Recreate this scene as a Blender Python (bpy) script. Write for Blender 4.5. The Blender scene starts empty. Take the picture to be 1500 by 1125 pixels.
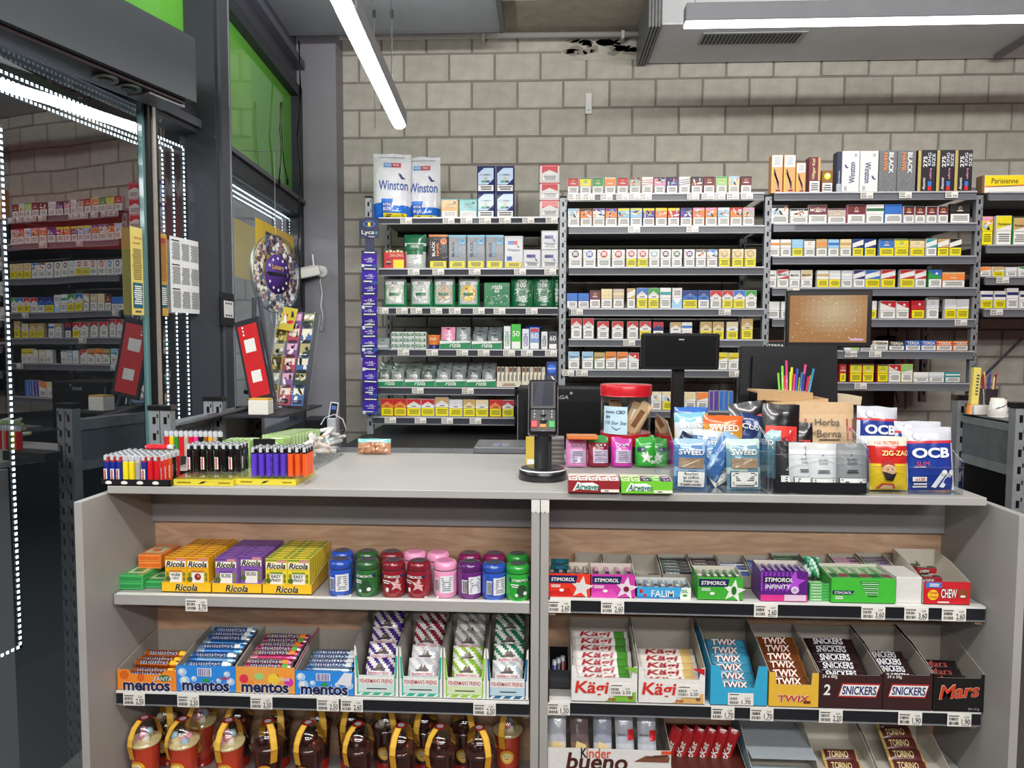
import bpy, math, random
from mathutils import Matrix, Vector, noise
sc = bpy.context.scene
COL = sc.collection
pi = math.pi
rnd = random.Random(11)
# ---------------------------------------------------------------- camera
F = 1040.0
CZ = 1.42
RC = Matrix.Rotation(math.radians(2.7), 3, 'Z') @ Matrix.Rotation(pi/2 - math.radians(3.4), 3, 'X') @ Matrix.Rotation(.0038, 3, 'Z')
CAM = Vector((0, 0, CZ))
cam_d = bpy.data.cameras.new('camera'); cam_d.sensor_width = 36; cam_d.lens = F*36/1500; cam_d.clip_start = .05
cam = bpy.data.objects.new('camera', cam_d); COL.objects.link(cam)
cam.matrix_world = Matrix.Translation(CAM) @ RC.to_4x4()
sc.camera = cam
sc.view_settings.view_transform = 'Standard'; sc.view_settings.look = 'None'
sc.view_settings.exposure = -0.08; sc.view_settings.gamma = 1.0; sc.view_settings.use_curve_mapping = False
w = bpy.data.worlds.new('night'); sc.world = w; w.use_nodes = True
w.node_tree.nodes['Background'].inputs[0].default_value = (.02, .03, .045, 1)
w.node_tree.nodes['Background'].inputs[1].default_value = 1.0
def area(name, loc, sx, sy, power, rot=(0, 0, 0), colr=(1, .985, .965)):
    l = bpy.data.lights.new(name, 'AREA'); l.shape = 'RECTANGLE'; l.size = sx; l.size_y = sy; l.energy = power; l.color = colr
    o = bpy.data.objects.new(name, l); COL.objects.link(o); o.location = loc; o.rotation_euler = rot
    return o
# unseen shop tubes over and behind the camera, tilted towards the wall to brighten it
for i, (x, y, sx, sy, p, tilt) in enumerate([(.3, .3, 3.6, .14, 58, .75), (.8, -1.5, 4.2, .16, 80, 1.1), (.6, -3.0, 4.2, .16, 55, 1.2)]):
    area('tube_fill', (x, y, 2.75), sx, sy, p, (tilt, 0, 0))
area('passage_fill', (-3.0, 2.4, 2.7), .3, 2.5, 110, colr=(.9, .97, 1))  # unseen area light added to brighten the passage wall behind the glass
# pixel helpers: where the line of sight through a pixel meets a real plane of the room
def ray(px, py): return RC @ Vector(((px-750)/F, -(py-562.5)/F, -1))
def at(px, py, Y):
    d = ray(px, py); return CAM + d*(Y/d.y)
def onz(px, py, z):
    d = ray(px, py); return CAM + d*((z-CZ)/d.z)
# ---------------------------------------------------------------- materials
def lin(c):
    if isinstance(c, str):
        c = c.lstrip('#'); c = [int(c[i:i+2], 16)/255 for i in (0, 2, 4)]
    return [x/12.92 if x <= .04045 else ((x+.055)/1.055)**2.4 for x in c[:3]]
MATS = {}
FIN = {  # roughness, metallic, coat, noise scale, noise amount, bump
 'card': (.42, 0, .15, 60, .05, .02), 'matte': (.75, 0, 0, 90, .06, .05), 'film': (.22, 0, .5, 25, .10, .25), 'plastic': (.28, 0, .3, 40, .03, .02),
 'metal': (.42, .3, 0, 30, .14, .03), 'foil': (.22, .7, .2, 30, .15, .5), 'paint': (.5, 0, .05, 8, .05, .02), 'rough': (.9, 0, 0, 14, .14, .35),
 'satin': (.55, 0, .1, 12, .04, .02), 'black': (.42, 0, 0, 40, .05, .02), 'gloss': (.08, 0, .6, 40, .02, 0)}
def mat(fin):
    if fin in MATS: return MATS[fin]
    m = bpy.data.materials.new(fin); m.use_nodes = True; nt = m.node_tree; N = nt.nodes; L = nt.links
    b = N['Principled BSDF']
    at_ = N.new('ShaderNodeAttribute'); at_.attribute_name = 'Col'
    if fin == 'glow' or fin == 'led' or fin == 'screen':
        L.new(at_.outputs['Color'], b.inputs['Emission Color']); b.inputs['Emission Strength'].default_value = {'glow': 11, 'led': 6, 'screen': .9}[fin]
        b.inputs['Base Color'].default_value = (.05, .05, .05, 1) if fin == 'screen' else (.8, .8, .8, 1); b.inputs['Roughness'].default_value = .15 if fin == 'screen' else .5
        MATS[fin] = m; return m
    if fin in ('glass', 'acrylic', 'acrylic_edge', 'dome', 'frost'):
        N.remove(b); out = [n for n in N if n.type == 'OUTPUT_MATERIAL'][0]
        tr = N.new('ShaderNodeBsdfTransparent'); gl = N.new('ShaderNodeBsdfGlossy'); mx = N.new('ShaderNodeMixShader'); fr = N.new('ShaderNodeFresnel')
        ma = N.new('ShaderNodeMath'); ma.operation = 'MULTIPLY_ADD'
        k, a0, tc, rg = {'glass': (1.5, .19, (.84, .9, .9), .012), 'acrylic': (1.3, .03, (.93, .95, .96), .03), 'acrylic_edge': (.6, .16, (.8, .84, .86), .35), 'dome': (1.0, .04, (.93, .92, .9), .06), 'frost': (1, .25, (.8, .8, .8), .3)}[fin]
        ge = N.new('ShaderNodeNewGeometry'); m1 = N.new('ShaderNodeMath'); m1.operation = 'MULTIPLY_ADD'; m1.inputs[1].default_value = -2; m1.inputs[2].default_value = 1; L.new(ge.outputs['Backfacing'], m1.inputs[0])
        m2 = N.new('ShaderNodeMath'); m2.operation = 'POWER'; m2.inputs[0].default_value = 1.45; L.new(m1.outputs[0], m2.inputs[1]); L.new(m2.outputs[0], fr.inputs[0]); ma.inputs[1].default_value = k; ma.inputs[2].default_value = a0
        tr.inputs[0].default_value = (*tc, 1); gl.inputs[1].default_value = rg if 'Roughness' != gl.inputs[1].name else rg
        gl.inputs[0].default_value = (.95, .97, 1, 1)
        L.new(fr.outputs[0], ma.inputs[0]); L.new(ma.outputs[0], mx.inputs[0]); L.new(tr.outputs[0], mx.inputs[1]); L.new(gl.outputs[0], mx.inputs[2]); L.new(mx.outputs[0], out.inputs[0])
        if fin == 'glass':   # slight waviness of the pane
            nz = N.new('ShaderNodeTexNoise'); nz.inputs['Scale'].default_value = 2.5; bp = N.new('ShaderNodeBump'); bp.inputs['Strength'].default_value = .04; bp.inputs['Distance'].default_value = .05
            L.new(nz.outputs[0], bp.inputs['Height']); L.new(bp.outputs[0], gl.inputs['Normal'])
        MATS[fin] = m; return m
    if fin == 'ply':
        tc = N.new('ShaderNodeTexCoord'); mp = N.new('ShaderNodeMapping'); mp.inputs['Scale'].default_value = (1.6, 1, 9)
        wv = N.new('ShaderNodeTexNoise'); wv.inputs['Scale'].default_value = 3.2; wv.inputs['Detail'].default_value = 6; wv.inputs['Distortion'].default_value = 1.6
        cr = N.new('ShaderNodeValToRGB'); cr.color_ramp.elements[0].position = .35; cr.color_ramp.elements[1].position = .68
        cr.color_ramp.elements[0].color = (*lin('#b08c70'), 1); cr.color_ramp.elements[1].color = (*lin('#ceab8d'), 1)
        L.new(tc.outputs['Object'], mp.inputs[0]); L.new(mp.outputs[0], wv.inputs[0]); L.new(wv.outputs[0], cr.inputs[0]); L.new(cr.outputs[0], b.inputs['Base Color'])
        b.inputs['Roughness'].default_value = .55; MATS[fin] = m; return m
    ro, me, coat, ns, na, bu = FIN.get(fin, FIN['card']) if fin != 'block' else (.92, 0, 0, 16, .13, .5)
    b.inputs['Roughness'].default_value = ro; b.inputs['Metallic'].default_value = me; b.inputs['Coat Weight'].default_value = coat
    if fin in ('black', 'satin'): b.inputs['Specular IOR Level'].default_value = .22
    nz = N.new('ShaderNodeTexNoise'); nz.inputs['Scale'].default_value = ns; nz.inputs['Detail'].default_value = 4
    tc = N.new('ShaderNodeTexCoord'); L.new(tc.outputs['Object'], nz.inputs[0])
    mr = N.new('ShaderNodeMapRange'); mr.inputs['From Min'].default_value = .3; mr.inputs['From Max'].default_value = .7
    mr.inputs['To Min'].default_value = 1-na; mr.inputs['To Max'].default_value = 1+na*.6
    L.new(nz.outputs[0], mr.inputs[0])
    mx = N.new('ShaderNodeVectorMath'); mx.operation = 'SCALE'
    L.new(at_.outputs['Color'], mx.inputs[0]); L.new(mr.outputs[0], mx.inputs['Scale'])
    src = mx.outputs[0]
    if fin == 'block':
        oi = N.new('ShaderNodeObjectInfo'); m2 = N.new('ShaderNodeMapRange'); m2.inputs['To Min'].default_value = .9; m2.inputs['To Max'].default_value = 1.06
        L.new(oi.outputs['Random'], m2.inputs[0]); v2 = N.new('ShaderNodeVectorMath'); v2.operation = 'SCALE'; L.new(src, v2.inputs[0]); L.new(m2.outputs[0], v2.inputs['Scale']); src = v2.outputs[0]
        n3 = N.new('ShaderNodeTexNoise'); n3.inputs['Scale'].default_value = 120; L.new(tc.outputs['Object'], n3.inputs[0])
        bp = N.new('ShaderNodeBump'); bp.inputs['Strength'].default_value = .35; bp.inputs['Distance'].default_value = .002; L.new(n3.outputs[0], bp.inputs['Height']); L.new(bp.outputs[0], b.inputs['Normal'])
    elif bu:
        bp = N.new('ShaderNodeBump'); bp.inputs['Strength'].default_value = bu; bp.inputs['Distance'].default_value = .003
        L.new(nz.outputs[0], bp.inputs['Height']); L.new(bp.outputs[0], b.inputs['Normal'])
    L.new(src, b.inputs['Base Color'])
    MATS[fin] = m; return m
# named colours
C = dict(r='#c8202c', w='#e9e8e4', y='#e8d81f', g='#2f9b42', b='#2f6fc4', n='#1f2c6e', k='#17171a', o='#ef8a3c', p='#5b3a98', t='#c9a66b', c='#e6d3a3', s='#a9adb3',
         l='#9cc9e6', m='#6f1f2b', i='#e69ab8', e='#2e9c9a', d='#1f6b45', h='#9fcf7a', q='#c4b8a6', u='#7a4a2a', a='#d9dde2', z='#4a4d55', G='#35b533', B='#2450a8', f='#d631a8')
def cc(c): return lin(C[c]) if (isinstance(c, str) and c in C) else (lin(c) if isinstance(c, str) else list(c))
# ---------------------------------------------------------------- text outlines
GL = {}
def glyphs(s, bold=0, shear=0):
    k = (s, bold, shear)
    if k in GL: return GL[k]
    cu = bpy.data.curves.new('t', 'FONT'); cu.body = s; cu.size = 1; cu.resolution_u = 3; cu.offset = .011*bold; cu.shear = shear
    ob = bpy.data.objects.new('t', cu); me = bpy.data.meshes.new_from_object(ob)
    vs = [(v.co.x, v.co.y) for v in me.vertices]; ps = [tuple(p.vertices) for p in me.polygons]
    bpy.data.objects.remove(ob); bpy.data.meshes.remove(me); bpy.data.curves.remove(cu)
    if not vs: vs = [(0, 0), (1, 1)]
    xs = [v[0] for v in vs]; ys = [v[1] for v in vs]; bb = (min(xs), min(ys), max(xs), max(ys))
    W = max(bb[2]-bb[0], 1e-6); H = max(bb[3]-bb[1], 1e-6)
    GL[k] = ([((x-bb[0])/W-.5, (y-bb[1])/H-.5) for x, y in vs], ps, W/H)
    return GL[k]
# ---------------------------------------------------------------- mesh builder
EPS = .0005
TOPD = lambda z: Matrix(((1, 0, 0, 0), (0, 0, 1, 0), (0, -1, 0, z), (0, 0, 0, 1)))      # decals on a top face (decal z -> depth)
RIGHTD = lambda x: Matrix(((0, -1, 0, x), (1, 0, 0, 0), (0, 0, 1, 0), (0, 0, 0, 1)))
RIGHTD = lambda x: Matrix(((0, -1, 0, x), (1, 0, 0, 0), (0, 0, 1, 0), (0, 0, 0, 1)))
class MB:
    def __init__(s):
        s.v = []; s.f = []; s.c = []; s.m = []; s.T = Matrix(); s.D = Matrix(); s.surf = None; s.fins = []; s.sm = []; s.fy = 0
    def fi(s, fin):
        if fin not in s.fins: s.fins.append(fin)
        return s.fins.index(fin)
    def add(s, vs, fs, col, fin='card', smooth=False):
        b = len(s.v); s.v += [tuple(s.T @ Vector(p)) for p in vs]; k = s.fi(fin); c = cc(col) if not isinstance(col, list) or not isinstance(col[0], (list, str)) else None
        for i, f in enumerate(fs):
            s.f.append([b+j for j in f]); s.c.append(c if c else cc(col[i])); s.m.append(k); s.sm.append(smooth)
    def poly(s, pts, col, fin='card'): s.add(pts, [range(len(pts))], col, fin)
    def box(s, x0, x1, y0, y1, z0, z1, col='w', fin='card', **fc):
        v = [(x0, y0, z0), (x1, y0, z0), (x1, y1, z0), (x0, y1, z0), (x0, y0, z1), (x1, y0, z1), (x1, y1, z1), (x0, y1, z1)]
        F6 = dict(f=(0, 1, 5, 4), r=(1, 2, 6, 5), b=(2, 3, 7, 6), l=(3, 0, 4, 7), t=(4, 5, 6, 7), d=(3, 2, 1, 0))
        for k, f in F6.items():
            s.add([v[i] for i in f], [(0, 1, 2, 3)], fc.get(k, col), fin)
    def cbox(s, x0, x1, y0, y1, z0, z1, col='w', fin='card', c=.002):
        """box with chamfered upright and top edges"""
        def ring(i, z): return [(x0+i, y0+c, z), (x0+c, y0+i, z), (x1-c, y0+i, z), (x1-i, y0+c, z), (x1-i, y1-c, z), (x1-c, y1-i, z), (x0+c, y1-i, z), (x0+i, y1-c, z)]
        R = [ring(c*.6, z0), ring(0, z0+c), ring(0, z1-c), ring(c*.6, z1)]
        vs = sum(R, []); fs = [tuple(range(7, -1, -1)), tuple(range(24, 32))]
        for r in range(3):
            for j in range(8): fs.append((r*8+j, r*8+(j+1) % 8, r*8+8+(j+1) % 8, r*8+8+j))
        s.add(vs, fs, col, fin)
    def prism(s, out, y0, y1, col, fin='card', side=None):
        """outline in x,z extruded from y0 to y1"""
        n = len(out); vs = [(x, y0, z) for x, z in out]+[(x, y1, z) for x, z in out]
        s.add(vs, [range(n), range(2*n-1, n-1, -1)], col, fin)
        s.add(vs, [(i, i+n, (i+1) % n+n, (i+1) % n) for i in range(n)], side or col, fin)
    def lathe(s, prof, seg=20, cols='w', fin='plastic', cx=0, cy=0, ax='z', caps=True, smooth=True):
        n = len(prof); vs = []
        for r, z in prof:
            for j in range(seg):
                a = 2*pi*j/seg; p = (cx+r*math.cos(a), cy+r*math.sin(a), z)
                if ax == 'x': p = (z, cx+r*math.cos(a), cy+r*math.sin(a))
                if ax == 'y': p = (cx+r*math.cos(a), z, cy+r*math.sin(a))
                vs.append(p)
        for i in range(n-1):
            c = cols[min(i, len(cols)-1)] if isinstance(cols, (list, tuple)) and not isinstance(cols[0], float) else cols
            fn = fin[i] if isinstance(fin, (list, tuple)) else fin
            s.add(vs, [], c, fn)
            b = len(s.v)-len(vs)
            k = s.fi(fn); c_ = cc(c)
            if i: # reuse first copy of the ring vertices
                del s.v[b:]; b = base
            else: base = b
            for j in range(seg):
                q = [i*seg+j, i*seg+(j+1) % seg, (i+1)*seg+(j+1) % seg, (i+1)*seg+j]
                s.f.append([base+t for t in q]); s.c.append(c_); s.m.append(k); s.sm.append(smooth)
        if caps:
            for e, c in ((0, cols[0] if isinstance(cols, (list, tuple)) and not isinstance(cols[0], float) else cols), (n-1, cols[min(n-2, len(cols)-1)] if isinstance(cols, (list, tuple)) and not isinstance(cols[0], float) else cols)):
                if prof[e][0] > 1e-5:
                    fn = (fin[min(e, n-2)] if isinstance(fin, (list, tuple)) else fin)
                    s.f.append([base+e*seg+j for j in range(seg)]); s.c.append(cc(c)); s.m.append(s.fi(fn)); s.sm.append(False)
    def cyl(s, x, y, z0, z1, r, col, fin='plastic', seg=14, r2=None, smooth=True): s.lathe([(r, z0), (r if r2 is None else r2, z1)], seg, [col], fin, x, y, smooth=smooth)
    def tube(s, pts, r, col, fin='plastic', seg=6):
        P = [Vector(p) for p in pts]; vs = []; n = len(P)
        for i, p in enumerate(P):
            t = (P[min(i+1, n-1)]-P[max(i-1, 0)]).normalized(); a = t.cross(Vector((0, 0, 1)))
            if a.length < .05: a = t.cross(Vector((0, 1, 0)))
            a.normalize(); b = t.cross(a)
            vs += [tuple(p+a*r*math.cos(2*pi*j/seg)+b*r*math.sin(2*pi*j/seg)) for j in range(seg)]
        fs = [(i*seg+j, i*seg+(j+1) % seg, (i+1)*seg+(j+1) % seg, (i+1)*seg+j) for i in range(n-1) for j in range(seg)]
        s.add(vs, fs+[range(seg), range((n-1)*seg, n*seg)], col, fin, True)
    # flat print on the front (local x,z), lying on the surface
    def _dp(s, x, z, lay):
        y = (s.surf(x, z) if s.surf else s.fy)-lay*EPS*(1.8 if s.surf else 1)
        return tuple(s.D @ Vector((x, y, z)))
    def rect(s, x0, z0, x1, z1, col, lay=1, fin='card'):
        if s.surf:
            n = 6; k = 4
            vs = [s._dp(x0+(x1-x0)*i/n, z0+(z1-z0)*j/k, lay) for j in range(k+1) for i in range(n+1)]
            s.add(vs, [(j*(n+1)+i, j*(n+1)+i+1, (j+1)*(n+1)+i+1, (j+1)*(n+1)+i) for j in range(k) for i in range(n)], col, fin)
        else: s.add([s._dp(x0, z0, lay), s._dp(x1, z0, lay), s._dp(x1, z1, lay), s._dp(x0, z1, lay)], [(0, 1, 2, 3)], col, fin)
    def pdec(s, pts, col, lay=1, fin='card'): s.add([s._dp(x, z, lay) for x, z in pts], [range(len(pts))], col, fin)
    def disc(s, x, z, r, col, lay=1, fin='card', n=14, rz=None): s.pdec([(x+r*math.cos(2*pi*i/n), z+(rz or r)*math.sin(2*pi*i/n)) for i in range(n)], col, lay, fin)
    def star(s, x, z, r, col, lay=1, fin='card', rot=.1):
        P = [(x+(r if i % 2 == 0 else r*.42)*math.sin(2*pi*i/10+rot), z+(r if i % 2 == 0 else r*.42)*math.cos(2*pi*i/10+rot)) for i in range(10)]
        for i in range(0, 10, 2): s.pdec([(x, z), P[i-1], P[i], P[(i+1) % 10]], col, lay, fin)
    def text(s, t, x, z, w=None, h=None, col='k', lay=2, bold=1, shear=0, rot=0, fin='card'):
        vs, ps, asp = glyphs(t, bold, shear)
        if w is None: w = h*asp
        if h is None: h = w/asp
        ca, sa = math.cos(rot), math.sin(rot)
        s.add([s._dp(x+ca*a*w-sa*b*h, z+sa*a*w+ca*b*h, lay) for a, b in vs], ps, col, fin)
    def otext(s, t, x, z, w, h=None, col='w', out='n', lay=2, bold=1, shear=0, rot=0, k=3):
        """lettering with an outline"""
        s.text(t, x, z, w*1.02, None if h is None else h*1.06, out, lay, bold+k, shear, rot); s.text(t, x, z, w, h, col, lay+1, bold, shear, rot)
    def lines(s, x0, x1, z0, z1, n, col='z', lay=2):
        for i in range(n):
            z = z1-(z1-z0)*(i+.5)/n; e = (x1-x0)*rnd.uniform(0, .16); t = (z1-z0)/n*.27
            s.rect(x0+e, z-t, x1-e*.6, z+t, col, lay) if not s.surf else s.pdec([(x0+e, z-t), (x1-e, z-t), (x1-e, z+t), (x0+e, z+t)], col, lay+1)
    def barcode(s, x0, x1, z0, z1, lay=2, col='k'):
        x = x0
        while x < x1-1e-5:
            w = (x1-x0)*rnd.choice((.03, .05, .08)); s.pdec([(x, z0), (min(x+w, x1), z0), (min(x+w, x1), z1), (x, z1)], col, lay); x += w+(x1-x0)*rnd.choice((.04, .07))
    def mesh(s, name):
        me = bpy.data.meshes.new(name); me.from_pydata(s.v, [], s.f)
        for f in s.fins: me.materials.append(mat(f))
        me.polygons.foreach_set('material_index', s.m); me.polygons.foreach_set('use_smooth', s.sm)
        ca = me.color_attributes.new('Col', 'FLOAT_COLOR', 'CORNER'); buf = []
        for f, c in zip(s.f, s.c): buf += [c[0], c[1], c[2], 1.0]*len(f)
        ca.data.foreach_set('color', buf); me.update()
        return me
    def build(s, name, parent=None, loc=(0, 0, 0), rot=(0, 0, 0), label=None, cat=None, group=None, kind=None):
        return place(s.mesh(name), name, loc, rot, label, cat, group, parent, kind)
def tag(o, label=None, cat=None, group=None, kind=None):
    if label: o['label'] = label
    if cat: o['category'] = cat
    if group: o['group'] = group
    if kind: o['kind'] = kind
def place(me, name, loc, rot=(0, 0, 0), label=None, cat=None, group=None, parent=None, kind=None):
    o = bpy.data.objects.new(name, me); COL.objects.link(o); o.location = loc
    o.rotation_euler = rot if isinstance(rot, (tuple, list)) else (0, 0, rot)
    if parent: o.parent = parent
    tag(o, label, cat, group, kind); return o
def empty(name, loc=(0, 0, 0), rot=(0, 0, 0), label=None, cat=None, group=None, kind=None, parent=None):
    o = place(None, name, loc, rot, label, cat, group, parent, kind); o.empty_display_size = .05; return o
def dup(o, loc, rot=None, label=None, group=None):
    r = o.copy(); COL.objects.link(r); r.location = loc
    if rot is not None: r.rotation_euler = rot if isinstance(rot, (tuple, list)) else (0, 0, rot)
    if label: r['label'] = label
    if group: r['group'] = group
    for ch in o.children:
        c = ch.copy(); COL.objects.link(c); c.parent = r
        for g in ch.children:
            d = g.copy(); COL.objects.link(d); d.parent = c
    return r
def bevel(o, w=.002, seg=2):
    m = o.modifiers.new('bevel', 'BEVEL'); m.width = w; m.segments = seg; m.limit_method = 'ANGLE'; return o
ORD = ['first', 'second', 'third', 'fourth', 'fifth', 'sixth', 'seventh', 'eighth', 'ninth', 'tenth', 'eleventh', 'twelfth', 'thirteenth', 'fourteenth', 'fifteenth', 'sixteenth', 'seventeenth', 'eighteenth', 'nineteenth', 'twentieth']
CN = dict(r='red', w='white', y='yellow', g='green', b='blue', n='navy', k='black', o='orange', p='purple', t='gold', c='cream', s='grey', l='light-blue', m='maroon', i='pink', e='teal', d='dark-green', h='pale-green', q='beige', u='brown', a='silver', z='charcoal', f='magenta')
# ---------------------------------------------------------------- the room
YW = 4.12          # brick wall
m = MB(); m.box(-1.6, 5.2, -4.2, 4.3, -.06, 0, '#55524e', 'satin'); m.box(-5.2, -1.6, -4.2, 6.0, -.06, 0, '#2a2c2e', 'satin'); m.build('floor', kind='structure')
ZC = 3.25
m = MB(); m.box(-1.9, 5.2, -4.2, 4.3, ZC, ZC+.1, '#8d8577', 'rough'); m.build('ceiling', kind='structure')
m = MB(); m.box(4.6, 4.7, -4.2, 4.3, 0, ZC, '#a92a2c', 'paint'); m.build('wall_right', kind='structure')
m = MB(); m.box(-3.0, 4.7, -4.2, -4.1, 0, ZC, '#cfccc6', 'paint'); m.build('wall_rear', kind='structure')
# masonry wall: mortar bed plus every block as a piece of its own
m = MB(); m.box(-2.0, 4.7, YW+.006, YW+.15, 0, ZC, '#86817a', 'rough'); wall = m.build('wall_back', kind='structure')
bw, bh = .26, .1553
def block_mesh(w_, h_, k):
    m = MB(); g = .0045; c = .003; x0, x1, z0, z1 = g, w_-g, g, h_-g
    j = lambda: rnd.uniform(-.0012, .0012)
    a = [(x0+j(), .006, z0+j()), (x1+j(), .006, z0+j()), (x1+j(), .006, z1+j()), (x0+j(), .006, z1+j())]
    b = [(x0+c, j()*.8-.001, z0+c), (x1-c, j()*.8-.001, z0+c), (x1-c, j()*.8-.001, z1-c), (x0+c, j()*.8-.001, z1-c)]
    b = [(p[0]+j(), p[1], p[2]+j()) for p in b]
    m.add(a+b, [(4, 5, 6, 7), (0, 1, 5, 4), (1, 2, 6, 5), (2, 3, 7, 6), (3, 0, 4, 7)], '#bab6ab', 'block')
    return m.mesh('block')
BM = [block_mesh(bw, bh, i) for i in range(7)]; HB = block_mesh(bw/2, bh, 9); hb3 = block_mesh(bw*.46, bh, 5)
p0 = at(526, 160, YW); zj = at(700, 160, YW).z
top_z = zj+3*bh
stuff = MB()
for r in range(-3, 19):
    z = zj - r*bh          # top of the course below joint r
    z0 = z-bh
    off = 0 if r % 2 == 0 else bw/2
    n0 = -4
    for k in range(n0, 22):
        x = p0.x+off+k*bw
        if x < -1.62 or x+bw > 4.6: continue
        vis = (x < at(1500, 300, YW).x+.05) and z0 > .62 and z > .7
        patch = (z0 > zj+bh*1.9 and at(830, 70, YW).x-.1 < x < at(900, 70, YW).x)
        if patch: continue
        if vis and z0 < ZC-.02:
            place(rnd.choice(BM), 'masonry_block', (x, YW, z0+rnd.uniform(-.001, .001)), parent=wall)
        elif z0 > 0 and z0+bh < ZC+.02:
            T = stuff.T; stuff.box(x+.005, x+bw-.005, YW, YW+.006, z0+.005, z0+bh-.005, '#bab6ab', 'block')
stuff.build('masonry_block_field', parent=wall, kind='stuff')
# rough patch of bare concrete high in the wall
m = MB(); a = at(822, 84, YW); b = at(938, 56, YW); m.box(a.x, b.x, YW-.004, YW+.01, a.z-.02, b.z+.06, '#b5b0a5', 'rough')
for i in range(26):
    x = rnd.uniform(a.x+.04, b.x-.02); z = rnd.uniform(a.z+.015, b.z); r_ = rnd.uniform(.02, .05)
    m.T = Matrix.Translation((0, 0, 0)); m.fy = YW-.004
    m.pdec([(x+r_*rnd.uniform(.6, 1.5)*math.cos(t), z+.6*r_*rnd.uniform(.5, 1)*math.sin(t)) for t in [k*2*pi/9 for k in range(9)]], '#8f8a80', 1, 'rough')
m.build('trim_1', kind='structure')
# concrete soffit between the panels
m = MB(); a = at(735, 25, 3.9); b = at(950, 25, 3.9)
m.box(a.x-.3, 2.0, 3.72, YW, at(800, 30, 3.95).z, ZC, '#9a9285', 'rough'); m.build('trim_2', kind='structure')
# plastered pier in the corner
m = MB(); a = at(438, 300, 3.98); b = at(494, 300, 3.98)
m.box(a.x-.5, b.x, 3.98, YW+.1, 0, ZC, '#85848a', 'paint'); m.build('wall_pier', kind='structure')
# ceiling panel (far edge at y=45)
m = MB(); a = at(736, 45, 3.85); zc = a.z
m.box(-1.95, a.x, .2, 3.85, zc, zc+.03, '#8f949c', 'paint'); m.box(a.x-.012, a.x+.012, .2, 3.862, zc-.006, zc+.06, '#5f6266', 'metal'); m.box(-1.95, a.x, 3.85, 3.862, zc-.006, zc+.06, '#5f6266', 'metal')
m.build('ceiling_panel', kind='structure')
m = MB(); p = at(497, 50, 3.4)
# pipe along the wall top
m = MB(); y = YW-.06; a = at(437, 55, y); b = at(945, 50, y)
m.T = Matrix(); m.tube([(a.x, y, a.z), (b.x-.03, y, b.z)], .016, '#a9a7a3', 'paint', 10)
pipe = m.build('conduit_pipe', label='long pale conduit pipe running along the top of the block wall', cat='pipe')
for px in (708, 912):
    m = MB(); q = at(px, 52, y); m.box(q.x-.008, q.x+.008, y-.02, YW, q.z-.022, q.z+.02, '#b9b7b2', 'paint'); m.build('pipe_clip', parent=pipe)
# air duct casing, right
zd = at(1200, 84, 4.05).z
a = at(943, 84, 4.05)
yf = 3.62
m = MB(); m.box(a.x, 4.55, yf, 4.1, zd, zd+.5, '#c6c9cc', 'paint', f='#b0b3b6')  # front coloured darker than the underside to make up for missing bounce light
duct = m.build('air_duct', label='wide grey ventilation duct casing with a slotted grille under the ceiling', cat='duct')
m = MB()
for i in range(4): m.box(a.x-.035+i*.016, a.x-.027+i*.016, yf-.01, 4.1, zd-.012, zd+.5, '#7d7f82', 'metal')
m.box(a.x-.03, a.x+.03, yf-.006, 4.1, zd-.004, zd+.5, '#56585a', 'metal')
m.build('corner_profile', parent=duct)
m = MB(); m.box(a.x+.03, 4.5, yf-.012, yf, zd-.003, zd+.006, '#c9cbce', 'metal'); m.build('edge_strip', parent=duct)
g0 = onz(1022, 70, zd); g1 = onz(1168, 58, zd); g0.y = max(g0.y, 3.78)
gy0, gy1 = 3.72, 3.84
m = MB(); m.box(g0.x-.01, g1.x+.02, gy0-.01, gy1+.01, zd-.006, zd-.001, '#a4a6a8', 'metal'); gr = m.build('grille', parent=duct)
for i in range(24):
    x = g0.x+(g1.x-g0.x)*(i+.3)/24
    m = MB() if i == 0 else m
    if i == 0: m.box(-.006, .006, gy0+.004, gy1-.004, -.0085, -.006, '#2c2d2f', 'black'); sm = m.mesh('slot')
    place(sm, 'slot', (x, 0, zd), parent=gr)
# second small duct flange at right
q = at(1490, 78, 3.9); m = MB(); m.box(q.x-.03, q.x+.01, 3.7, 4.05, zd-.02, zd-.001, '#6e7073', 'metal'); m.build('joint_flange', parent=duct)
# ---- left glazing: two straight runs
class Wall:
    def __init__(s, px, Y, vpx):
        o = at(px, 500, Y); s.o = Vector((o.x, o.y, 0)); d = ray(vpx, 505); s.u = Vector((d.x, d.y, 0)).normalized(); s.n = Vector((s.u.y, -s.u.x, 0))
    def hit(s, px, py, d=0):
        r = ray(px, py); o = s.o+s.n*d; t = (o-CAM).dot(s.n)/r.dot(s.n); P = CAM+r*t; return ((P-s.o).dot(s.u), P.z)
    def M(s, d=0): return Matrix(((s.u.x, -s.n.x, 0, s.o.x+s.n.x*d), (s.u.y, -s.n.y, 0, s.o.y+s.n.y*d), (0, 0, 1, 0), (0, 0, 0, 1)))   # local x along, y = away from the room, z up
WB = Wall(440, 3.98, 721)
a = at(300, 400, 2.72)
WA = Wall(300, 2.72, 950)
FR = '#34373c'
def wbox(m, W, s0, s1, d0, d1, z0, z1, col=FR, fin='satin'):
    m.T = W.M(); m.box(min(s0, s1), max(s0, s1), -d1, -d0, z0, z1, col, fin); m.T = Matrix()
sM = WB.hit(322, 300)[0]     # where the mullion starts
z_g_top = WB.hit(322, 7)[1]; z_g_bot = WB.hit(323, 213)[1]; z_l_top = WB.hit(325, 248)[1]
sE = -.02
zs = .98
m = MB()
wbox(m, WB, sM-.16, sM, -.06, .05, 0, ZC); m.build('trim_3', kind='structure')                  # mullion
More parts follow.
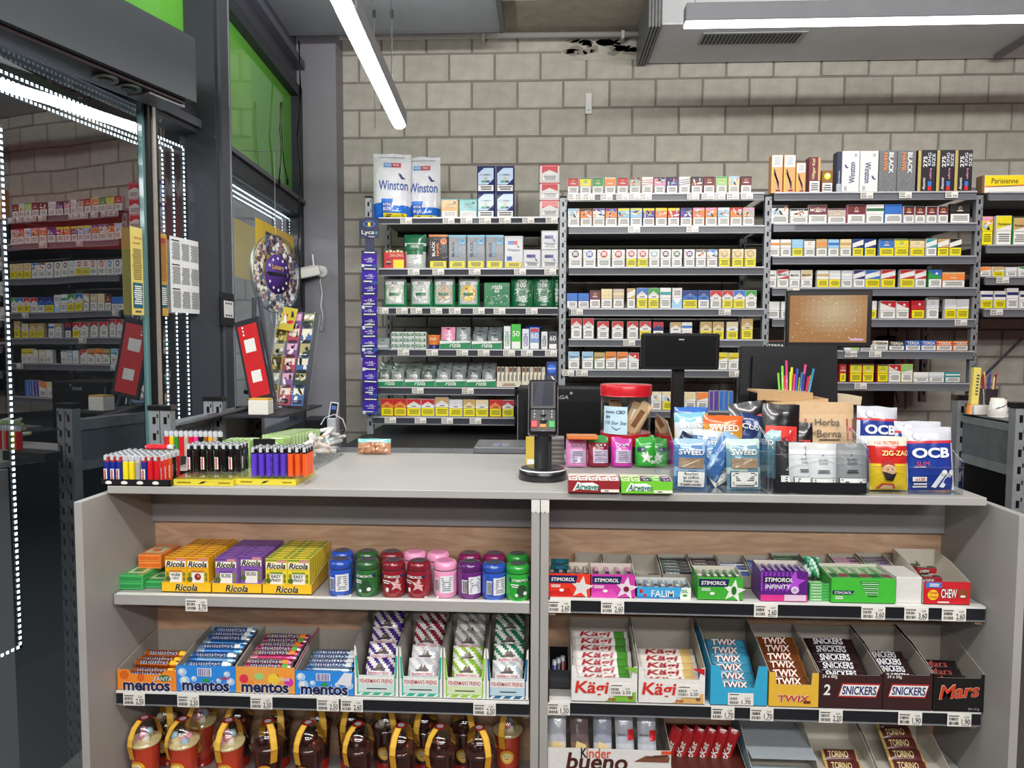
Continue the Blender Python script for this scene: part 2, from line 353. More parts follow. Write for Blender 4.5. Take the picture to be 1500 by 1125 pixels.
m = MB(); wbox(m, WB, sM-.16+.03, sM-.03, .05, .062, 0, ZC, '#44474d'); wbox(m, WB, sM-.05, sM-.044, .062, .066, 0, ZC, '#8b8f96', 'metal'); m.build('trim_4', kind='structure')
win = empty('window_1', kind='structure')
m = MB()
wbox(m, WB, sM, sE, -.05, .03, z_l_top, z_g_bot); wbox(m, WB, sM, sE, -.05, .03, z_g_top, z_g_top+.06)
wbox(m, WB, sE-.05, sE+.03, -.05, .03, zs, z_g_top+.06, '#303338'); wbox(m, WB, sM, sM+.02, -.05, .03, zs, z_g_top)
wbox(m, WB, sM, sE, -.05, .05, zs-.08, zs); wbox(m, WB, sM, sE, .03, .045, z_g_bot-.02, z_g_bot, '#5b5e64')
m.build('window_frame', parent=win)
m = MB(); wbox(m, WB, sM+.02, sE-.05, -.02, -.014, z_g_bot, z_g_top, '#6cbc44', 'gloss'); m.build('green_panel', parent=win)
m = MB(); m.T = WB.M(); m.poly([(sM+.02, .01, zs), (sE-.05, .01, zs), (sE-.05, .01, z_l_top), (sM+.02, .01, z_l_top)], 'w', 'glass'); m.T = Matrix(); m.build('pane', parent=win)
m = MB(); wbox(m, WB, sM-.02, sE+.0, -.1, .0, 0, zs-.08, '#2b2c2f'); wbox(m, WB, sM-.1, sE+.05, -.05, .0, z_g_top+.06, ZC, '#4a4c55'); wbox(m, WB, sM, sE, .0, .05, z_g_top+.16, z_g_top+.2, '#5a5d66'); m.build('wall_left', kind='structure')
# run A: shop door and its side light
sA0, sA1 = -2.6, .02
zA_led = WA.hit(303, 226)[1]; zA_tb = WA.hit(300, 210)[1]+.0
win2 = empty('window_2', kind='structure')
zt0 = zA_led+.05; zt1 = zA_led+.14
m = MB(); wbox(m, WA, sA0, sA1, -.06, .03, zt0, zt1); wbox(m, WA, sA0, sA1, .03, .045, zt0+.02, zt0+.05, '#565960'); wbox(m, WA, sA0, sA1, -.06, .03, zt1+.62, ZC, '#4a4c55')
s_s = WA.hit(232, 400)[0]
wbox(m, WA, sA1-.06, sA1, -.06, .03, 0, zt0, '#222428'); wbox(m, WA, sA1-.06, sA1, -.06, .03, zt0, ZC)
m.build('window_frame', parent=win2)
m = MB(); wbox(m, WA, sA0, sA1-.06, -.02, -.014, zt1, zt1+.62, '#6cbc44', 'gloss'); m.build('green_panel', parent=win2)
m = MB(); m.T = WA.M(); m.poly([(s_s+.02, .015, .1), (sA1-.06, .015, .1), (sA1-.06, .015, zt0), (s_s+.02, .015, zt0)], 'w', 'glass'); m.T = Matrix(); m.build('pane', parent=win2)
# sliding door leaf
door = empty('door_1', kind='structure')
s_d = WA.hit(214, 400, .06)[0]
m = MB(); m.T = WA.M(.06); m.poly([(sA0, 0, .05), (s_d, 0, .05), (s_d, 0, zt0-.02), (sA0, 0, zt0-.02)], 'w', 'glass'); m.T = Matrix(); m.build('pane', parent=door)
m = MB(); m.T = WA.M(.06); m.box(s_d-.012, s_d, -.008, .008, .05, zt0, '#5d7f7d', 'gloss'); m.T = Matrix(); m.build('glass_edge', parent=door)
m = MB(); m.T = WA.M(.06); m.box(s_d, s_d+.05, -.02, .02, .0, zt0, '#131416', 'black'); m.box(s_d+.018, s_d+.032, -.026, -.02, .0, zt0, '#9a948c', 'metal'); m.T = Matrix(); m.build('door_stile', parent=door)
# automatic door operator casing
q1 = at(288, 150, 2.32); dH = ray(1120, 505); uH = Vector((dH.x, dH.y, 0)).normalized(); nH = Vector((uH.y, -uH.x, 0))
MH = Matrix(((uH.x, -nH.x, 0, q1.x), (uH.y, -nH.y, 0, q1.y), (0, 0, 1, q1.z), (0, 0, 0, 1)))
m = MB(); m.T = MH
hh = at(288, 52, 2.32).z-q1.z
out = [(0, 0), (0, hh-.02), (.004, hh-.008), (.014, hh), (.15, hh), (.15, 0)]     # y,z profile
vs = [(-1.7, y, z) for y, z in out]+[(0, y, z) for y, z in out]; n = len(out)
m.add(vs, [(i, (i+1) % n, (i+1) % n+n, i+n) for i in range(n)]+[range(n-1, -1, -1), range(n, 2*n)], '#4a4e52', 'satin')
op = m.build('door_operator', label='long grey casing of the automatic door opener above the glass door', cat='door opener')
m = MB(); m.T = MH; m.box(-1.7, -.03, .02, .14, -.012, -.001, '#2b1f22', 'black'); m.build('underside', parent=op)
m = MB(); m.T = MH; m.box(-.16, -.02, .03, .12, -.02, -.012, '#6f6c70', 'metal'); m.build('end_bracket', parent=op)
m = MB(); m.T = MH @ Matrix.Translation((-.26, .06, -.02)); m.cyl(-.03, 0, 0, .008, .035, '#4d564f', 'plastic', 18); m.cyl(.05, 0, 0, .008, .035, '#4d564f', 'plastic', 18); m.cyl(-.03, 0, -.003, 0, .02, '#1e201f', 'plastic', 14); m.cyl(.05, 0, -.003, 0, .02, '#1e201f', 'plastic', 14); m.build('sensor_window', parent=op)
# LED strips round both panes; rows behind the nearest model its reflections between panes
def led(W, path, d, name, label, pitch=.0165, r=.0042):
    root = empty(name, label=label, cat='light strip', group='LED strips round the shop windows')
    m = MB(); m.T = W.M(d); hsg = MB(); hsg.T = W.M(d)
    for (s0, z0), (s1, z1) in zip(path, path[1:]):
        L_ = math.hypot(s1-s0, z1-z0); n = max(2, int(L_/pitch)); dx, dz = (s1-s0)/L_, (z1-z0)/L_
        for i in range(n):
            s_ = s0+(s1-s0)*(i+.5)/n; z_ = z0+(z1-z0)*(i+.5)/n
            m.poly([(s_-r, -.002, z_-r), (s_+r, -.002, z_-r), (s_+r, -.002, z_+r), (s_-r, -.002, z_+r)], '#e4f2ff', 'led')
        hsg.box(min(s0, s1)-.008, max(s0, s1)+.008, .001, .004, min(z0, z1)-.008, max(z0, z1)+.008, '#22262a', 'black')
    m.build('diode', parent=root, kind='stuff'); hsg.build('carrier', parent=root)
sL = WB.hit(432, 322)[0]
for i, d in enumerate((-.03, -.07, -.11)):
    led(WB, [(sM+.03, z_l_top-.02), (sE-.065, z_l_top-.02), (sE-.065, zs+.02)], d, 'led_or_reflection', 'white LED and modelled-reflection row round the small corner window, %s from the glass' % ORD[i])
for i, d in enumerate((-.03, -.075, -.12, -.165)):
    led(WA, [(sA0+.9, zA_led), (sA1-.085, zA_led), (sA1-.085, .3)], d, 'led_or_reflection', 'white LED and modelled-reflection row round the large pane behind the door, %s from the glass' % ORD[i])
zb = WA.hit(15, 1000, -.03)[1]; s2 = WA.hit(28, 800, -.03)[0]
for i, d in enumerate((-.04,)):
    led(WA, [(s2, 2.0), (s2, .55), (s2-1.2, .55)], d, 'led_or_reflection', 'LED strip on the far left door edge, %s from the glass' % ORD[i])
# passage outside
m = MB(); m.box(-4.5, -4.4, -2, 6.0, 0, 3.0, '#26282b', 'satin'); m.box(-4.4, -1.9, 5.6, 5.7, 0, 3.0, '#26282b', 'satin'); m.box(-4.398, -4.38, -2, 5.6, 2.15, 3.0, '#b0282a', 'paint'); m.box(-4.3, -1.9, 5.58, 5.6, 2.15, 3, '#b0282a', 'paint'); m.build('wall_passage', kind='structure')
m = MB(); m.box(-4.5, -1.75, -2, 6, 3.0, 3.06, '#33363a', 'satin'); m.build('ceiling_passage', kind='structure')
# ---- tube lamps
def tube_lamp(p, q, label, w_=.055, h_=.075, wires=()):
    p = Vector(p); q = Vector(q); d = (q-p); L_ = d.length; a = math.atan2(d.y, d.x)
    root = empty('tube_lamp', p, (0, 0, a), label, 'lamp')
    m = MB(); m.cbox(0, L_, -w_/2-.006, w_/2+.006, .02, h_, '#8e9096', 'satin', .004); m.build('housing', root)
    m = MB(); n = 8; out = [(w_/2*math.cos(t), .02-.018*math.sin(t)) for t in [pi*i/n for i in range(n+1)]]
    vs = [(0, y, z) for y, z in out]+[(L_, y, z) for y, z in out]; k = len(out)
    m.add(vs, [(i, i+1, i+1+k, i+k) for i in range(k-1)]+[range(k), range(k, 2*k)], '#ffffff', 'glow'); m.build('diffuser', root)
    for t in wires:
        m = MB(); m.tube([(L_*t, 0, h_), (L_*t, 0, ZC-p.z)], .0016, '#6a6c70', 'metal', 5); m.build('suspension_wire', root)
    l = area('lamp_light', (0, 0, 0), L_, w_, 4.5*L_); l.parent = root; l.location = (L_/2, 0, -.004); l.rotation_euler = (0, 0, 0)
    l = area('ceiling_fill', (0, 0, 0), L_, w_*.6, 9*L_); l.parent = root; l.location = (L_/2, 0, h_+.004); l.rotation_euler = (pi, 0, 0)  # upward light added to brighten the ceiling; the housing has no such emitter
    return root
zl = CZ+.93
A_ = onz(585, 190, zl); B_ = onz(505, 24, zl)
tube_lamp((B_.x, B_.y, zl), (A_.x, A_.y, zl), 'long white tube lamp hanging over the counter towards the block wall', wires=(.12, .8))
dv = (A_-B_).normalized(); C_ = B_-dv*.012; D_ = B_-dv*1.2
tube_lamp((D_.x, D_.y, zl+.002), (C_.x, C_.y, zl+.002), 'tube lamp section above the camera end, joined to the long hanging tube', wires=(.5,))
zl2 = at(1100, 33, 3.0).z; a = at(1003, 33, 3.0); b = at(1500, 33, 3.0)
tube_lamp((a.x, 3.0, zl2-.02), (b.x+.7, 3.0, zl2-.02), 'long horizontal tube lamp hanging before the duct', w_=.05, h_=.09, wires=(.02, .27, .6))
# pull cords
for px, py in ((574, 40), (548, 60)):
    q = at(px, 22, 3.2)
    m = MB(); m.tube([(q.x, 3.2, ZC), (q.x, 3.2, at(px, 188, 3.2).z)], .0012, '#4a4b50', 'plastic', 5)
    m.cyl(q.x, 3.2, q.z-.012, q.z+.02, .008, '#3c3e43', 'plastic', 8); m.build('pull_string', label='thin dark cord hanging down the wall %s the hanging tube lamp' % ('right of' if px > 560 else 'just behind'), cat='cord')
# little white sensor on the wall
q = at(862, 168, YW); m = MB(); m.cbox(-.019, .019, -.018, -.001, 0, .115, '#e4e4e2', 'plastic', .005); m.rect(-.006, .018, .006, .022, 'z', 38); m.disc(0, .097, .003, 's', 38); m.build('wall_sensor', loc=(q.x, YW-.001, q.z), label='small white upright door-chime sensor fixed on the block wall', cat='sensor')
# security camera on the pier
YP = 3.98
sc_root = empty('security_camera', (at(472, 398, YP).x, YP-.001, at(472, 398, YP).z), label='white outdoor security camera on the grey pier, aimed to the window', cat='camera')
m = MB(); m.T = Matrix.Rotation(pi/2, 4, 'X'); m.cyl(0, 0, .002, .02, .032, '#dcdcd8', 'plastic', 18); m.build('mount_plate', sc_root)
m = MB(); m.tube([(0, -.02, 0), (-.01, -.06, .0)], .012, '#cfcfca', 'plastic', 8); m.build('ball_joint', sc_root)
m = MB(); m.T = Matrix.Translation((-.015, -.065, -.005)) @ Matrix.Rotation(math.radians(208), 4, 'Z') @ Matrix.Rotation(math.radians(14), 4, 'Y')
m.cbox(-.02, .115, -.028, .028, -.024, .03, '#d9d8d2', 'plastic', .006); m.box(.115, .117, -.024, .024, -.02, .026, '#141416', 'gloss'); m.box(.0, .135, -.03, .03, .03, .034, '#e0dfda', 'plastic'); m.build('housing', sc_root)
m = MB(); m.tube([(-.03, -.05, .02), (-.035, -.055, .09)], .005, '#e4e4e0', 'plastic', 7); m.build('antenna', sc_root)
m = MB(); pts = [at(x, y, YP-.012) for x, y in ((471, 403), (469, 412), (472, 430), (470, 448), (473, 462), (471, 478))]
m.tube(pts, .0035, '#e6e6e4', 'plastic', 6); e = pts[-1]; m.tube([e, e-Vector((0, 0, .025))], .008, '#e6e6e4', 'plastic', 8); m.build('camera_cable', label='white power cable with plug hanging under the security camera', cat='cable')
# ---------------------------------------------------------------- galvanised racks behind the counter
YR = 3.55
def shelf_z(px, py): return at(px, py, YR).z
RACKS = {}
def post_mesh(h, w_=.032):
    m = MB(); m.box(-w_/2, w_/2, 0, .028, 0, h, '#8f9397', 'metal')
    n = int(h/.05)
    for i in range(n):
        z = h-.03-i*.05; m.rect(-.0045, z-.011, .0045, z+.011, '#0d0d0e', 1, 'black'); m.rect(w_/2-.007, z+.012, w_/2-.003, z+.022, '#2a2b2d', 1, 'black')
    m.box(-w_/2-.001, w_/2+.001, -.001, .03, h, h+.01, '#1a1a1c', 'black')
    return m
def price_tag(parent, x, z, yf, w_=.058, h_=.03, txt=None):
    k = ('tag', round(w_, 3), txt)
    if k not in GL:
        m = MB(); m.box(-w_/2, w_/2, -.0012, 0, -h_/2, h_/2, '#e6e2da', 'card'); m.fy = -.0012
        m.rect(-w_*.45, h_*.28, -w_*.02, h_*.36, 'z'); 
        if txt: m.text(txt, w_*.27, -h_*.12, w_*.36, h_*.42, 'k', 1, 1)
        else: m.text('8.50', w_*.26, -h_*.15, w_*.34, h_*.34, 'k', 1, 0)
        if txt: m.text('CHF', w_*.3, h_*.24, w_*.2, h_*.16, 'k', 1, 0)
        m.barcode(-w_*.42, -w_*.02, -h_*.36, -h_*.12); m.barcode(-w_*.42, -w_*.06, -h_*.02, h_*.2)
        m.rect(w_*.1, -h_*.42, w_*.4, -h_*.38, 'z')
        GL[k] = m.mesh('price_tag')
    return place(GL[k], 'price_tag', (x, yf, z), parent=parent)
def rack(key, pxl, pxr, ytop_post, posts, shelves, label, grey='#6d6f74', lipc='#3b3c44', yb=None):
    root = empty('metal_rack', (at(pxl, 500, YR).x, YR, 0), label=label, cat='rack', group='galvanised racks behind the counter')
    ox = at(pxl, 500, YR).x
    for px, y0, y1 in posts:
        x = at(px, (y0+y1)/2, YR).x; zt = at(px, y0, YR).z; zb = at(px, y1, YR).z if y1 else 0
        for dy in (0, .44):
            post_mesh(zt-zb).build('post', root, (x-ox, dy, zb))
    xl = at(pxl, 500, YR).x+.018; xr = at(pxr, 500, YR).x-.018
    zz = []
    for i, (x0p, y0, x1p, lh, tags) in enumerate(shelves):
        z = at((x0p+x1p)/2, y0, YR).z; zz.append(z)
        x0 = max(xl, at(x0p, y0, YR).x); x1 = min(xr, at(x1p, y0, YR).x)
        m = MB(); m.box(x0-ox, x1-ox, -.012, .45, z-.006, z, grey, 'metal'); m.box(x0-ox, x1-ox, -.014, -.004, z-lh, z-.006, lipc, 'satin')
        m.box(x0-ox, x1-ox, -.02, -.012, z-.006, z+.001, '#b9bcc0', 'metal'); m.box(x0-ox, x1-ox, -.018, -.012, z-lh-.004, z-lh+.002, '#7c7e82', 'metal'); m.box(x0-ox, x1-ox, .43, .45, z-lh, z-.006, lipc, 'satin')
        sh = m.build('shelf', root)
        for j, t in enumerate(tags): price_tag(sh, at(t, y0+5, YR).x-ox, z-.017, -.0195-.0016*(j % 3))
        RACKS[key, i] = (z, x0, x1)
    # diagonal braces at the back
    return root
rack('A', 541, 822, 290, [(541, 290, 636)], [
    (556, 319, 820, .03, [596, 658, 684, 711, 740, 774, 808]), (556, 393.5, 820, .034, [607, 643, 696, 762, 806]),
    (554, 450.5, 820, .034, [562, 590, 611, 640, 667, 702, 732, 779]), (552, 511.5, 820, .034, [592, 634, 678, 709, 746, 772, 807]),
    (552, 567, 754, .036, [613, 686]), (546, 610.5, 754, .036, [573, 617, 656, 697])], 'left metal rack with tobacco pouches and green filter bags on six shelves')
rack('B', 822, 1122, 290, [(824, 290, 568), (1122, 288, 612)], [
    (833, 284, 1118, .034, [840, 851, 862, 888, 911, 928, 945, 1014, 1035, 1052, 1072, 1092]), (833, 331.5, 1118, .034, [928, 1013]), (833, 391.5, 1118, .036, []), (833, 452, 1118, .034, [845, 1060]),
    (833, 497, 1118, .034, [921]), (833, 541.5, 1118, .034, [832, 852, 1075]), (883, 601.5, 1118, .03, [])], 'middle metal rack filled with small cigarette packs in rows', lipc='#62646a')
rack('C', 1122, 1430, 285, [(1429, 286, 600)], [
    (1130, 282, 1428, .036, [1267, 1323, 1390]), (1130, 327.5, 1428, .036, []), (1130, 375.5, 1428, .036, []), (1130, 421.5, 1428, .036, [1160]),
    (1130, 467, 1428, .036, [1404]), (1130, 513.5, 1428, .036, [1244, 1279]), (1130, 560, 1428, .036, [1258])], 'right metal rack with cartons on top, behind the monitor', lipc='#686a70')
rack('D', 1431, 1760, 285, [(1762, 286, 0)], [
    (1438, 281.5, 1755, .036, []), (1438, 359, 1755, .036, []), (1438, 405.5, 1755, .036, [1465]), (1438, 452.5, 1755, .036, [1456])], 'rack at the right edge with yellow cartons, beside the tool corner', lipc='#686a70')
# top two shelves of B and C also carry dark uprights behind (shared)
# black back desk the left rack stands on
z_desk = at(541, 637, YR).z
yd = 3.12
m = MB(); xa = at(497, 640, yd).x; xb = at(1240, 640, yd).x
m.box(xa, xb, yd, YW-.01, z_desk-.03, z_desk, '#2b2c30', 'satin'); m.box(xa, xb, yd-.004, yd, z_desk-.03, z_desk+.001, '#8f9194', 'metal')
desk = m.build('back_desk', label='long black desk along the block wall under the racks', cat='desk')
m = MB(); m.box(xa, xa+.03, yd+.02, YW-.02, 0, z_desk-.03, '#1b1b1d', 'satin'); m.box(xb-.03, xb, yd+.02, YW-.02, 0, z_desk-.03, '#1b1b1d', 'satin'); m.build('side_panel', desk)
m = MB(); m.box(xa+.03, xb-.03, yd+.05, yd+.07, 0, z_desk-.03, '#141416', 'satin'); m.build('front_panel', desk)
# ---------------------------------------------------------------- things on the racks
def chevron(m, x0, x1, z0, z1, col, peak=.5):
    xm = (x0+x1)/2; h = z1-z0
    m.pdec([(x0, z1), (x0, z0+h*.28), (xm-.001, z0+h*.72), (xm, z1)], col, 2); m.pdec([(xm, z1), (xm, z0+h*.72), (x1, z0+h*.28), (x1, z1)], col, 2)
def splash(m, x0, x1, z0, z1, cols, n=7, seed=0, lay=2):
    R = random.Random(seed); W = x1-x0; H = z1-z0
    for i in range(n):
        cx = R.uniform(x0+W*.15, x1-W*.15); cz = R.uniform(z0+H*.15, z1-H*.15); a = R.uniform(0, 3); l = W*R.uniform(.15, .42); t = H*R.uniform(.05, .16)
        P = []
        for k in range(7):
            th = 2*pi*k/7; px = l*math.cos(th)*R.uniform(.6, 1.1); pz = t*math.sin(th)*R.uniform(.6, 1.2)
            x = cx+px*math.cos(a)-pz*math.sin(a); z = cz+px*math.sin(a)+pz*math.cos(a)
            P.append((min(max(x, x0), x1), min(max(z, z0), z1)))
        m.pdec(P, cols[i % len(cols)], lay+i % 3)
PK = {}
def pack_mesh(w_, h_, d_, st, txt='', seed=0):
    """cigarette box: brand half above, health warning below; st = top colour, base, warning colour, motif"""
    top, base, lab, mo = st[0], st[1], st[2], st[3]
    k = (round(w_, 3), round(h_, 3), st, txt, seed)
    if k in PK: return PK[k]
    m = MB(); m.cbox(-w_/2, w_/2, 0, d_, 0, h_, base, 'card', .0012)
    f = .5 if h_ > .06 else .45
    if mo == 'X': f = 1.0
    zb = h_*(1-f) if mo != 'I' else 0; z1 = h_-.0012; x0, x1 = -w_/2+.0012, w_/2-.0012
    if mo != 'X':
        lz0, lz1 = (.002, zb-.001) if mo != 'I' else (h_*.55, h_-.003)
        m.rect(x0, lz0, x1, lz1, 'k', 1); m.rect(x0+.0013, lz0+.0013, x1-.0013, lz1-.0013, {'w': '#efeeea', 'y': '#f2e312'}[lab], 2)
        m.lines(x0+.006, x1-.006, lz0+(lz1-lz0)*.2, lz1-(lz1-lz0)*.18, 4 if h_ > .06 else 3, '#6b6a62' if lab == 'w' else '#6e6a1a', 3)
    else: zb = .002
    if mo == 'I': zb = .003; z1 = h_*.53; m.rect(x0, zb, x1, z1, top, 1); m.pdec([(x0, z1), (0, zb+(z1-zb)*.3), (x1, z1)], 'w', 2)
    elif mo == 'M': chevron(m, x0, x1, zb, z1, top); m.rect(-.006, zb+(z1-zb)*.5, .006, zb+(z1-zb)*.58, 't' if top != 't' else 'w', 3); m.lines(-.014, .014, zb+.004, zb+.010, 1, 'k', 3)
    elif mo == 'C':
        r = min((x1-x0)*.34, (z1-zb)*.44); zc = zb+(z1-zb)*.52; m.disc(0, zc, r, 't' if top != 't' else 's', 1); m.disc(0, zc, r*.9, top, 2); m.rect(-r*.62, zc-r*.42, r*.62, zc-r*.08, 'w' if top != 't' else 'c', 3); m.rect(-r*.55, zc+.05*r, r*.55, zc+r*.42, 'w' if top != 't' else 'c', 3); m.disc(-w_*.36, zb+(z1-zb)*.75, .003, 'r', 2)
    elif mo == 'E': m.rect(x0, zb, x1, z1, top, 1); m.disc(0, zb+(z1-zb)*.55, .008, 't' if top not in 'ty' else 'g', 2); m.disc(0, zb+(z1-zb)*.55, .005, top, 3); m.lines(-.014, .014, zb+(z1-zb)*.2, zb+(z1-zb)*.36, 1, 'w', 2); m.rect(x0, z1-.006, x1, z1, {'r': 'm', 'g': 'd', 'y': 'd', 'o': 'c', 'h': 'g'}.get(top, 'k'), 2)
    elif mo == 'S': m.rect(x0, zb, x1, z1, base, 1); m.rect(x0, zb+(z1-zb)*.72, x1, z1, top, 2); splash(m, x0, x1, zb, z1-(z1-zb)*.1, [top, 'w', 'l', base, 'k', 'o'], 8, seed, 3)
    elif mo == 'T': m.rect(x0, zb, x1, z1, 'w', 1); [m.pdec([(x0, zb+(z1-zb)*(a)), (x1, zb+(z1-zb)*(a+.14)), (x1, zb+(z1-zb)*(a+.22)), (x0, zb+(z1-zb)*(a+.06))], top, 2) for a in (.05, .3, .55)]
    elif mo == 'P': m.rect(x0, zb, x1, z1, top, 1); m.pdec([(x0, zb), (x1, zb), (x1, zb+(z1-zb)*.42), (x0, zb+(z1-zb)*.06)], 'w', 2)
    elif mo == 'D': m.rect(x0, zb, x1, z1, 'w', 1); m.pdec([(x0, z1), (x0, zb+(z1-zb)*.5), (x1, zb+(z1-zb)*.95), (x1, z1)], top, 2); m.pdec([(x0, zb), (x1, zb), (x1, zb+(z1-zb)*.35)], top, 2)
    elif mo == 'B': m.rect(x0, zb, x1, z1, base, 1); m.rect(x0, zb+(z1-zb)*.32, x1, zb+(z1-zb)*.62, top, 2)
    elif mo == 'W': m.rect(x0, zb, x1, z1, base, 1); m.pdec([(x0, z1), (x1, z1), (x1, zb+(z1-zb)*.2), (0, zb+(z1-zb)*.45), (x0, zb+(z1-zb)*.8)], top, 2); m.disc(w_*.1, zb+(z1-zb)*.6, .006, 'w', 3)
    elif mo == 'X': m.rect(x0, zb, x1, z1, top, 1)
    else: m.rect(x0, zb, x1, z1, top, 1); m.disc(0, zb+(z1-zb)*.7, .006, 't', 2)
    m.rect(x0, h_*.66, x1, h_*.665, '#8b8880', 4)
    if txt:
        if mo == 'X' and len(txt) > 5 and h_ > w_*1.3: m.text(txt, 0, h_*.52, h_*.8, w_*.3, 'w', 4, 1, 0, pi/2)
        else: m.text(txt, 0, zb+(z1-zb)*(.45 if mo != 'B' else .47), (x1-x0)*.84, None if mo not in 'X' else h_*.3, 'k' if top in 'wycthlioaq' or (mo in 'PD') else 'w', 5, 1)
    PK[k] = m.mesh('cigarette_pack'); return PK[k]
LEFTS = {}
def row(rk, i, items, desc, rackname, y0=0.0, cat='cigarettes', name='cigarette_pack', px=None):
    """items: (x0, x1, ytop, style, text[, label words]) on shelf i of rack rk; pixel columns give x and height at the shelf front"""
    z, xa, xb = RACKS[rk, i]; n = len(items); grp = 'cigarette packs on the %s shelf of the %s rack' % (ORD[i], rackname)
    for k, it in enumerate(items):
        a, b, yt, st = it[:4]; txt = it[4] if len(it) > 4 else ''; lab = it[5] if len(it) > 5 else None
        Y = YR+.004+y0; p = at(a, yt, Y); q = at(b, yt, Y); w_ = q.x-p.x; h_ = p.z-z
        me = pack_mesh(w_, h_, .023, st, txt, (k*7+i*3) % 11)
        c1, c2 = CN.get(st[0], 'pale'), CN.get(st[1], 'white')
        cdesc = c1 if c1 == c2 else c1+' and '+c2
        kind = 'tall ' if h_ > .1 else ('flat ' if h_ < .06 else '')
        yl = 'yellow-warning ' if st[2] == 'y' and st[3] != 'X' else ''
        pos = '%s from left' % ORD[k]
        label = lab or ('%s%s%s cigarette pack, %s, %s shelf of %s rack' % (kind, yl, cdesc, pos, ORD[i], rackname))
        place(me, name, ((p.x+q.x)/2, Y+rnd.uniform(0, .004), z+.0008), (0, 0, rnd.uniform(-.035, .035)), label, cat, grp)
def X2(z0, s): return lambda v: z0+v/s
def rr(f, g, L): return [(f(a), f(b), g(t))+tuple(r) for (a, b, t, *r) in L]
# middle rack
fx = X2(815, 4.83); g3 = X2(245, 4.83); g4 = X2(440, 4.83)
sty = ['rwwE', 'ywwE', 'gwwE', 'owwE', 'rwwE', 'uqwS', 'rwwT', 'kiwS', 'kpwS', 'kwwT', 'kmwS', 'mrwE', 'hwwE', 'lcwS', 'mmwE']
row('B', 0, rr(fx, g3, [(80+87.6*i, 158+87.6*i, 75-i*.8, s) for i, s in enumerate(sty)]), '', 'middle')
sty = ['lwwS', 'kowS', 'pwwS', 'powS', 'ylwS', 'ylwS', 'ypwS', 'yowS', 'yrwS', 'npwS', 'iowS', 'iowS', 'wlwS', 'rowS', 'iqwS']
row('B', 1, rr(fx, g3, [(82+88.5*i, 165+88.5*i, 293-i*.6, s) for i, s in enumerate(sty)]), '', 'middle')
row('B', 2, rr(fx, g3, [(88, 182, 584, 'nwwC'), (190, 280, 584, 'bwwC'), (290, 385, 584, 'rwwC'), (393, 486, 584, 'rwwC'), (495, 569, 582, 'rwyC'), (575, 651, 582, 'rwyC'), (657, 732, 582, 'lwwC'), (738, 812, 582, 'nwwC'), (817, 891, 582, 'dwwC'), (905, 980, 582, 'pwwC'), (988, 1060, 582, 'uwwS'), (1068, 1142, 582, 'bwwS'), (1152, 1232, 580, 'tcyC'), (1246, 1327, 580, 'tcyC'), (1335, 1415, 580, 'tcyC')]), '', 'middle')
row('B', 3, rr(fx, g3, [(74, 150, 892, 'bbwB'), (154, 232, 892, 'bbwB'), (236, 312, 870, 'mmwE'), (318, 396, 862, 'ccwB'), (402, 480, 862, 'cqwB'), (501, 560, 858, 'tqwD'), (570, 646, 855, 'bwyM'), (652, 727, 855, 'gwyM'), (734, 812, 854, 'ewwB'), (820, 891, 855, 'lwwI'), (895, 1000, 872, 'nbyM'), (1003, 1084, 872, 'nbwM'), (1091, 1170, 873, 'rwwM'), (1175, 1250, 873, 'rwyM'), (1255, 1336, 872, 'bwyM'), (1340, 1420, 872, 'gwwM')]), '', 'middle')
row('B', 4, rr(fx, g4, [(105, 181, 128, 'rwwM'), (190, 266, 128, 'rwwM'), (291, 372, 150, 'rwwM'), (395, 475, 150, 'rwwM'), (503, 580, 150, 'rwwM'), (592, 672, 150, 'rwyM'), (684, 760, 152, 'rnwM'), (808, 885, 156, 'twwM'), (888, 962, 156, 'bwwB'), (1021, 1102, 153, 'tcyM'), (1110, 1188, 153, 'tcyM'), (1207, 1287, 153, 'cwyM'), (1312, 1392, 132, 'tcyM')]), '', 'middle')
row('B', 5, rr(fx, g4, [(85, 164, 364, 'lwwP', 'Parisienne'), (183, 262, 364, 'lwwP', 'Parisienne'), (268, 346, 368, 'tgwP', 'Parisienne'), (349, 424, 364, 'otwP', 'Parisienne'), (430, 507, 366, 'owwP', 'Parisienne'), (512, 586, 372, 'rwwW'), (605, 670, 380, 'wwwB'), (682, 745, 380, 'wlwB'), (748, 822, 380, 'wwwE'), (917, 993, 380, 'wwwB'), (1002, 1076, 380, 'wcwB'), (1090, 1142, 380, 'wwwB'), (1145, 1214, 370, 'ywwP', 'Parisienne'), (1218, 1292, 372, 'ywwP', 'Parisienne')]), '', 'middle')
row('B', 6, rr(fx, g4, [(672, 746, 648, 'cwwS'), (750, 826, 648, 'cwyS'), (908, 989, 650, 'cwwP'), (993, 1076, 650, 'owwP'), (1084, 1112, 640, 'pwwX'), (1116, 1148, 640, 'pawX'), (1154, 1184, 640, 'bawX'), (1188, 1218, 640, 'bawX'), (1222, 1252, 642, 'bawX')]), '', 'middle')
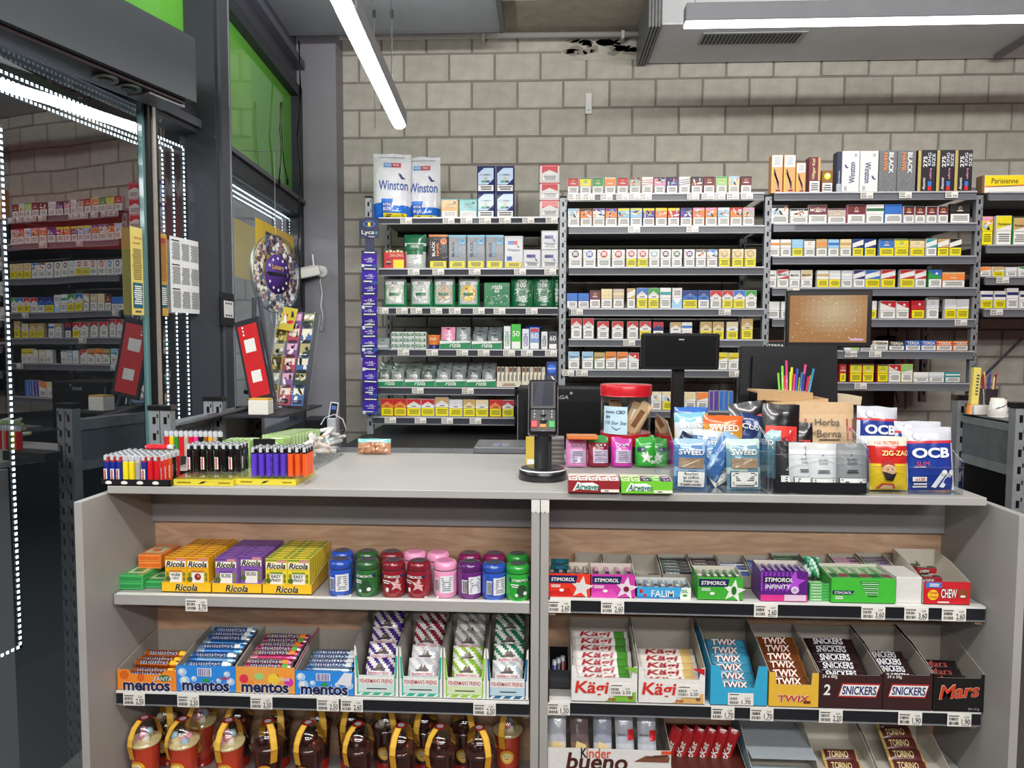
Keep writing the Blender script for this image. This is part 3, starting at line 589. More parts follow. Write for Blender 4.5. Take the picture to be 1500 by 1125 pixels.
# right rack
fx = X2(1110, 3.846); g5 = X2(210, 3.846); g6 = X2(390, 3.846)
row('C', 1, rr(fx, g5, [(75, 176, 350, 'kwwS'), (184, 284, 368, 'kwwS'), (289, 393, 346, 'mqwE', 'MOODS'), (397, 499, 367, 'qiwE'), (508, 609, 345, 'miwE'), (615, 713, 345, 'dwwB'), (717, 816, 343, 'bbwB'), (823, 884, 354, 'mwwE'), (888, 948, 355, 'mwwE'), (952, 1012, 356, 'mwwE'), (1018, 1076, 354, 'mwwE'), (1087, 1198, 341, 'kkwE')]), '', 'right')
row('C', 2, rr(fx, g5, [(63, 126, 542, 'owwB'), (131, 191, 541, 'twwB'), (195, 258, 541, 'llyB'), (264, 326, 541, 'wawE'), (331, 393, 541, 'otwB'), (398, 461, 541, 'blwB'), (466, 530, 541, 'tcwB'), (535, 598, 539, 'nbyD'), (604, 669, 539, 'nbyD'), (689, 769, 539, 'blyE'), (773, 851, 539, 'ycyE'), (862, 943, 540, 'ccyE'), (950, 1011, 538, 'ewwD'), (1016, 1081, 537, 'tkyD'), (1085, 1152, 536, 'kcyD')]), '', 'right')
row('C', 3, rr(fx, g6, [(48, 107, 24, 'wwwP', 'MARK'), (112, 176, 20, 'rwwD', 'MARK'), (181, 241, 24, 'wwwP', 'MARK'), (246, 311, 22, 'cwwP', 'MARK'), (335, 401, 24, 'twyB'), (405, 469, 24, 'awyB'), (474, 536, 24, 'wawB'), (540, 606, 22, 'nwwD'), (609, 692, 22, 'bwyD'), (697, 778, 20, 'rayD'), (803, 886, 20, 'rayD'), (890, 953, 20, 'rwwD'), (965, 1040, 20, 'bgwW'), (1043, 1170, 34, 'oowE', '', 'flat orange cigar box at right end, fourth shelf of right rack')]), '', 'right')
row('C', 4, rr(fx, g6, [(50, 126, 200, 'wwwB'), (133, 166, 200, 'wwwB'), (630, 673, 196, 'wwyB'), (691, 778, 196, 'rwwW'), (782, 855, 198, 'rwwW'), (868, 943, 194, 'rryW'), (955, 1023, 180, 'awwE'), (1056, 1121, 186, 'awyP'), (1125, 1194, 186, 'awyP')]), '', 'right')
row('C', 5, rr(fx, g6, [(48, 160, 420, 'kowX', 'TEREA'), (490, 528, 446, 'wwwX'), (530, 566, 446, 'hwwX'), (569, 651, 444, 'gwwB'), (655, 736, 421, 'twwB', 'TEREA'), (740, 828, 423, 'ukwB', 'TEREA'), (832, 919, 420, 'nbwB', 'TEREA'), (921, 1006, 420, 'pbwB', 'TEREA'), (1011, 1098, 423, 'rowB', 'TEREA'), (1103, 1188, 423, 'uowB', 'TEREA')]), '', 'right')
row('C', 6, rr(fx, g6, [(464, 501, 552, 'rryE'), (521, 589, 552, 'yryE'), (592, 656, 552, 'yryE'), (677, 739, 554, 'yryE'), (742, 809, 554, 'rwwW'), (812, 877, 552, 'hywP'), (880, 963, 598, 'wwwB'), (967, 1054, 598, 'wawB'), (1058, 1144, 598, 'wewB')]), '', 'right')
row('D', 1, rr(fx, g5, [(1265, 1328, 413, 'iyyS', '', 'pink and yellow pack turned sideways, second shelf, rack at right edge'), (1349, 1435, 408, 'ywwP', 'Parisienne', 'large yellow cigarette pack, second shelf, rack at right edge'), (1443, 1530, 420, 'tgwP', 'Parisienne', 'tan pack with green stripe, second shelf, rack at right edge')]), '', 'edge', name='cigarette_pack')
row('D', 2, rr(fx, g6, [(1255, 1317, 4-0, 'owwP'), (1323, 1391, 4, 'twyP'), (1400, 1464, 6, 'awwD'), (1470, 1535, 4, 'gwwW'), (1545, 1610, 4, 'rwwM')]), '', 'edge')
row('D', 3, rr(fx, g6, [(1258, 1328, 140, 'nwyB'), (1336, 1401, 140, 'nwyB'), (1408, 1473, 124, 'nwwB'), (1479, 1545, 140, 'nwwB'), (1560, 1620, 140, 'wwwB')]), '', 'edge')
# left rack bottom: ten packs with yellow warnings
fx = X2(530, 5); g1 = X2(210, 5); g2 = X2(420, 5)
row('A', 5, rr(fx, g2, [(140, 231, 822, 'royM'), (235, 326, 822, 'royM'), (330, 431, 822, 'rwyM'), (435, 531, 824, 'rwyM'), (536, 635, 812, 'twyM'), (638, 737, 828, 'awyM'), (742, 829, 828, 'tcyM'), (833, 926, 830, 'cwyM'), (935, 1022, 830, 'royM'), (1028, 1112, 832, 'rwyM')]), '', 'left')
# cartons standing on top of the right rack
def carton(rk, i, x0, x1, yt, build, name, label, cat, group=None, dep=.05, rot=0, yoff=0, base=None):
    z = RACKS[rk, i][0] if base is None else base; Y = YR+.006+yoff
    p = at(x0, yt, Y); q = at(x1, yt, Y); w_ = q.x-p.x; h_ = p.z-z; m = MB(); m.fy = 0
    build(m, w_, h_, dep)
    return m.build(name, loc=((p.x+q.x)/2, Y, z+.0008), rot=(0, 0, rot), label=label, cat=cat, group=group)
def c_orange(m, w_, h_, d):
    m.cbox(-w_/2, w_/2, 0, d, 0, h_, '#e9a469', 'card', .001); m.rect(-w_/2+.002, h_*.68, w_/2-.002, h_-.002, 'w'); m.lines(-w_*.3, w_*.3, h_*.74, h_*.94, 4, 's')
    for k in range(4): m.pdec([(-w_*.3, h_*(.62-.04*k)), (-w_*.2, h_*(.64-.03*k)), (w_*.22, h_*(.12+.05*k)), (w_*.12, h_*(.1+.04*k))], 'z', 2+k % 2)
    m.rect(-w_/2+.001, .002, -w_/2+.004, h_*.68, 'y', 2); m.rect(-w_*.1, h_*.05, w_*.3, h_*.09, 'm', 3)
for i, (a, b, t) in enumerate([(80, 143, 66), (150, 215, 66), (219, 272, 111)]):
    carton('C', 0, 1110+a/3.846, 1110+b/3.846, 210+t/3.846, c_orange, 'cigar_carton', ['leftmost tall orange and white carton on top of the right rack', 'second tall orange and white carton on top of the right rack', 'shorter orange and white carton beside the maroon one, right rack'][i], 'carton', 'orange cartons on the right rack')
def c_mar(m, w_, h_, d):
    m.cbox(-w_/2, w_/2, 0, d, 0, h_, 'm', 'card', .001); m.rect(w_*.28, h_*.35, w_/2-.001, h_-.002, 't'); m.text('Villiger Kiel', -w_*.08, h_*.66, h_*.58, w_*.32, 'c', 3, 1, 0, pi/2); m.rect(-w_*.45, .002, w_*.45, h_*.34, 'k', 2); m.rect(-w_*.42, .004, w_*.42, h_*.33, 'w', 3); m.lines(-w_*.34, w_*.34, h_*.06, h_*.28, 4, 'z', 4)
carton('C', 0, 1110+290/3.846, 1110+357/3.846, 210+78/3.846, c_mar, 'cigar_carton', 'maroon cigar carton with a vertical name beside the orange cartons', 'carton')
def c_gold(m, w_, h_, d):
    m.cbox(-w_/2, w_/2, 0, d, 0, h_, '#8a5d1e', 'card', .002); m.disc(0, h_*.74, w_*.3, 'y', 1); m.disc(w_*.05, h_*.78, w_*.16, 'w', 2); m.rect(-w_*.46, .002, w_*.46, h_*.45, 'k', 2); m.rect(-w_*.43, .004, w_*.43, h_*.44, 'w', 3); m.lines(-w_*.36, w_*.36, h_*.08, h_*.38, 3, 'z', 4)
carton('C', 0, 1110+362/3.846, 1110+425/3.846, 210+153/3.846, c_gold, 'cigar_carton', 'small golden brown cigar box next to the maroon carton', 'carton')
def eagle(m, x, z, s, col='n', lay=3):
    m.pdec([(x-s*.5, z+s*.5), (x-s*.1, z+s*.1), (x+s*.5, z-s*.2), (x, z-.3*s), (x-s*.2, z)], col, lay); m.pdec([(x-s*.3, z+s*.55), (x+s*.05, z+s*.15), (x+s*.1, z-.1*s), (x-s*.25, z+.15*s)], col, lay+1)
def c_win(m, w_, h_, d, flip=1):
    m.cbox(-w_/2, w_/2, 0, d, 0, h_, '#dcdcdc', 'card', .001); m.text('Winston', w_*.08*flip, h_*.48, h_*.5, w_*.34, 'n', 3, 1, 0, pi/2*flip); eagle(m, -w_*.25*flip, h_*(.62 if flip > 0 else .35), w_*.3, 'n'); m.rect(-w_*.35, h_*.05, -w_*.2, h_*.16, 's', 2); m.rect(w_*.2, h_*.86, w_*.34, h_*.93, 's', 2)
def c_win0(m, w_, h_, d):
    m.cbox(-w_/2, w_/2, 0, d, 0, h_, '#1d2444', 'card', .001); m.text('Winston', 0, h_*.33, h_*.4, w_*.3, 'a', 3, 1, 0, pi/2); m.rect(-w_/2, .002, w_/2, h_*.22, 's', 1)
carton('C', 0, 1110+448/3.846, 1110+475/3.846, 210+48/3.846, c_win0, 'tobacco_carton', 'navy narrow carton beside the white cartons on the right rack', 'carton')
carton('C', 0, 1110+478/3.846, 1110+576/3.846, 210+44/3.846, c_win, 'tobacco_carton', 'white carton with upward navy lettering on the right rack', 'carton', 'white cartons on the right rack')
carton('C', 0, 1110+580/3.846, 1110+682/3.846, 210+44/3.846, lambda m, a, b, c: c_win(m, a, b, c, -1), 'tobacco_carton', 'white carton with downward navy lettering beside the grey cartons', 'carton', 'white cartons on the right rack')
def speck(m, w_, h_, z0, z1, n, cols, seed=3, lay=2):
    R = random.Random(seed)
    for i in range(n):
        x = R.uniform(-w_*.46, w_*.46); z = R.uniform(z0, z1); s_ = R.uniform(.0012, .003); m.rect(x-s_, z-s_*.6, x+s_, z+s_*.6, R.choice(cols), lay+i % 3)
def c_hawk(m, w_, h_, d):
    m.cbox(-w_/2, w_/2, 0, d, 0, h_, '#707174', 'card', .001); speck(m, w_, h_, .004, h_-.004, 90, ['#8a8b8e', '#5c5d60', '#98999c']); m.text('BLACK', w_*.16, h_*.7, h_*.5, w_*.26, 'w', 6, 2, 0, -pi/2); m.text('HAWK', -w_*.16, h_*.72, h_*.44, w_*.22, 'o', 6, 2, 0, -pi/2)
for i, (a, b) in enumerate([(687, 787), (790, 894)]):
    carton('C', 0, 1110+a/3.846, 1110+b/3.846, 210+41/3.846, c_hawk, 'tobacco_carton', ['grey speckled carton next to the white cartons, right rack', 'grey speckled carton next to the black king-size boxes'][i], 'carton', 'grey speckled cartons on the right rack')
def c_275(m, w_, h_, d):
    m.cbox(-w_/2, w_/2, 0, d, 0, h_, '#1a1720', 'card', .001); m.rect(-w_/2+.001, .002, -w_*.32, h_-.002, '#b8a35c'); m.text('275', -w_*.1, h_*.72, h_*.26, w_*.22, 'w', 4, 2, 0, pi/2); m.text('KING', w_*.13, h_*.78, h_*.3, w_*.17, 'a', 4, 1, 0, pi/2); m.text('SIZE', w_*.36, h_*.76, h_*.3, w_*.17, 'a', 4, 1, 0, pi/2)
    m.text('Atomic', -w_*.15, h_*.2, h_*.3, w_*.16, 'w', 4, 1, .3, pi/2); m.rect(w_*.08, h_*.04, w_*.28, h_*.15, 'r', 3); m.rect(w_*.08, h_*.15, w_*.28, h_*.26, 'b', 3); m.text('ultra', w_*.2, h_*.44, h_*.26, w_*.12, 'i', 4, 1, 0, pi/2)
for i, (a, b, t) in enumerate([(905, 1007, 38), (1011, 1111, 38), (1113, 1214, 38)]):
    carton('C', 0, 1110+a/3.846, 1110+b/3.846, 210+t/3.846, c_275, 'tube_carton', ['leftmost', 'middle', 'rightmost'][i]+' of three black boxes with 275 king size lettering', 'carton', 'black king-size boxes on the right rack')
def c_par(m, w_, h_, d):
    m.cbox(-w_/2, w_/2, 0, d, 0, h_, '#e6e2da', 'card', .001); m.rect(-w_/2+.001, h_*.4, w_/2-.001, h_-.001, '#f0d31c'); m.pdec([(-w_/2, h_*.4), (w_/2, h_*.4), (w_/2, h_*.5), (-w_/2, h_*.32)], 'o', 2); m.text('Parisienne', -w_*.05, h_*.68, w_*.6, h_*.3, 'k', 3, 0); m.box(-w_/2-.012, -w_/2, .001, d, 0, h_, '#7a5a3a', 'card')
q = RACKS['D', 0]
carton('D', 0, 1443, 1508, 257, c_par, 'cigarette_carton', 'yellow and white carton lying on the rack at the right edge', 'carton')
carton('D', 0, 1600, 1665, 257, c_par, 'cigarette_carton', 'yellow carton further along the edge rack', 'carton')
# ---- pouches (soft bags)
def bag(m, w_, h_, d, cf, shape='stand', nu=10, nv=12, fin='film', amp=.12, seed=0, taper=0, both=True):
    def th(u, v):
        a = max(0, 1-abs(2*u-1)**3.0)**.75
        b = (min(1, v/.10)**.5*.45+.55)*max(0, 1-v)**.55 if shape == 'stand' else max(0, 1-abs(2*v-1)**5)**.9
        if shape == 'stand' and v > .9: b *= (1-v)/.1
        return d*a*b*(1+amp*noise.noise(Vector((u*4+seed*3.1, v*5, seed*1.7))))+d*amp*.4*noise.noise(Vector((u*9, v*11+seed, 2.2)))*a
    def wid(v): return w_*(1-taper*v)
    G = [[-th(i/nu, j/nv) for i in range(nu+1)] for j in range(nv+1)]
    def surf(x, z):
        v = min(max(z/h_, 0), .9999)*nv; u = min(max(x/wid(v/nv)+.5, 0), .9999)*nu; i, j = int(u), int(v); a, b = u-i, v-j; g = G[j]; h = G[j+1]
        return min(g[i]*(1-a)*(1-b)+g[i+1]*a*(1-b)+h[i]*(1-a)*b+h[i+1]*a*b, (g[i]*(1-a)+h[i+1]*a) if a > .3 and b > .3 and a < .7 and b < .7 else 0)-.0007
    vs = []; fs = []; cs = []
    for j in range(nv+1):
        v = j/nv
        for i in range(nu+1):
            u = i/nu; vs.append(((u-.5)*wid(v), -th(u, v), v*h_+(.02*h_*noise.noise(Vector((u*3, seed, 1))) if j == nv else 0)))
    for j in range(nv):
        for i in range(nu): fs.append((j*(nu+1)+i, j*(nu+1)+i+1, (j+1)*(nu+1)+i+1, (j+1)*(nu+1)+i)); cs.append(cf((i+.5)/nu, (j+.5)/nv))
    m.add(vs, fs, cs, fin, True)
    if both:
        vb = [(x, -y*.5+.0006, z) for x, y, z in vs]; m.add(vb, [tuple(reversed(f)) for f in fs], cs, fin, True)
    m.surf = surf
def winbag(seed):
    m = MB(); w_, h_ = .185, .33
    bag(m, w_, h_, .05, lambda u, v: '#1f6fd6' if v < .22+.03*math.sin(u*5+1) else '#e8e9ee', seed=seed, nu=14, nv=26, taper=-.02)
    m.text('Winston', .008, h_*.5, .145, .05, '#1e4f9e', 3, 1); eagle(m, .05, h_*.63, .04, 'n')
    m.rect(-.04, h_*.78, 0, h_*.85, '#5f9be0', 2); m.rect(0, h_*.78, .045, h_*.85, '#c8404c', 2); m.text('420', -.02, h_*.815, .03, .014, 'w', 4, 1); m.text('PACK', .022, h_*.815, .03, .012, 'w', 4, 1)
    m.rect(-.05, h_*.03, -.002+.004, h_*.24, '#1f55b0', 2); m.rect(-.05, h_*.24, .006, h_*.29, '#2f7fe0', 2); m.text('ROYAL', -.02, h_*.2, .04, .014, 'w', 4, 1); m.text('BLUE', -.02, h_*.13, .04, .016, 'w', 4, 1)
    m.rect(-.04, h_*.0+.002, .075, h_*.07, 'y', 4); m.lines(-.035, .07, h_*.01, h_*.06, 2, 'z', 6); m.lines(-.08, .08, h_*.93, h_*.95, 1, 's', 3)
    return m
z, _, _ = RACKS['A', 0]
for i, (a, b, s) in enumerate([(549, 600, 1), (596, 643, 4)]):
    p = at((a+b)/2, 300, YR+.05+i*.07); winbag(s).build('tobacco_bag', loc=(p.x, YR+.05+i*.07, z+.001), rot=(-.05, rnd.uniform(-.02, .02), .12-.1*i), label=['big white and blue tobacco bag at the left end of the rack top', 'big white and blue tobacco bag right of the first, rack top'][i], cat='bag', group='big tobacco bags on the left rack')
def tin(m, w_, h_, d, body, topc, btm='w'):
    m.cbox(-w_/2, w_/2, 0, d, 0, h_, body, 'satin', .004); m.cbox(-w_/2-.001, w_/2+.001, -.001, d+.001, h_*.93, h_, topc, 'satin', .003)
def t_small(c1, c2):
    def f(m, w_, h_, d):
        tin(m, w_, h_, d, c1, c2); m.fy = -.0012; m.text('AMERICAN', 0, h_*.72, w_*.4, None, 'z', 3, 0); m.text('NATURAL', 0, h_*.58, w_*.5, None, 's', 3, 1); m.disc(w_*.3, h_*.8, .007, 'k', 3); m.rect(-w_*.42, .004, w_*.42, h_*.36, 'w', 2); m.lines(-w_*.36, w_*.36, .01, h_*.32, 3, 's', 3)
    return f
carton('A', 0, 646, 671, 292, t_small('#e6c08a', '#8fc6c4'), 'tobacco_tin', 'small peach tobacco tin with a light lid beside the big bags', 'tin', dep=.06)
carton('A', 0, 672.5, 699, 292, t_small('#9fd4d2', '#7cc2c2'), 'tobacco_tin', 'small turquoise tobacco tin next to the blue tins', 'tin', dep=.06)
def t_blue(m, w_, h_, d):
    tin(m, w_, h_, d, '#232c66', '#2c3566'); m.fy = -.0015; m.pdec([(-w_*.44, h_*.28), (w_*.1, h_*.28), (w_*.44, h_*.5), (w_*.44, h_*.92), (-.1*w_, h_*.92), (-w_*.44, h_*.72)], '#b9d3f0', 1); m.text('LUMMIL', 0, h_*.66, w_*.66, .009, '#8c8a70', 3, 1); m.disc(0, h_*.52, .008, '#c9b26a', 3)
    m.rect(-w_*.25, h_*.36, -w_*.02, h_*.44, 'g', 3); m.rect(.0, h_*.36, w_*.22, h_*.44, 'n', 3); m.rect(-w_*.44, .004, w_*.44, h_*.26, 'w', 2); m.lines(-w_*.38, w_*.38, .008, h_*.23, 2, 'k', 3)
zb = RACKS['A', 0][0]
for i, (a, b) in enumerate([(699, 724.5), (727, 753)]):
    hb_ = at(a, 281.5, YR).z-zb
    carton('A', 0, a, b, 281.5, t_blue, 'tobacco_tin', 'blue oval-pattern tobacco tin, bottom %s of the two by two stack' % ('left', 'right')[i], 'tin', 'blue tins stacked two by two', dep=.07)
    carton('A', 0, a, b, 243.5, t_blue, 'tobacco_tin', 'blue oval-pattern tobacco tin, top %s of the two by two stack' % ('left', 'right')[i], 'tin', 'blue tins stacked two by two', dep=.07, base=zb+hb_+.0012)
def t_red(m, w_, h_, d):
    tin(m, w_, h_, d, '#e9e7e4', '#c8202c'); m.fy = -.0015; x0, x1 = -w_*.38, w_*.42
    m.pdec([(x0, h_*.92), (x0, h_*.52), (0, h_*.72), (0, h_*.92)], 'r', 1); m.pdec([(0, h_*.92), (0, h_*.72), (x1, h_*.52), (x1, h_*.92)], 'r', 1); m.rect(x0, h_*.1, x1, h_*.46, 'k', 2); m.rect(x0+.001, h_*.11, x1-.001, h_*.45, 'w', 3); m.lines(x0+.004, x1-.004, h_*.15, h_*.4, 3, 'z', 4)
zz = zb; ys = [293.5, 268, 241.5]
for i, yt in enumerate(ys):
    zt = at(800, yt, YR).z
    carton('A', 0, 790.5, 821-1.5, yt, t_red, 'tobacco_tin', 'red and white tin, %s of the stack of three beside the middle rack' % ('bottom', 'middle', 'top')[i], 'tin', 'red and white tins stacked three high', dep=.08, base=zz)
    zz = zt+.0012
# second shelf
def box_zig(m, w_, h_, d):
    m.box(-w_/2, w_/2, 0, .002, 0, h_, 'r'); m.box(-w_/2, w_/2, d-.002, d, 0, h_*1.05, 'r'); m.box(-w_/2, -w_/2+.002, 0, d, 0, h_, 'r', r='q'); m.box(w_/2-.002, w_/2, 0, d, 0, h_, 'r', l='q'); m.box(-w_/2, w_/2, 0, d, 0, .002, 'r')
    m.rect(-w_*.05, .003, w_*.45, h_*.55, 'y', 1); m.text('ZIG-ZAG', w_*.1, h_*.82, w_*.62, h_*.16, 'c', 3, 1); m.disc(-w_*.27, h_*.4, w_*.1, '#eab47a', 2); m.pdec([(-w_*.4, h_*.25), (-w_*.14, h_*.25), (-w_*.17, h_*.38), (-w_*.36, h_*.38)], 'k', 3); m.disc(-w_*.27, h_*.53, w_*.12, '#a02028', 3, rz=h_*.08)
    for i in range(5): m.box(-w_*.42+i*w_*.17, -w_*.3+i*w_*.17, .01, d-.01, .01, h_*(1.12+.05*(i % 2)), 'c', 'film')
carton('A', 1, 562, 593, 370, box_zig, 'paper_box', 'open red and yellow display box at the left of the second shelf', 'box', dep=.07)
def ocbbag_green(m, w_, h_, d):
    bag(m, w_, h_, .03, lambda u, v: '#1f6b45' if v > .78 or .52 < v < .78 and False else ('#cfd6d2' if .7 < v < .78 else ('#1f6b45' if v > .5 else '#c9d2cc')), seed=5, taper=-.12)
    m.rect(-w_*.42, h_*.55, w_*.42, h_*.72, 'd', 2); m.text('rizla', 0, h_*.66, w_*.4, None, 'w', 4, 1, .3); m.rect(-w_*.4, h_*.42, w_*.4, h_*.52, 'd', 2)
    R = random.Random(2)
    for i in range(16): x = R.uniform(-w_*.3, w_*.3); zz = R.uniform(h_*.1, h_*.34); m.pdec([(x-.008, zz), (x-.006, zz-.004), (x+.008, zz+.003), (x+.006, zz+.007)], R.choice(['w', '#dfe5e0', 's']), 3)
carton('A', 1, 594, 623, 344, ocbbag_green, 'filter_bag', 'dark green and silver standing filter bag on the second shelf', 'bag', dep=.05, yoff=.04)
def t_hawk(c1, c2, c3):
    def f(m, w_, h_, d):
        tin(m, w_, h_, d, c1, c2); m.fy = -.0015; speck(m, w_, h_, h_*.3, h_*.9, 50, ['#8a8b8e', '#b5b6b9', c1]); m.text('BLACK', -w_*.24, h_*.58, h_*.44, w_*.15, 'k' if c3 != 'o' else 'w', 6, 2, 0, pi/2); m.text('HAWK', -w_*.02, h_*.57, h_*.4, w_*.14, c3, 6, 2, 0, pi/2)
        m.disc(w_*.28, h_*.8, w_*.17, c3, 6); m.text('35', w_*.28, h_*.82, w_*.2, None, 'k', 7, 1); m.rect(-w_*.42, .004, w_*.42, h_*.22, 'y', 6); m.lines(-w_*.3, w_*.3, .01, h_*.19, 3, 'z', 7)
    return f
carton('A', 1, 628, 656, 344, t_hawk('#4d4a4c', '#d98f5e', 'o'), 'tobacco_tin', 'dark tobacco tin with orange lid and lettering, second shelf', 'tin', dep=.08)
for i, (a, b) in enumerate([(657, 683), (684, 710.5), (711.5, 738)]):
    carton('A', 1, a, b, 344.5, t_hawk('#9b9ea3', '#86bdd6', '#5fb0d8'), 'tobacco_tin', '%s of three grey tins with light-blue lids, second shelf' % ('leftmost', 'middle', 'rightmost')[i], 'tin', 'grey tins with light-blue lids', dep=.08)
def t_win(tall):
    def f(m, w_, h_, d):
        tin(m, w_, h_, d, '#dcdcdf', '#d4d4d8'); m.fy = -.0015; H = w_
        m.rect(-w_*.3, h_-H*.45, w_*.0, h_-H*.28, 'b' if tall else 'n', 2); m.rect(0, h_-H*.45, w_*.2, h_-H*.28, 'r' if tall else 'p', 2); m.text('Winston', .0, h_-H*.75, w_*.7, None, 'n', 3, 1); eagle(m, w_*.25, h_-H*.58, w_*.2, 'n')
        if tall: m.rect(-w_*.36, h_*.25, -w_*.1, h_*.37, 'B', 2)
        m.rect(-w_*.42, .004, w_*.42, h_*(.2 if tall else .34), 'k', 2); m.rect(-w_*.41, .005, w_*.41, h_*(.195 if tall else .33), 'y' if tall else 'w', 3); m.lines(-w_*.34, w_*.34, .01, h_*(.17 if tall else .3), 3, 'z', 4)
    return f
carton('A', 1, 739, 766, 346, t_win(1), 'tobacco_tin', 'tall white tobacco tin with yellow warning, second shelf', 'tin', dep=.08)
carton('A', 1, 766.5, 792, 366, t_win(0), 'tobacco_tin', 'small white tin standing alone beside the white stack of two', 'tin', dep=.06)
z1_ = RACKS['A', 1][0]; zt = at(800, 366.5, YR).z
carton('A', 1, 793, 818, 366.5, t_win(0), 'tobacco_tin', 'bottom white tin of the stack of two, second shelf', 'tin', 'white tins stacked two high', dep=.06)
carton('A', 1, 793, 818, 338, t_win(0), 'tobacco_tin', 'top white tin of the stack of two, second shelf', 'tin', 'white tins stacked two high', dep=.06, base=zt+.0012)
# third shelf: filter bags
def fbag(seed, mid):
    def f(m, w_, h_, d):
        bag(m, w_, h_, .035, lambda u, v: '#9aa29e' if v > .74 else ('#238a55' if (abs(u-.5) > .38 or v < .1) else '#b9c2bc'), seed=seed, taper=.06)
        m.text('rizla', 0, h_*.9, w_*.5, None, 'z', 3, 1, .3); m.rect(-w_*.4, h_*.66, w_*.4, h_*.76, 'w', 3); m.text('BIO', 0, h_*.71, w_*.24, None, 'z', 5, 1)
        m.disc(0, h_*.42, w_*.34, mid, 3, rz=h_*.24); R = random.Random(seed)
        for i in range(34):
            x = R.uniform(-w_*.3, w_*.3); zz = R.uniform(h_*.2, h_*.62); m.rect(x-.003, zz-.0015, x+.003, zz+.0015, R.choice(['w', 's', '#e9e2c8', 'z', mid]), 5)
        m.rect(-w_*.22, h_*.36, w_*.22, h_*.43, 'd', 7); m.rect(-w_*.46, h_*.02, w_*.46, h_*.1, '#238a55', 3)
    return f
for i, (a, b, mid) in enumerate([(562, 596, '#dcdccc'), (601, 634, '#c9cdc8'), (635, 667, '#b9a48c'), (671, 703, '#e0b63a')]):
    carton('A', 2, a, b, 401, fbag(i+2, mid), 'filter_bag', 'grey and green filter bag with %s filters, third shelf' % ['white', 'pale grey', 'brown', 'yellow'][i], 'bag', 'green filter bags on the third shelf', yoff=.045)
def fbox(m, w_, h_, d):
    m.cbox(-w_/2, w_/2, 0, d, 0, h_, '#1f7a4c', 'film', .003); m.text('rizla', 0, h_*.83, w_*.4, None, 'w', 3, 1, .3); m.text('60', 0, h_*.66, w_*.18, None, 'w', 3, 1); speck(m, w_, h_, h_*.12, h_*.5, 60, ['w', '#dfe5e0', 's', '#c4ccc6'])
carton('A', 2, 709, 747, 414, fbox, 'filter_box', 'wide dark green filter pack on the third shelf', 'box', dep=.05)
def fbag2(m, w_, h_, d):
    bag(m, w_, h_, .03, lambda u, v: '#1c6b42', seed=9, taper=-.02); m.text('rizla', 0, h_*.84, w_*.42, None, 'w', 4, 1, .3); m.text('100', 0, h_*.7, w_*.36, None, 'w', 4, 2)
    R = random.Random(4)
    for i in range(50): x = R.uniform(-w_*.36, w_*.36); zz = R.uniform(h_*.2, h_*.58); m.rect(x-.003, zz-.0015, x+.003, zz+.0015, R.choice(['w', '#dfe5e0', 's']), 4)
    m.text('rizla', 0, h_*.1, w_*.3, None, 'w', 4, 1, .3)
for i, (a, b) in enumerate([(749, 781), (782, 811), (812, 820)]):
    carton('A', 2, a, b, 404, fbag2, 'filter_bag', ['first dark green bag with the number 100 after the wide pack', 'second dark green bag with the number 100, third shelf', 'narrow dark green bag squeezed beside the rack post'][i], 'bag', 'dark green bags with the number 100', yoff=.045)
# fourth shelf
def fcube(m, w_, h_, d):
    m.cbox(-w_/2, w_/2, 0, d, 0, h_, '#d5ded8', 'card', .001); m.rect(-w_*.45, h_*.25, w_*.45, h_*.8, 'd', 1); m.text('FILTER', 0, h_*.52, w_*.7, None, 'w', 3, 1); speck(m, w_, h_, h_*.05, h_*.95, 8, ['w', 'g'], 5, 4)
z3 = RACKS['A', 3][0]; hh = (at(580, 488, YR).z-z3)/2
for c in range(3):
    for r_ in range(3):
        base = z3+r_*(hh*.72); yt = None
        p = at(573+c*17.3, 500, YR); m = MB(); fcube(m, .056, hh*.7, .05)
        m.build('filter_box', loc=(p.x+.028, YR+.005, base+.001), label='small green and white filter box, %s of the stack, %s column' % (('bottom', 'middle', 'top')[r_], ('left', 'centre', 'right')[c]), cat='box', group='small filter boxes stacked three high')
m = MB(); m.box(-.032, .032, 0, .002, 0, .056, '#8f9a9b', 'card'); m.text('gizeh', .006, .018, .035, None, 'w', 2, 1); m.disc(-.02, .018, .006, 'w', 2); m.rect(-.01, .045, .01, .05, 'd', 2)
p = at(560.5, 508, YR-.03); m.build('shelf_card', loc=(p.x, YR-.024, z3-.004), label='small grey card clipped at the left end of the fourth shelf', cat='card')
def cupo(m, w_, h_, d):
    m.lathe([(w_*.36, 0), (w_*.42, h_*.3), (w_*.5, h_*.95), (w_*.52, h_)], 14, ['n', 'o', 'o'], 'plastic', 0, w_*.5); m.fy = -.001; m.text('ZaZi', 0, h_*.72, w_*.5, None, 'w', 3, 1); m.surf = None
carton('A', 3, 624.5, 644, 491, cupo, 'sweet_tub', 'orange and purple tub on the fourth shelf before the pink packet', 'tub', dep=.06)
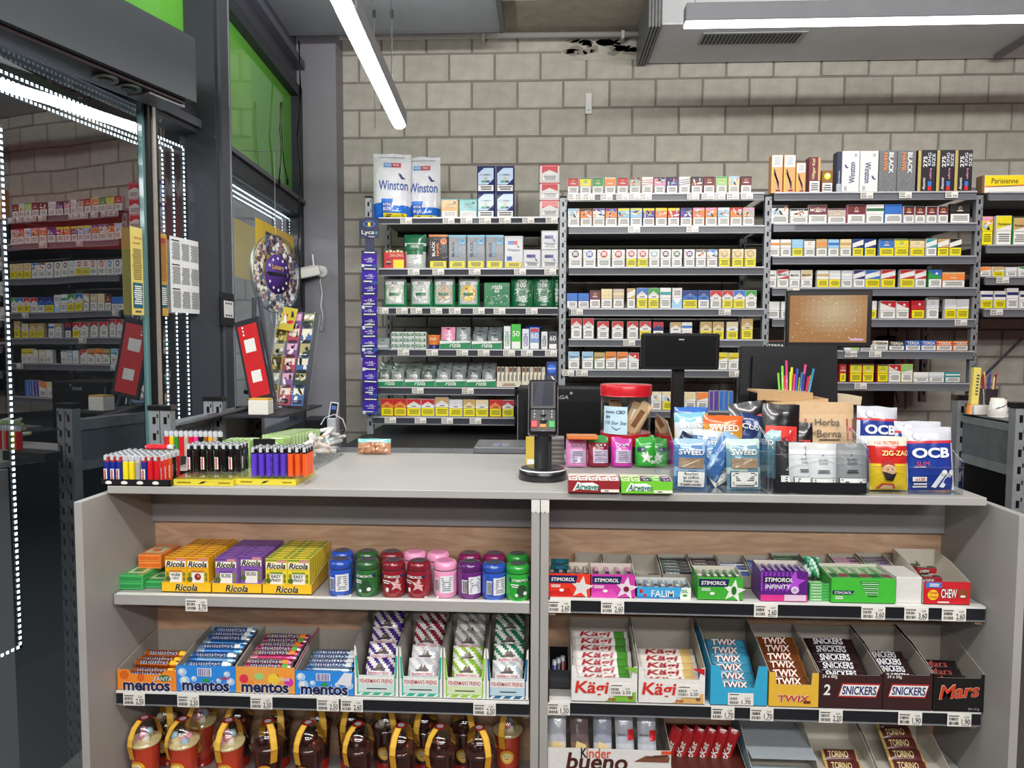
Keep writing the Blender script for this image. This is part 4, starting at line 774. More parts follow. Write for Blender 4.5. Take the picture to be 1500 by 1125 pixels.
def dtray(w_, hf, hb, d, colf, inner='#8d8a82', colside=None, bot=True, cut=None, t=.0015):
    """cardboard display tray: low front, sloping sides, open top; origin at bottom front centre"""
    m = MB(); cs = colside or colf
    fr = [(-w_/2, 0), (w_/2, 0), (w_/2, hf)] + ([(w_/2-cut[0], hf), (w_/2-cut[0]-cut[2], hf-cut[1]), (-w_/2+cut[0]+cut[2], hf-cut[1]), (-w_/2+cut[0], hf)] if cut else [])+[(-w_/2, hf)]
    n = len(fr)
    if cut:   # build as three quads strips to stay convex
        a, c_, e = cut; zc = hf-c_
        for P in ([(-w_/2, 0), (w_/2, 0), (w_/2, zc), (-w_/2, zc)], [(-w_/2, zc), (-w_/2+a+e, zc), (-w_/2+a, hf), (-w_/2, hf)], [(w_/2-a-e, zc), (w_/2, zc), (w_/2, hf), (w_/2-a, hf)]):
            m.add([(x, 0, z) for x, z in P], [range(4)], colf); m.add([(x, t, z) for x, z in P], [range(3, -1, -1)], inner)
    else: m.box(-w_/2, w_/2, 0, t, 0, hf, colf, b=inner)
    for s in (-1, 1):
        x = s*w_/2; P = [(x, 0, 0), (x, d, 0), (x, d, hb), (x, d*.55, hf+(hb-hf)*.72), (x, 0, hf)]; x2 = x-s*t
        m.add(P, [range(5)], cs); m.add([(x2, y, z) for _, y, z in P], [range(4, -1, -1)], inner); m.add([P[2], P[3], P[4], (x2, 0, hf), (x2, d*.55, hf+(hb-hf)*.72), (x2, d, hb)], [(0, 1, 4, 5), (1, 2, 3, 4)], '#b9b4a8')
    m.box(-w_/2, w_/2, d-t, d, 0, hb, cs, f=inner); m.box(-w_/2, w_/2, 0, d, 0, t, inner)
    return m
def pouch(m, w_, h_, d, col, c2, txt='', fin='film', pic=None, seed=0):
    bag(m, w_, h_, d, lambda u, v: col if v > .42 else c2, 'pillow', seed=seed, nu=6, nv=8)
    m.rect(-w_*.12, h_*.88, w_*.12, h_*.92, 'k', 2)
    if txt: m.text(txt, 0, h_*.6, w_*.5, None, 'w', 3, 1, .25)
    if pic: m.disc(0, h_*.25, w_*.34, pic, 2, rz=h_*.15)
def green_tray(i, x0, x1, y0, y1, cols, label, sh, n=2, rows=2, hs=.1, pics=(), txt=''):
    z = RACKS['A', sh][0]; Y = YR+.004; p = at(x0, y1, Y); q = at(x1, y1, Y); w_ = q.x-p.x; xc = (p.x+q.x)/2; hf = at(x0, y0, Y).z-z
    t = dtray(w_, hf, hf+.02, .13, '#dfe4df'); t.rect(-w_/2+.001, .001, w_/2-.001, hf*.62, '#17824e', 1); t.pdec([(-w_/2, hf*.62), (w_/2, hf*.62), (w_/2, hf*.8)], '#17824e', 2); t.text('rizla', 0, hf*.48, w_*.36, hf*.55, 'w', 3, 1, .3)
    t.build('display_tray', loc=(xc, Y, z+.001), label=label+' tray', cat='tray', group='green and white trays on the left rack')
    for r_ in range(rows):
        for k in range(n):
            m = MB(); pw = w_/n*.92; col = cols[(k+r_) % len(cols)]; pouch(m, pw, hs, .012, col, '#5d6a62', 'rizla', pic=pics[k % len(pics)] if pics else None, seed=k+r_*3+i)
            m.build('filter_pouch', loc=(xc-w_/2+(k+.5)*w_/n, Y+.02+r_*.04, z+.004+r_*.018), rot=(-.22, 0, rnd.uniform(-.05, .05)), label='%s filter pouch, %s row, %s in the %s tray' % ({'#e69ab8': 'pink'}.get(col, 'grey'), ('front', 'second', 'third')[r_], ('left', 'middle', 'right')[k if n == 3 else k*2], label), cat='pouch', group='filter pouches in the green trays')
green_tray(0, 644, 689, 499.5, 511, ['#e69ab8', '#8f9698'], 'left green tray on the fourth shelf', 3, 2, 1, .11)
green_tray(1, 691, 735, 500, 511.5, ['#7c8688', '#6f797b'], 'right green tray on the fourth shelf', 3, 2, 3, .075)
for k, (x0, x1, yt, c1, c2, t1, t2) in enumerate([(738, 748, 478, 'a', 'h', 'GIZEH', ''), (749, 763, 475, 'G', 'G', '50', ''), (765, 775, 482, 'a', 'p', 'GIZEH', ''), (776, 790, 480, '#7d97c4', 'r', '60', ''), (793, 802, 486, 'a', 'k', 'GIZEH', ''), (804, 816, 486, 'z', 'k', '60', '')]):
    def g(m, w_, h_, d, c1=c1, c2=c2, t1=t1):
        m.cbox(-w_/2, w_/2, 0, d, 0, h_, c1, 'card', .001); m.rect(-w_*.44, .003, w_*.44, h_*.3, 'w', 1)
        if len(t1) > 3: m.text(t1, 0, h_*.45, h_*.62, w_*.6, c2 if c2 != 'h' else 'g', 3, 1, 0, pi/2)
        else: m.text(t1, 0, h_*.62, w_*.75, None, 'w', 3, 1); m.rect(-w_*.4, h_*.8, w_*.4, h_*.95, c2, 2)
    carton('A', 3, x0, x1, yt, g, 'filter_box', ['white box with green vertical lettering', 'bright green box with number 50', 'white box with purple vertical lettering', 'blue box with number 60', 'white box with black vertical lettering', 'charcoal box with number 60'][k]+' on the fourth shelf', 'box', dep=.05)
m = MB(); bag(m, .1, .05, .01, lambda u, v: '#2440a0', 'pillow', nu=6, nv=5); m.build('blue_sachet', loc=(at(783, 477, YR).x, YR+.05, at(783, 481, YR).z+.004), rot=(-pi/2, .0, .3), label='crumpled blue sachet lying on the narrow boxes', cat='sachet')
# fifth shelf
G5 = [(551, 591, ['#6f7d74', '#8b9790'], '#b59c78', 'first green tray on the fifth shelf'), (593, 637, ['#7f8a86', '#5f6d66'], '#c85070', 'second green tray on the fifth shelf'), (638, 682, ['#8d9494', '#7c8686'], '#a9aeac', 'third green tray on the fifth shelf'), (683, 726, ['#6f7676', '#84898a'], '#8d9290', 'fourth green tray on the fifth shelf')]
for k, (x0, x1, cols, pic, lab) in enumerate(G5): green_tray(k+4, x0, x1, 556, 566.5, cols, lab, 4, 2, 3, .085, [pic])
z4 = RACKS['A', 4][0]
for k, (x0, x1) in enumerate([(727.5, 763), (764, 799)]):
    Y = YR+.004; p = at(x0, 560, Y); q = at(x1, 560, Y); w_ = q.x-p.x; t = dtray(w_, .03, .045, .1, '#d9d2bd'); t.lines(-w_*.3, w_*.3, .006, .02, 2, 'u', 2)
    t.build('display_tray', loc=((p.x+q.x)/2, Y, z4+.001), label='cream tray of upright filter tips, %s of the pair' % ('left', 'right')[k], cat='tray', group='cream trays on the fifth shelf')
    for j in range(6):
        m = MB(); m.cbox(-.0085, .0085, 0, .012, 0, .1, '#d8cfb4', 'card', .001); m.rect(-.007, .075, .007, .097, ('u', 'z', 'q')[j % 3], 1); m.rect(-.003, .03, .0005, .07, 'w', 2); m.rect(.003, .03, .006, .06, 'z', 2)
        m.build('filter_tip_pack', loc=((p.x+q.x)/2-w_/2+(j+.5)*w_/6, Y+.008, z4+.003), label='slim cream filter pack, %s in the %s cream tray' % (ORD[j], ('left', 'right')[k]), cat='filters', group='slim cream filter packs')
m = MB(); m.cbox(-.026, .026, 0, .03, 0, .13, '#22347e', 'card', .001); m.rect(-.024, .002, .024, .06, 'z', 1); m.disc(0, .095, .022, '#2f6fe0', 1); m.text('ceylor', 0, .095, .04, None, 'w', 3, 1); splash(m, -.022, .022, .004, .058, ['k', 's', 'w'], 5, 2, 2)
p = at(808, 560, YR); m.build('blue_box', loc=(p.x, YR+.004, z4+.001), label='dark box with round blue label at the end of the fifth shelf', cat='box')
# ---- hanging strip of phone cards on the left post
YL = YR-.05
p = at(541, 340, YL); rootx = p.x
m = MB(); m.box(-.006, .006, 0, .004, 0, 1.0, '#2a2f55', 'plastic'); 
zt = at(541, 318, YL).z; zb_ = at(541, 606, YL).z
m = MB(); m.box(-.022, .022, .002, .008, 0, zt-zb_, '#23294f', 'card')
strip = m.build('card_strip', loc=(rootx, YL, zb_), label='tall navy hanging strip with a network sign, clipped to the rack post', cat='display strip')
m = MB(); h1 = at(541, 321, YL).z-at(541, 349, YL).z; m.box(-.047, .047, -.002, 0, 0, h1, '#1b2350', 'card'); m.fy = -.002; m.text('Lyca', -.006, h1*.28, .062, .026, 'w', 2, 1); m.text('Mobile', .012, h1*.08, .03, None, 'w', 2, 0); m.disc(.036, h1*.28, .007, 'e', 2)
for t in range(18):
    a = t*pi/9; b = a+pi/9; m.pdec([(.0+.03*math.cos(a)*(.5+.5*abs(math.cos(a))), h1*.74+.016*math.sin(a)), (.0+.03*math.cos(b)*(.5+.5*abs(math.cos(b))), h1*.74+.016*math.sin(b)), (.026*math.cos(b)*(.5+.5*abs(math.cos(b))), h1*.74+.013*math.sin(b)), (.026*math.cos(a)*(.5+.5*abs(math.cos(a))), h1*.74+.013*math.sin(a))], '#5a8fd0', 2)
m.rect(-.006, h1*.62, .007, h1*.82, 'y', 3); m.build('sign', strip, (0, -.001, at(541, 349, YL).z-zb_))
def card(k):
    m = MB(); w_, h_ = .078, .085; m.box(-w_/2, w_/2, -.0012, 0, 0, h_, ['#4a2c9c', '#4530a8', '#3c2890'][k % 3], 'film'); m.fy = -.0012
    m.rect(-w_/2, 0, w_/2, h_*.22, '#2b3f86', 1); m.rect(-w_*.48, h_*.03, -w_*.3, h_*.22, 'a', 2); m.rect(-w_*.28, h_*.14, w_*.18, h_*.19, 'w', 2); m.disc(w_*.36, h_*.1, .007, '#2f7fd0', 2); m.disc(w_*.36, h_*.1, .005, '#2b3f86', 3)
    m.rect(-w_/2, h_*.8, w_/2, h_, '#232a5c', 1); m.lines(-w_*.4, w_*.42, h_*.84, h_*.96, 1, 'w', 2); m.text('CHF', -w_*.2, h_*.5, w_*.22, None, 'w', 2, 1); m.text('10.-', w_*.14, h_*.52, w_*.36, None, 'w', 2, 1); m.lines(-w_*.2, w_*.25, h_*.34, h_*.4, 1, 'a', 2)
    return m.mesh('sim_card_packet')
CM = [card(k) for k in range(3)]
ys = [368, 386, 404, 422, 438, 448, 464, 482, 500, 514, 518, 546, 562, 576, 586]
tops = [368, 398, 416, 434, 449, 463, 482, 500, 515, 518, 550, 566, 580]
for k, yt in enumerate([368, 392, 410, 428, 443, 458, 473, 490, 504, 519, 538, 556, 572, 582]):
    zt_ = at(541, yt, YL).z
    place(CM[k % 3], 'sim_card_packet', (rootx+rnd.uniform(-.004, .004), YL-.004-.0035*(14-k)*.25-(k % 2)*.002, zt_-.085), (.06, rnd.uniform(-.04, .04), rnd.uniform(-.08, .08)), 'purple phone card packet on the hanging strip, %s from the top' % ORD[k], 'phone card', 'purple phone cards on the hanging strip')
# ---------------------------------------------------------------- the counter
YF = 1.73; YS = 1.742; YB = 1.955
ZW = at(800, 720.5, YF).z
XL = at(124.5, 900, 1.634).x; XR = at(1487, 900, 1.64).x
GREY = '#a3a09c'; T19 = .0195
xw0 = at(157, 716, YF).x; xw1 = at(1446, 733, YF).x
m = MB(); m.cbox(xw0, xw1, YF, 2.31, ZW-T19, ZW, '#a5a39f', 'paint', .0015)
m.build('worktop', label='light grey laminate worktop running the full length of the counter', cat='worktop')
xd = at(790.5, 900, YF).x
zF = .02
def cab(x0, x1, outer, label):
    c = empty('counter_cabinet', ((x0+x1)/2, YF, 0), label=label, cat='cabinet', group='counter cabinets'); ox = (x0+x1)/2
    B = lambda *a, **k: None
    def part(name, x0_, x1_, y0, y1, z0, z1, col, fin='paint', bev=True, parent=None):
        m = MB(); (m.cbox if bev else m.box)(x0_-ox, x1_-ox, y0-YF, y1-YF, z0, z1, col, fin, **({'c': .0012} if bev else {})); return m.build(name, parent or c)
    zt = ZW-T19-.0005
    if outer < 0: part('side_panel', x0-T19, x0, 1.634, YB+.02, zF, zt, GREY); part('divider_panel', x1-.0005, x1+.0205, YF+.004, YB+.02, zF, zt, GREY)
    else: part('side_panel', x1, x1+T19, 1.64, YB+.02, zF, zt, GREY); part('divider_panel', x0-.0205, x0+.0005, YF+.004, YB+.02, zF, zt, GREY)
    # chipped edge tape near the top of the divider
    m = MB(); xx = (x1+.010 if outer < 0 else x0-.010)-ox
    P = [(xx-.0105, zt-.03), (xx-.004, zt-.034), (xx, zt-.029), (xx+.006, zt-.035), (xx+.0105, zt-.03), (xx+.0105, zt), (xx-.0105, zt)]
    m.prism(P, .002, .004, '#d8d6d2', 'paint'); m.build('edge_tape', c)
    part('apron_board', x0, x1, YB-.02, YB-.004, at(500, 768, YB-.02).z, zt, '#8e8b8b')
    o = part('back_board', x0, x1, YB-.004, YB+.004, zF, zt, 'w', 'ply', False)
    part('plinth', x0, x1, YF+.03, YF+.05, zF, .1, '#6f6d6a')
    return c, ox, part
cL, oL, pL = cab(XL, xd-.0215, -1, 'left half of the grey counter with open shelves of sweets')
cR, oR, pR = cab(xd+.0215, XR, 1, 'right half of the grey counter with shelves of gum and chocolate')
SH = {}
def cshelf(key, c, ox, part, x0, x1, px, py, strip, tags, fh=.0):
    z = at(px, py, YS).z; SH[key] = z
    if strip:
        s = part('shelf', x0+.004, x1-.004, YS+.004, YB-.006, z-.018, z-.0005, GREY)
        m = MB(); m.box(x0+.004-ox, x1-.004-ox, YS-YF, YS+.004-YF, z-.034, z-.006, '#1b1d22', 'plastic'); m.build('label_strip', s)
        m = MB(); m.box(x0+.004-ox, x1-.004-ox, YS-.002-YF, YS+.02-YF, z-.005, z+.0004, '#e3e2de', 'plastic'); m.build('strip_lip', s)
        m = MB(); m.box(x0+.004-ox, x1-.004-ox, YS-.002-YF, YS+.003-YF, z-.037, z-.034, '#8d8f92', 'metal'); m.build('strip_rail', s)
    else:
        s = part('shelf', x0+.004, x1-.004, YS, YB-.006, z-.027, z-.0005, '#a3a09c')
        m = MB(); m.box(x0+.01-ox, x1-.004-ox, YS-.001-YF, YS+.012-YF, z-.0004, z+.002, '#e8e6e2', 'card'); m.build('paper_lining', s)
    for sx in (x0, x1-.02):
        m = MB(); m.box(sx+.002-ox, sx+.018-ox, YS+.015-YF, YB-.03-YF, z-(.034 if not strip else .05), z-(.0275 if not strip else .036), '#c9a980', 'ply'); m.build('wood_cleat', s)
    for t, txt in tags:
        p = at(t, py+12, YS); price_tag(s, p.x-ox, z-.020 if strip else z-.022, YS-.0035-YF, .057, .032, txt)
    return z
z1L = cshelf('L1', cL, oL, pL, XL, xd-.0215, 470, 877, False, [(289, '3.70')])
z2L = cshelf('L2', cL, oL, pL, XL, xd-.0215, 470, 1020, True, [(198, '2.50'), (277, '2.50'), (384, '2.50'), (481, '2.50'), (516, '2.60'), (710, '2.50')])
z3L = at(588, 1093, 1.79).z-.124
SH['L3'] = z3L; pL('shelf', XL+.004, xd-.0255, YS+.004, YB-.006, z3L-.018, z3L-.0005, GREY)
z1R = cshelf('R1', cR, oR, pR, xd+.0215, XR, 1117, 882, True, [(819, '2.60'), (897, '2.60'), (1121, '2.60'), (1278, '3.60'), (1341, '3.60'), (1396, '2.60')])
z2R = cshelf('R2', cR, oR, pR, xd+.0215, XR, 1117, 1034, True, [(818, '1.50'), (1058, '1.70'), (1115, '1.70'), (1216, '2.20'), (1332, '1.90'), (1404, '1.90')])
z3R = z2R-.19
SH['R3'] = z3R; pR('shelf', xd+.0255, XR-.004, YS+.004, YB-.006, z3R-.018, z3R-.0005, GREY)
# ---------------------------------------------------------------- shelf goods
def span(x0, x1, y, Y): a = at(x0, y, Y); b = at(x1, y, Y); return (a.x+b.x)/2, b.x-a.x
def zt_(x, y, Y): return at(x, y, Y).z
MESH = {}
# left shelf 1 - herb sweets
def ricola_box(c, c2, t1, t2, pic):
    m = MB(); w_, h_, d = .0575, .089, .0185; m.cbox(-w_/2, w_/2, 0, d, 0, h_, c, 'card', .0008)
    m.rect(-w_*.5+.001, h_*.93, w_*.48, h_-.001, c2, 1); m.rect(w_*.05, h_*.9, w_*.44, h_*.97, '#d88c8c', 2)
    m.rect(-w_*.47, h_*.71, w_*.47, h_*.89, '#f0ead8', 1); m.text('Ricola', 0, h_*.80, w_*.86, None, 'k', 3, 2, .25)
    m.rect(-w_*.44, h_*.67, w_*.44, h_*.68, c2, 1); m.rect(-w_*.3, h_*.56, w_*.3, h_*.62, c2, 2); m.rect(-w_*.28, h_*.2, w_*.28, h_*.56, '#efece4', 1)
    if t1: m.text(t1, 0, h_*.49, w_*.44, None, 'k', 3, 1)
    if t2: m.text(t2, 0, h_*.38, w_*.44 if len(t2) > 4 else w_*.3, None, 'k', 3, 1)
    if pic: m.disc(0, h_*.43, .009, '#8c2b22', 2); m.disc(.002, h_*.45, .004, '#d8735a', 3)
    for s in (-1, 1): m.disc(s*w_*.38, h_*.5, .004, '#7d8a2e', 2, rz=.006); m.disc(s*w_*.38, h_*.36, .004, '#7d8a2e', 2, rz=.006)
    m.disc(-w_*.36, h_*.36, .007, '#4c6b2a', 3)
    m.D = TOPD(h_); m.rect(-w_*.46, .002, w_*.46, d-.002, c2, 1); m.rect(-w_*.2, .004, w_*.3, d-.004, c, 2); m.D = Matrix()
    return m.mesh('sweet_box')
RB = [ricola_box('#f0b41c', '#c9792a', 'WÄR', 'HERZ', 0), ricola_box('#f0b41c', '#c9792a', '', '', 1), ricola_box('#8a5fb0', '#6b3f90', 'SÜSS', '', 0), ricola_box('#ecd23a', '#7d9a3a', 'EASY', 'PEASY', 0)]
Yt = 1.765
for t, (x0, x1, kinds, nm) in enumerate([(237.5, 309, (0, 1), 'orange'), (311, 383, (2, 2), 'purple'), (385, 456.5, (3, 3), 'yellow')]):
    xc, w_ = span(x0, x1, 868, Yt); tr = dtray(w_, .0255, .05, .178, '#f0bd1e', '#d8cdb0', '#e2ae1c'); tr.otext('Ricola', 0, .013, w_*.46, None, 'k', '#f6e9b0', 1, 2, .25)
    tr.build('display_tray', loc=(xc, Yt, z1L+.001), label='golden cardboard tray holding %s herb sweet boxes' % nm, cat='tray', group='golden sweet trays on the upper shelf')
    for r_ in range(9):
        for c_ in range(2):
            if t == 1 and c_ == 1 and r_ == 0: continue
            place(RB[kinds[c_]], 'sweet_box', (xc+(-.0292 if c_ == 0 else .0292), Yt+.004+r_*.0191, z1L+.003), (0, 0, rnd.uniform(-.02, .02)), '%s herb sweet box, %s column, %s from the front in its golden tray' % (nm, ('left', 'right')[c_], ORD[r_]), 'sweets', '%s herb sweet boxes' % nm)
def flatbox(col, c2, w_=.062, h_=.0185, d=.1):
    m = MB(); m.cbox(-w_/2, w_/2, 0, d, 0, h_, col, 'film', .0015); m.D = TOPD(h_); m.rect(-w_*.36, .02, w_*.36, d*.75, '#c9d2ae', 1); m.rect(-w_*.2, .03, w_*.2, d*.55, c2, 2); m.D = Matrix(); m.rect(-w_*.45, h_*.3, w_*.45, h_*.75, c2, 1); return m.mesh('flat_sweet_box')
FG = flatbox('#3fae5c', '#2c8c48'); FO = flatbox('#f0883a', '#e06a1e'); FP = flatbox('#e8703a', '#a04a6a')
def fb(me, px, yb, Y, k, lab):
    p = at(px, yb, Y); place(me, 'flat_sweet_box', (p.x, Y, z1L+.001+k*.0192), (0, 0, .03-.02*(k % 3)), lab, 'sweets', 'flat sweet boxes at the left end')
fb(FG, 192, 868, 1.775, 0, 'bottom green flat sweet box at the far left of the shelf'); fb(FG, 192, 850, 1.775, 1, 'top green flat sweet box at the far left of the shelf')
p = at(228, 866, 1.79); place(FG, 'flat_sweet_box', (at(226, 866, 1.79).x-.002, 1.79, z1L+.001), (0, 0, .02), 'green flat sweet box beside the first golden tray', 'sweets', 'flat sweet boxes at the left end')
for k, lab in ((2, 'lower orange flat sweet box on the green ones'), (3, 'upper orange flat sweet box, top of the left pile')):
    place(FO, 'flat_sweet_box', (at(219, 830, 1.83).x, 1.83, z1L+.001+k*.0192), (0, 0, .02), lab, 'sweets', 'flat sweet boxes at the left end')
# gum tubs
def tub(col, lab, lid, star=None, txt=True, rot=0, bar=False, name='STIMOROL'):
    m = MB(); r = .0312; H = .09; seg = 24
    m.lathe([(r*.86, 0), (r, .006), (r, .018), (r*.985, .03), (r*.985, .056), (r, .066), (r*.96, .0685), (r*.99, .071), (r*.97, .082), (r*.86, .0885), (r*.62, .09), (0, .09)], seg, [col, col, col, lab or col, col, col, '#2a2a2e', lid, lid, lid, lid], 'gloss')
    def surf(x, z): return -math.sqrt(max(r*r-x*x, 1e-7))-.0003
    m.surf = surf; m.T = Matrix.Rotation(rot, 4, 'Z')
    if bar:
        m.rect(-.012, .014, .021, .058, '#dfe0e4', 1); m.lines(-.01, .019, .018, .055, 7, '#8a8d98', 2); m.rect(-.026, .016, -.015, .05, '#e9e9ec', 1)
        for i in range(5): m.pdec([(-.025+i*.002, .018), (-.024+i*.002, .018), (-.024+i*.002, .048), (-.025+i*.002, .048)], 'k', 3)
    else:
        m.pdec([(-.026, .05), (.006, .05), (.026, .052), (.026, .061), (-.026, .061)], '#1d2250', 2); m.text(name, 0, .0555, .042, None, 'w', 4, 1, .15)
        if star: m.star(.012, .035, .02, star, 2); m.disc(-.012, .022, .004, 'w', 3, rz=.006)
        else: m.disc(.004, .028, .013, '#2c4a30', 2, rz=.016); m.disc(.012, .022, .005, 'w', 3); m.disc(-.01, .018, .004, 'w', 3)
        m.lines(-.024, -.004, .036, .046, 2, 'w', 2)
    m.surf = None; m.T = Matrix(); m.D = TOPD(.09); m.disc(0, 0, .02, '#4a4a52' if lid != '#e99abf' else '#d880a8', 1); m.text('GUM', 0, .004, .02, None, lid, 2, 1); m.D = Matrix()
    return m.mesh('gum_tub')
TB = dict(blue=tub('#2d55b8', None, '#2a4ea8', bar=True, rot=.3), dgreen=tub('#2e6b34', None, '#2f5a34', rot=-.1), maroon=tub('#8e1f2c', None, '#7d1f2a', '#d8a8a8'), maroon2=tub('#8e1f2c', None, '#7d1f2a', '#d8a8a8', rot=-.35), pink=tub('#e99abf', None, '#e99abf', bar=True, rot=.05), purple=tub('#6a2a78', None, '#5a2468', bar=True, rot=.3), green=tub('#2fa23c', None, '#2b9438', None, rot=.2), wine=tub('#8a1f58', None, '#7c1c50', bar=True))
front = [('blue', 499, 1.785), ('dgreen', 538.5, 1.785), ('maroon', 577, 1.785), ('maroon2', 614, 1.785), ('pink', 652.5, 1.79), ('purple', 688.5, 1.785), ('blue', 723.5, 1.78), ('green', 758.5, 1.775)]
back = [('blue', 502, 1.86), ('dgreen', 538, 1.86), ('maroon', 574, 1.86), ('pink', 608, 1.865), ('pink', 642, 1.862), ('wine', 688, 1.86), ('wine', 724, 1.86), ('green', 758, 1.86)]
cn = dict(blue='blue', dgreen='dark green', maroon='dark red', maroon2='dark red', pink='pink', purple='purple', green='bright green', wine='wine-red')
for rn, L in (('front', front), ('back', back)):
    for k, (c_, px, Y) in enumerate(L):
        p = at(px, 860, Y); place(TB[c_], 'gum_tub', (p.x, Y, z1L+.001), (0, 0, rnd.uniform(-.15, .15)), '%s gum tub, %s from the left in the %s row' % (cn[c_], ORD[k], rn), 'gum', 'gum tubs on the upper left shelf')
for px in (504, 632):
    p = at(px, 872, YS+.015); m = MB(); m.box(-.018, .018, 0, .011, .0, .0008, '#efece6'); m.D = TOPD(.0008); m.lines(-.015, .014, .002, .009, 2, 'k', 1); m.build('paper_label', loc=(p.x, YS+.013, z1L+.0025), label='white paper price slip lying %s of the gum tubs' % ('in front of the leftmost' if px < 600 else 'in front of the middle'), cat='label')
# left shelf 2 - rolls
def roll(c1, c2, txt, tc, L=.128, r=.0098, word=1, band=None):
    m = MB(); prof = [(r*.5, -L/2), (r*.75, -L/2+.003), (r, -L/2+.007), (r, -L*.28), (r, L*.3), (r, L/2-.007), (r*.75, L/2-.003), (r*.5, L/2)]
    m.lathe(prof, 12, ['s', c2, c1, c1, c2, c2, 's'], 'foil', 0, 0, 'x')
    m.surf = lambda x, z: -math.sqrt(max(r*r-z*z, 1e-8))-.0002
    m.otext(txt, -L*.06, .0005, L*.6, r*1.25, tc, 'w' if tc != 'w' else 'n', 1, 2, .0)
    m.rect(L*.3, -r*.6, L*.42, r*.6, band or 'w', 2)
    return m.mesh('sweet_roll')
RO = roll('#e5791c', '#f2a33a', 'mentos', '#1c2250', band='#f5c83a'); RBL = roll('#3f86d8', '#bfdcf2', 'mentos', '#1c2a66'); RBL2 = roll('#7fb2e4', '#3f86d8', 'mentos', '#1c2a66'); RF = roll('#d8447c', '#e9a0b0', 'mentos', '#1c2250', band='#5aa83a'); RF2 = roll('#e7b7a4', '#d8447c', 'mentos', '#1c2250', band='#f08a2a'); RW = roll('#9fb6cf', '#5d87bf', 'mentos', '#1c2a66')
def mtray(x0, x1, c, c2, deco, yf, yfront, name):
    xc, w_ = span(x0, x1, 1010, YS+.004); Y = YS+.004; hf = zt_((x0+x1)/2, yf, Y)-z2L
    t = dtray(w_, hf, hf+.028, .195, c, '#a39c92', c2, cut=None if name != 'orange' else (.03, .012, .008)); deco(t, w_, hf)
    t.otext('mentos', 0, hf*.24, w_*.8, None, '#1c2250', 'w', 3, 3); t.build('display_tray', loc=(xc, Y, z2L+.001), label='%s cardboard tray of mint rolls' % name, cat='tray', group='cardboard roll trays on the lower left shelf'); return xc, w_, hf, Y
def d_or(t, w_, h): t.disc(-w_*.38, h*.75, .012, '#d9641a', 1); t.disc(-w_*.1, h*.62, .01, '#d9641a', 1); t.disc(w_*.3, h*.62, .016, '#2f7a34', 1, rz=.009); t.otext('FANTA', w_*.28, h*.6, w_*.3, None, 'w', 'n', 2, 1, .1)
def d_bl(t, w_, h):
    for x, z, r in ((-.4, .75, .012), (-.36, .42, .014), (-.2, .5, .008), (.36, .7, .009), (.42, .42, .011), (.22, .45, .007)): t.disc(w_*x, h*z, r, '#a8cdf0', 1, rz=r*.9); t.disc(w_*x-.002, h*z+.002, r*.5, 'w', 2)
    t.rect(-w_*.14, h*.6, w_*.1, h*.92, 'a', 2); t.barcode(-w_*.12, w_*.08, h*.62, h*.9, 3, 'p'); t.disc(-.0, h*.45, .009, 'g', 2, rz=.005); t.text('mint', w_*.32, h*.56, w_*.18, None, 'r', 3, 1, .2)
def d_fr(t, w_, h):
    t.disc(-w_*.36, h*.55, .012, '#e0344c', 1); t.disc(-w_*.25, h*.35, .01, '#f08a2a', 1); t.disc(-w_*.1, h*.65, .013, 'h', 1, rz=.009); t.disc(w_*.15, h*.55, .016, '#f0c83a', 1); t.disc(w_*.32, h*.78, .02, '#f59a3a', 1, rz=.012); t.disc(w_*.4, h*.45, .012, 'f', 1); t.text('fruit', w_*.34, h*.58, w_*.16, None, 'w', 3, 1, .2)
def d_b2(t, w_, h): d_bl(t, w_, h); t.pdec([(w_*.2, h*.5), (w_*.45, h*.4), (w_*.48, h*.95), (w_*.34, h*.98)], '#dfe0e6', 4)
def rolls(xc, w_, hf, Y, meshes, n, grp, zbase, skip=(), flip=(), layers=1):
    for i in range(n):
        y = Y+.016+i*.0205; z = z2L+zbase(i)
        place(meshes[i % len(meshes)], 'sweet_roll', (xc+rnd.uniform(-.003, .003)-(.0 if w_ > .135 else 0), y, z), (-.75+rnd.uniform(-.1, .1), pi if i in flip else 0, rnd.uniform(-.03, .03)), '%s mint roll, %s from the front in its tray' % (grp, ORD[i]), 'sweets', grp+' rolls in their tray')
a = mtray(172.5, 258.5, '#f08a2a', '#d9741c', d_or, 982, 0, 'orange'); rolls(*a, [RO], 5, 'orange', lambda i: a[2]*.7+[0, 0, .012, .012, .02][i]-.004, flip=())
a = mtray(259, 345, '#2f8ae0', '#2a78c8', d_bl, 976, 0, 'bright blue'); rolls(*a, [RBL, RBL2, RBL], 9, 'blue', lambda i: a[2]-.004+i*.0028, flip=(1, 3, 5))
a = mtray(345.5, 432, '#e8a04a', '#c8447c', d_fr, 978, 0, 'fruit-patterned'); rolls(*a, [RF, RF2], 8, 'pink fruit', lambda i: a[2]-.006+i*.0026, flip=(2,))
a = mtray(432.5, 518.5, '#2f8ae0', '#8b929c', d_b2, 984, 0, 'second blue'); rolls(*a, [RBL2, RW], 6, 'pale blue', lambda i: a[2]*.75+i*.0022, flip=(1,))
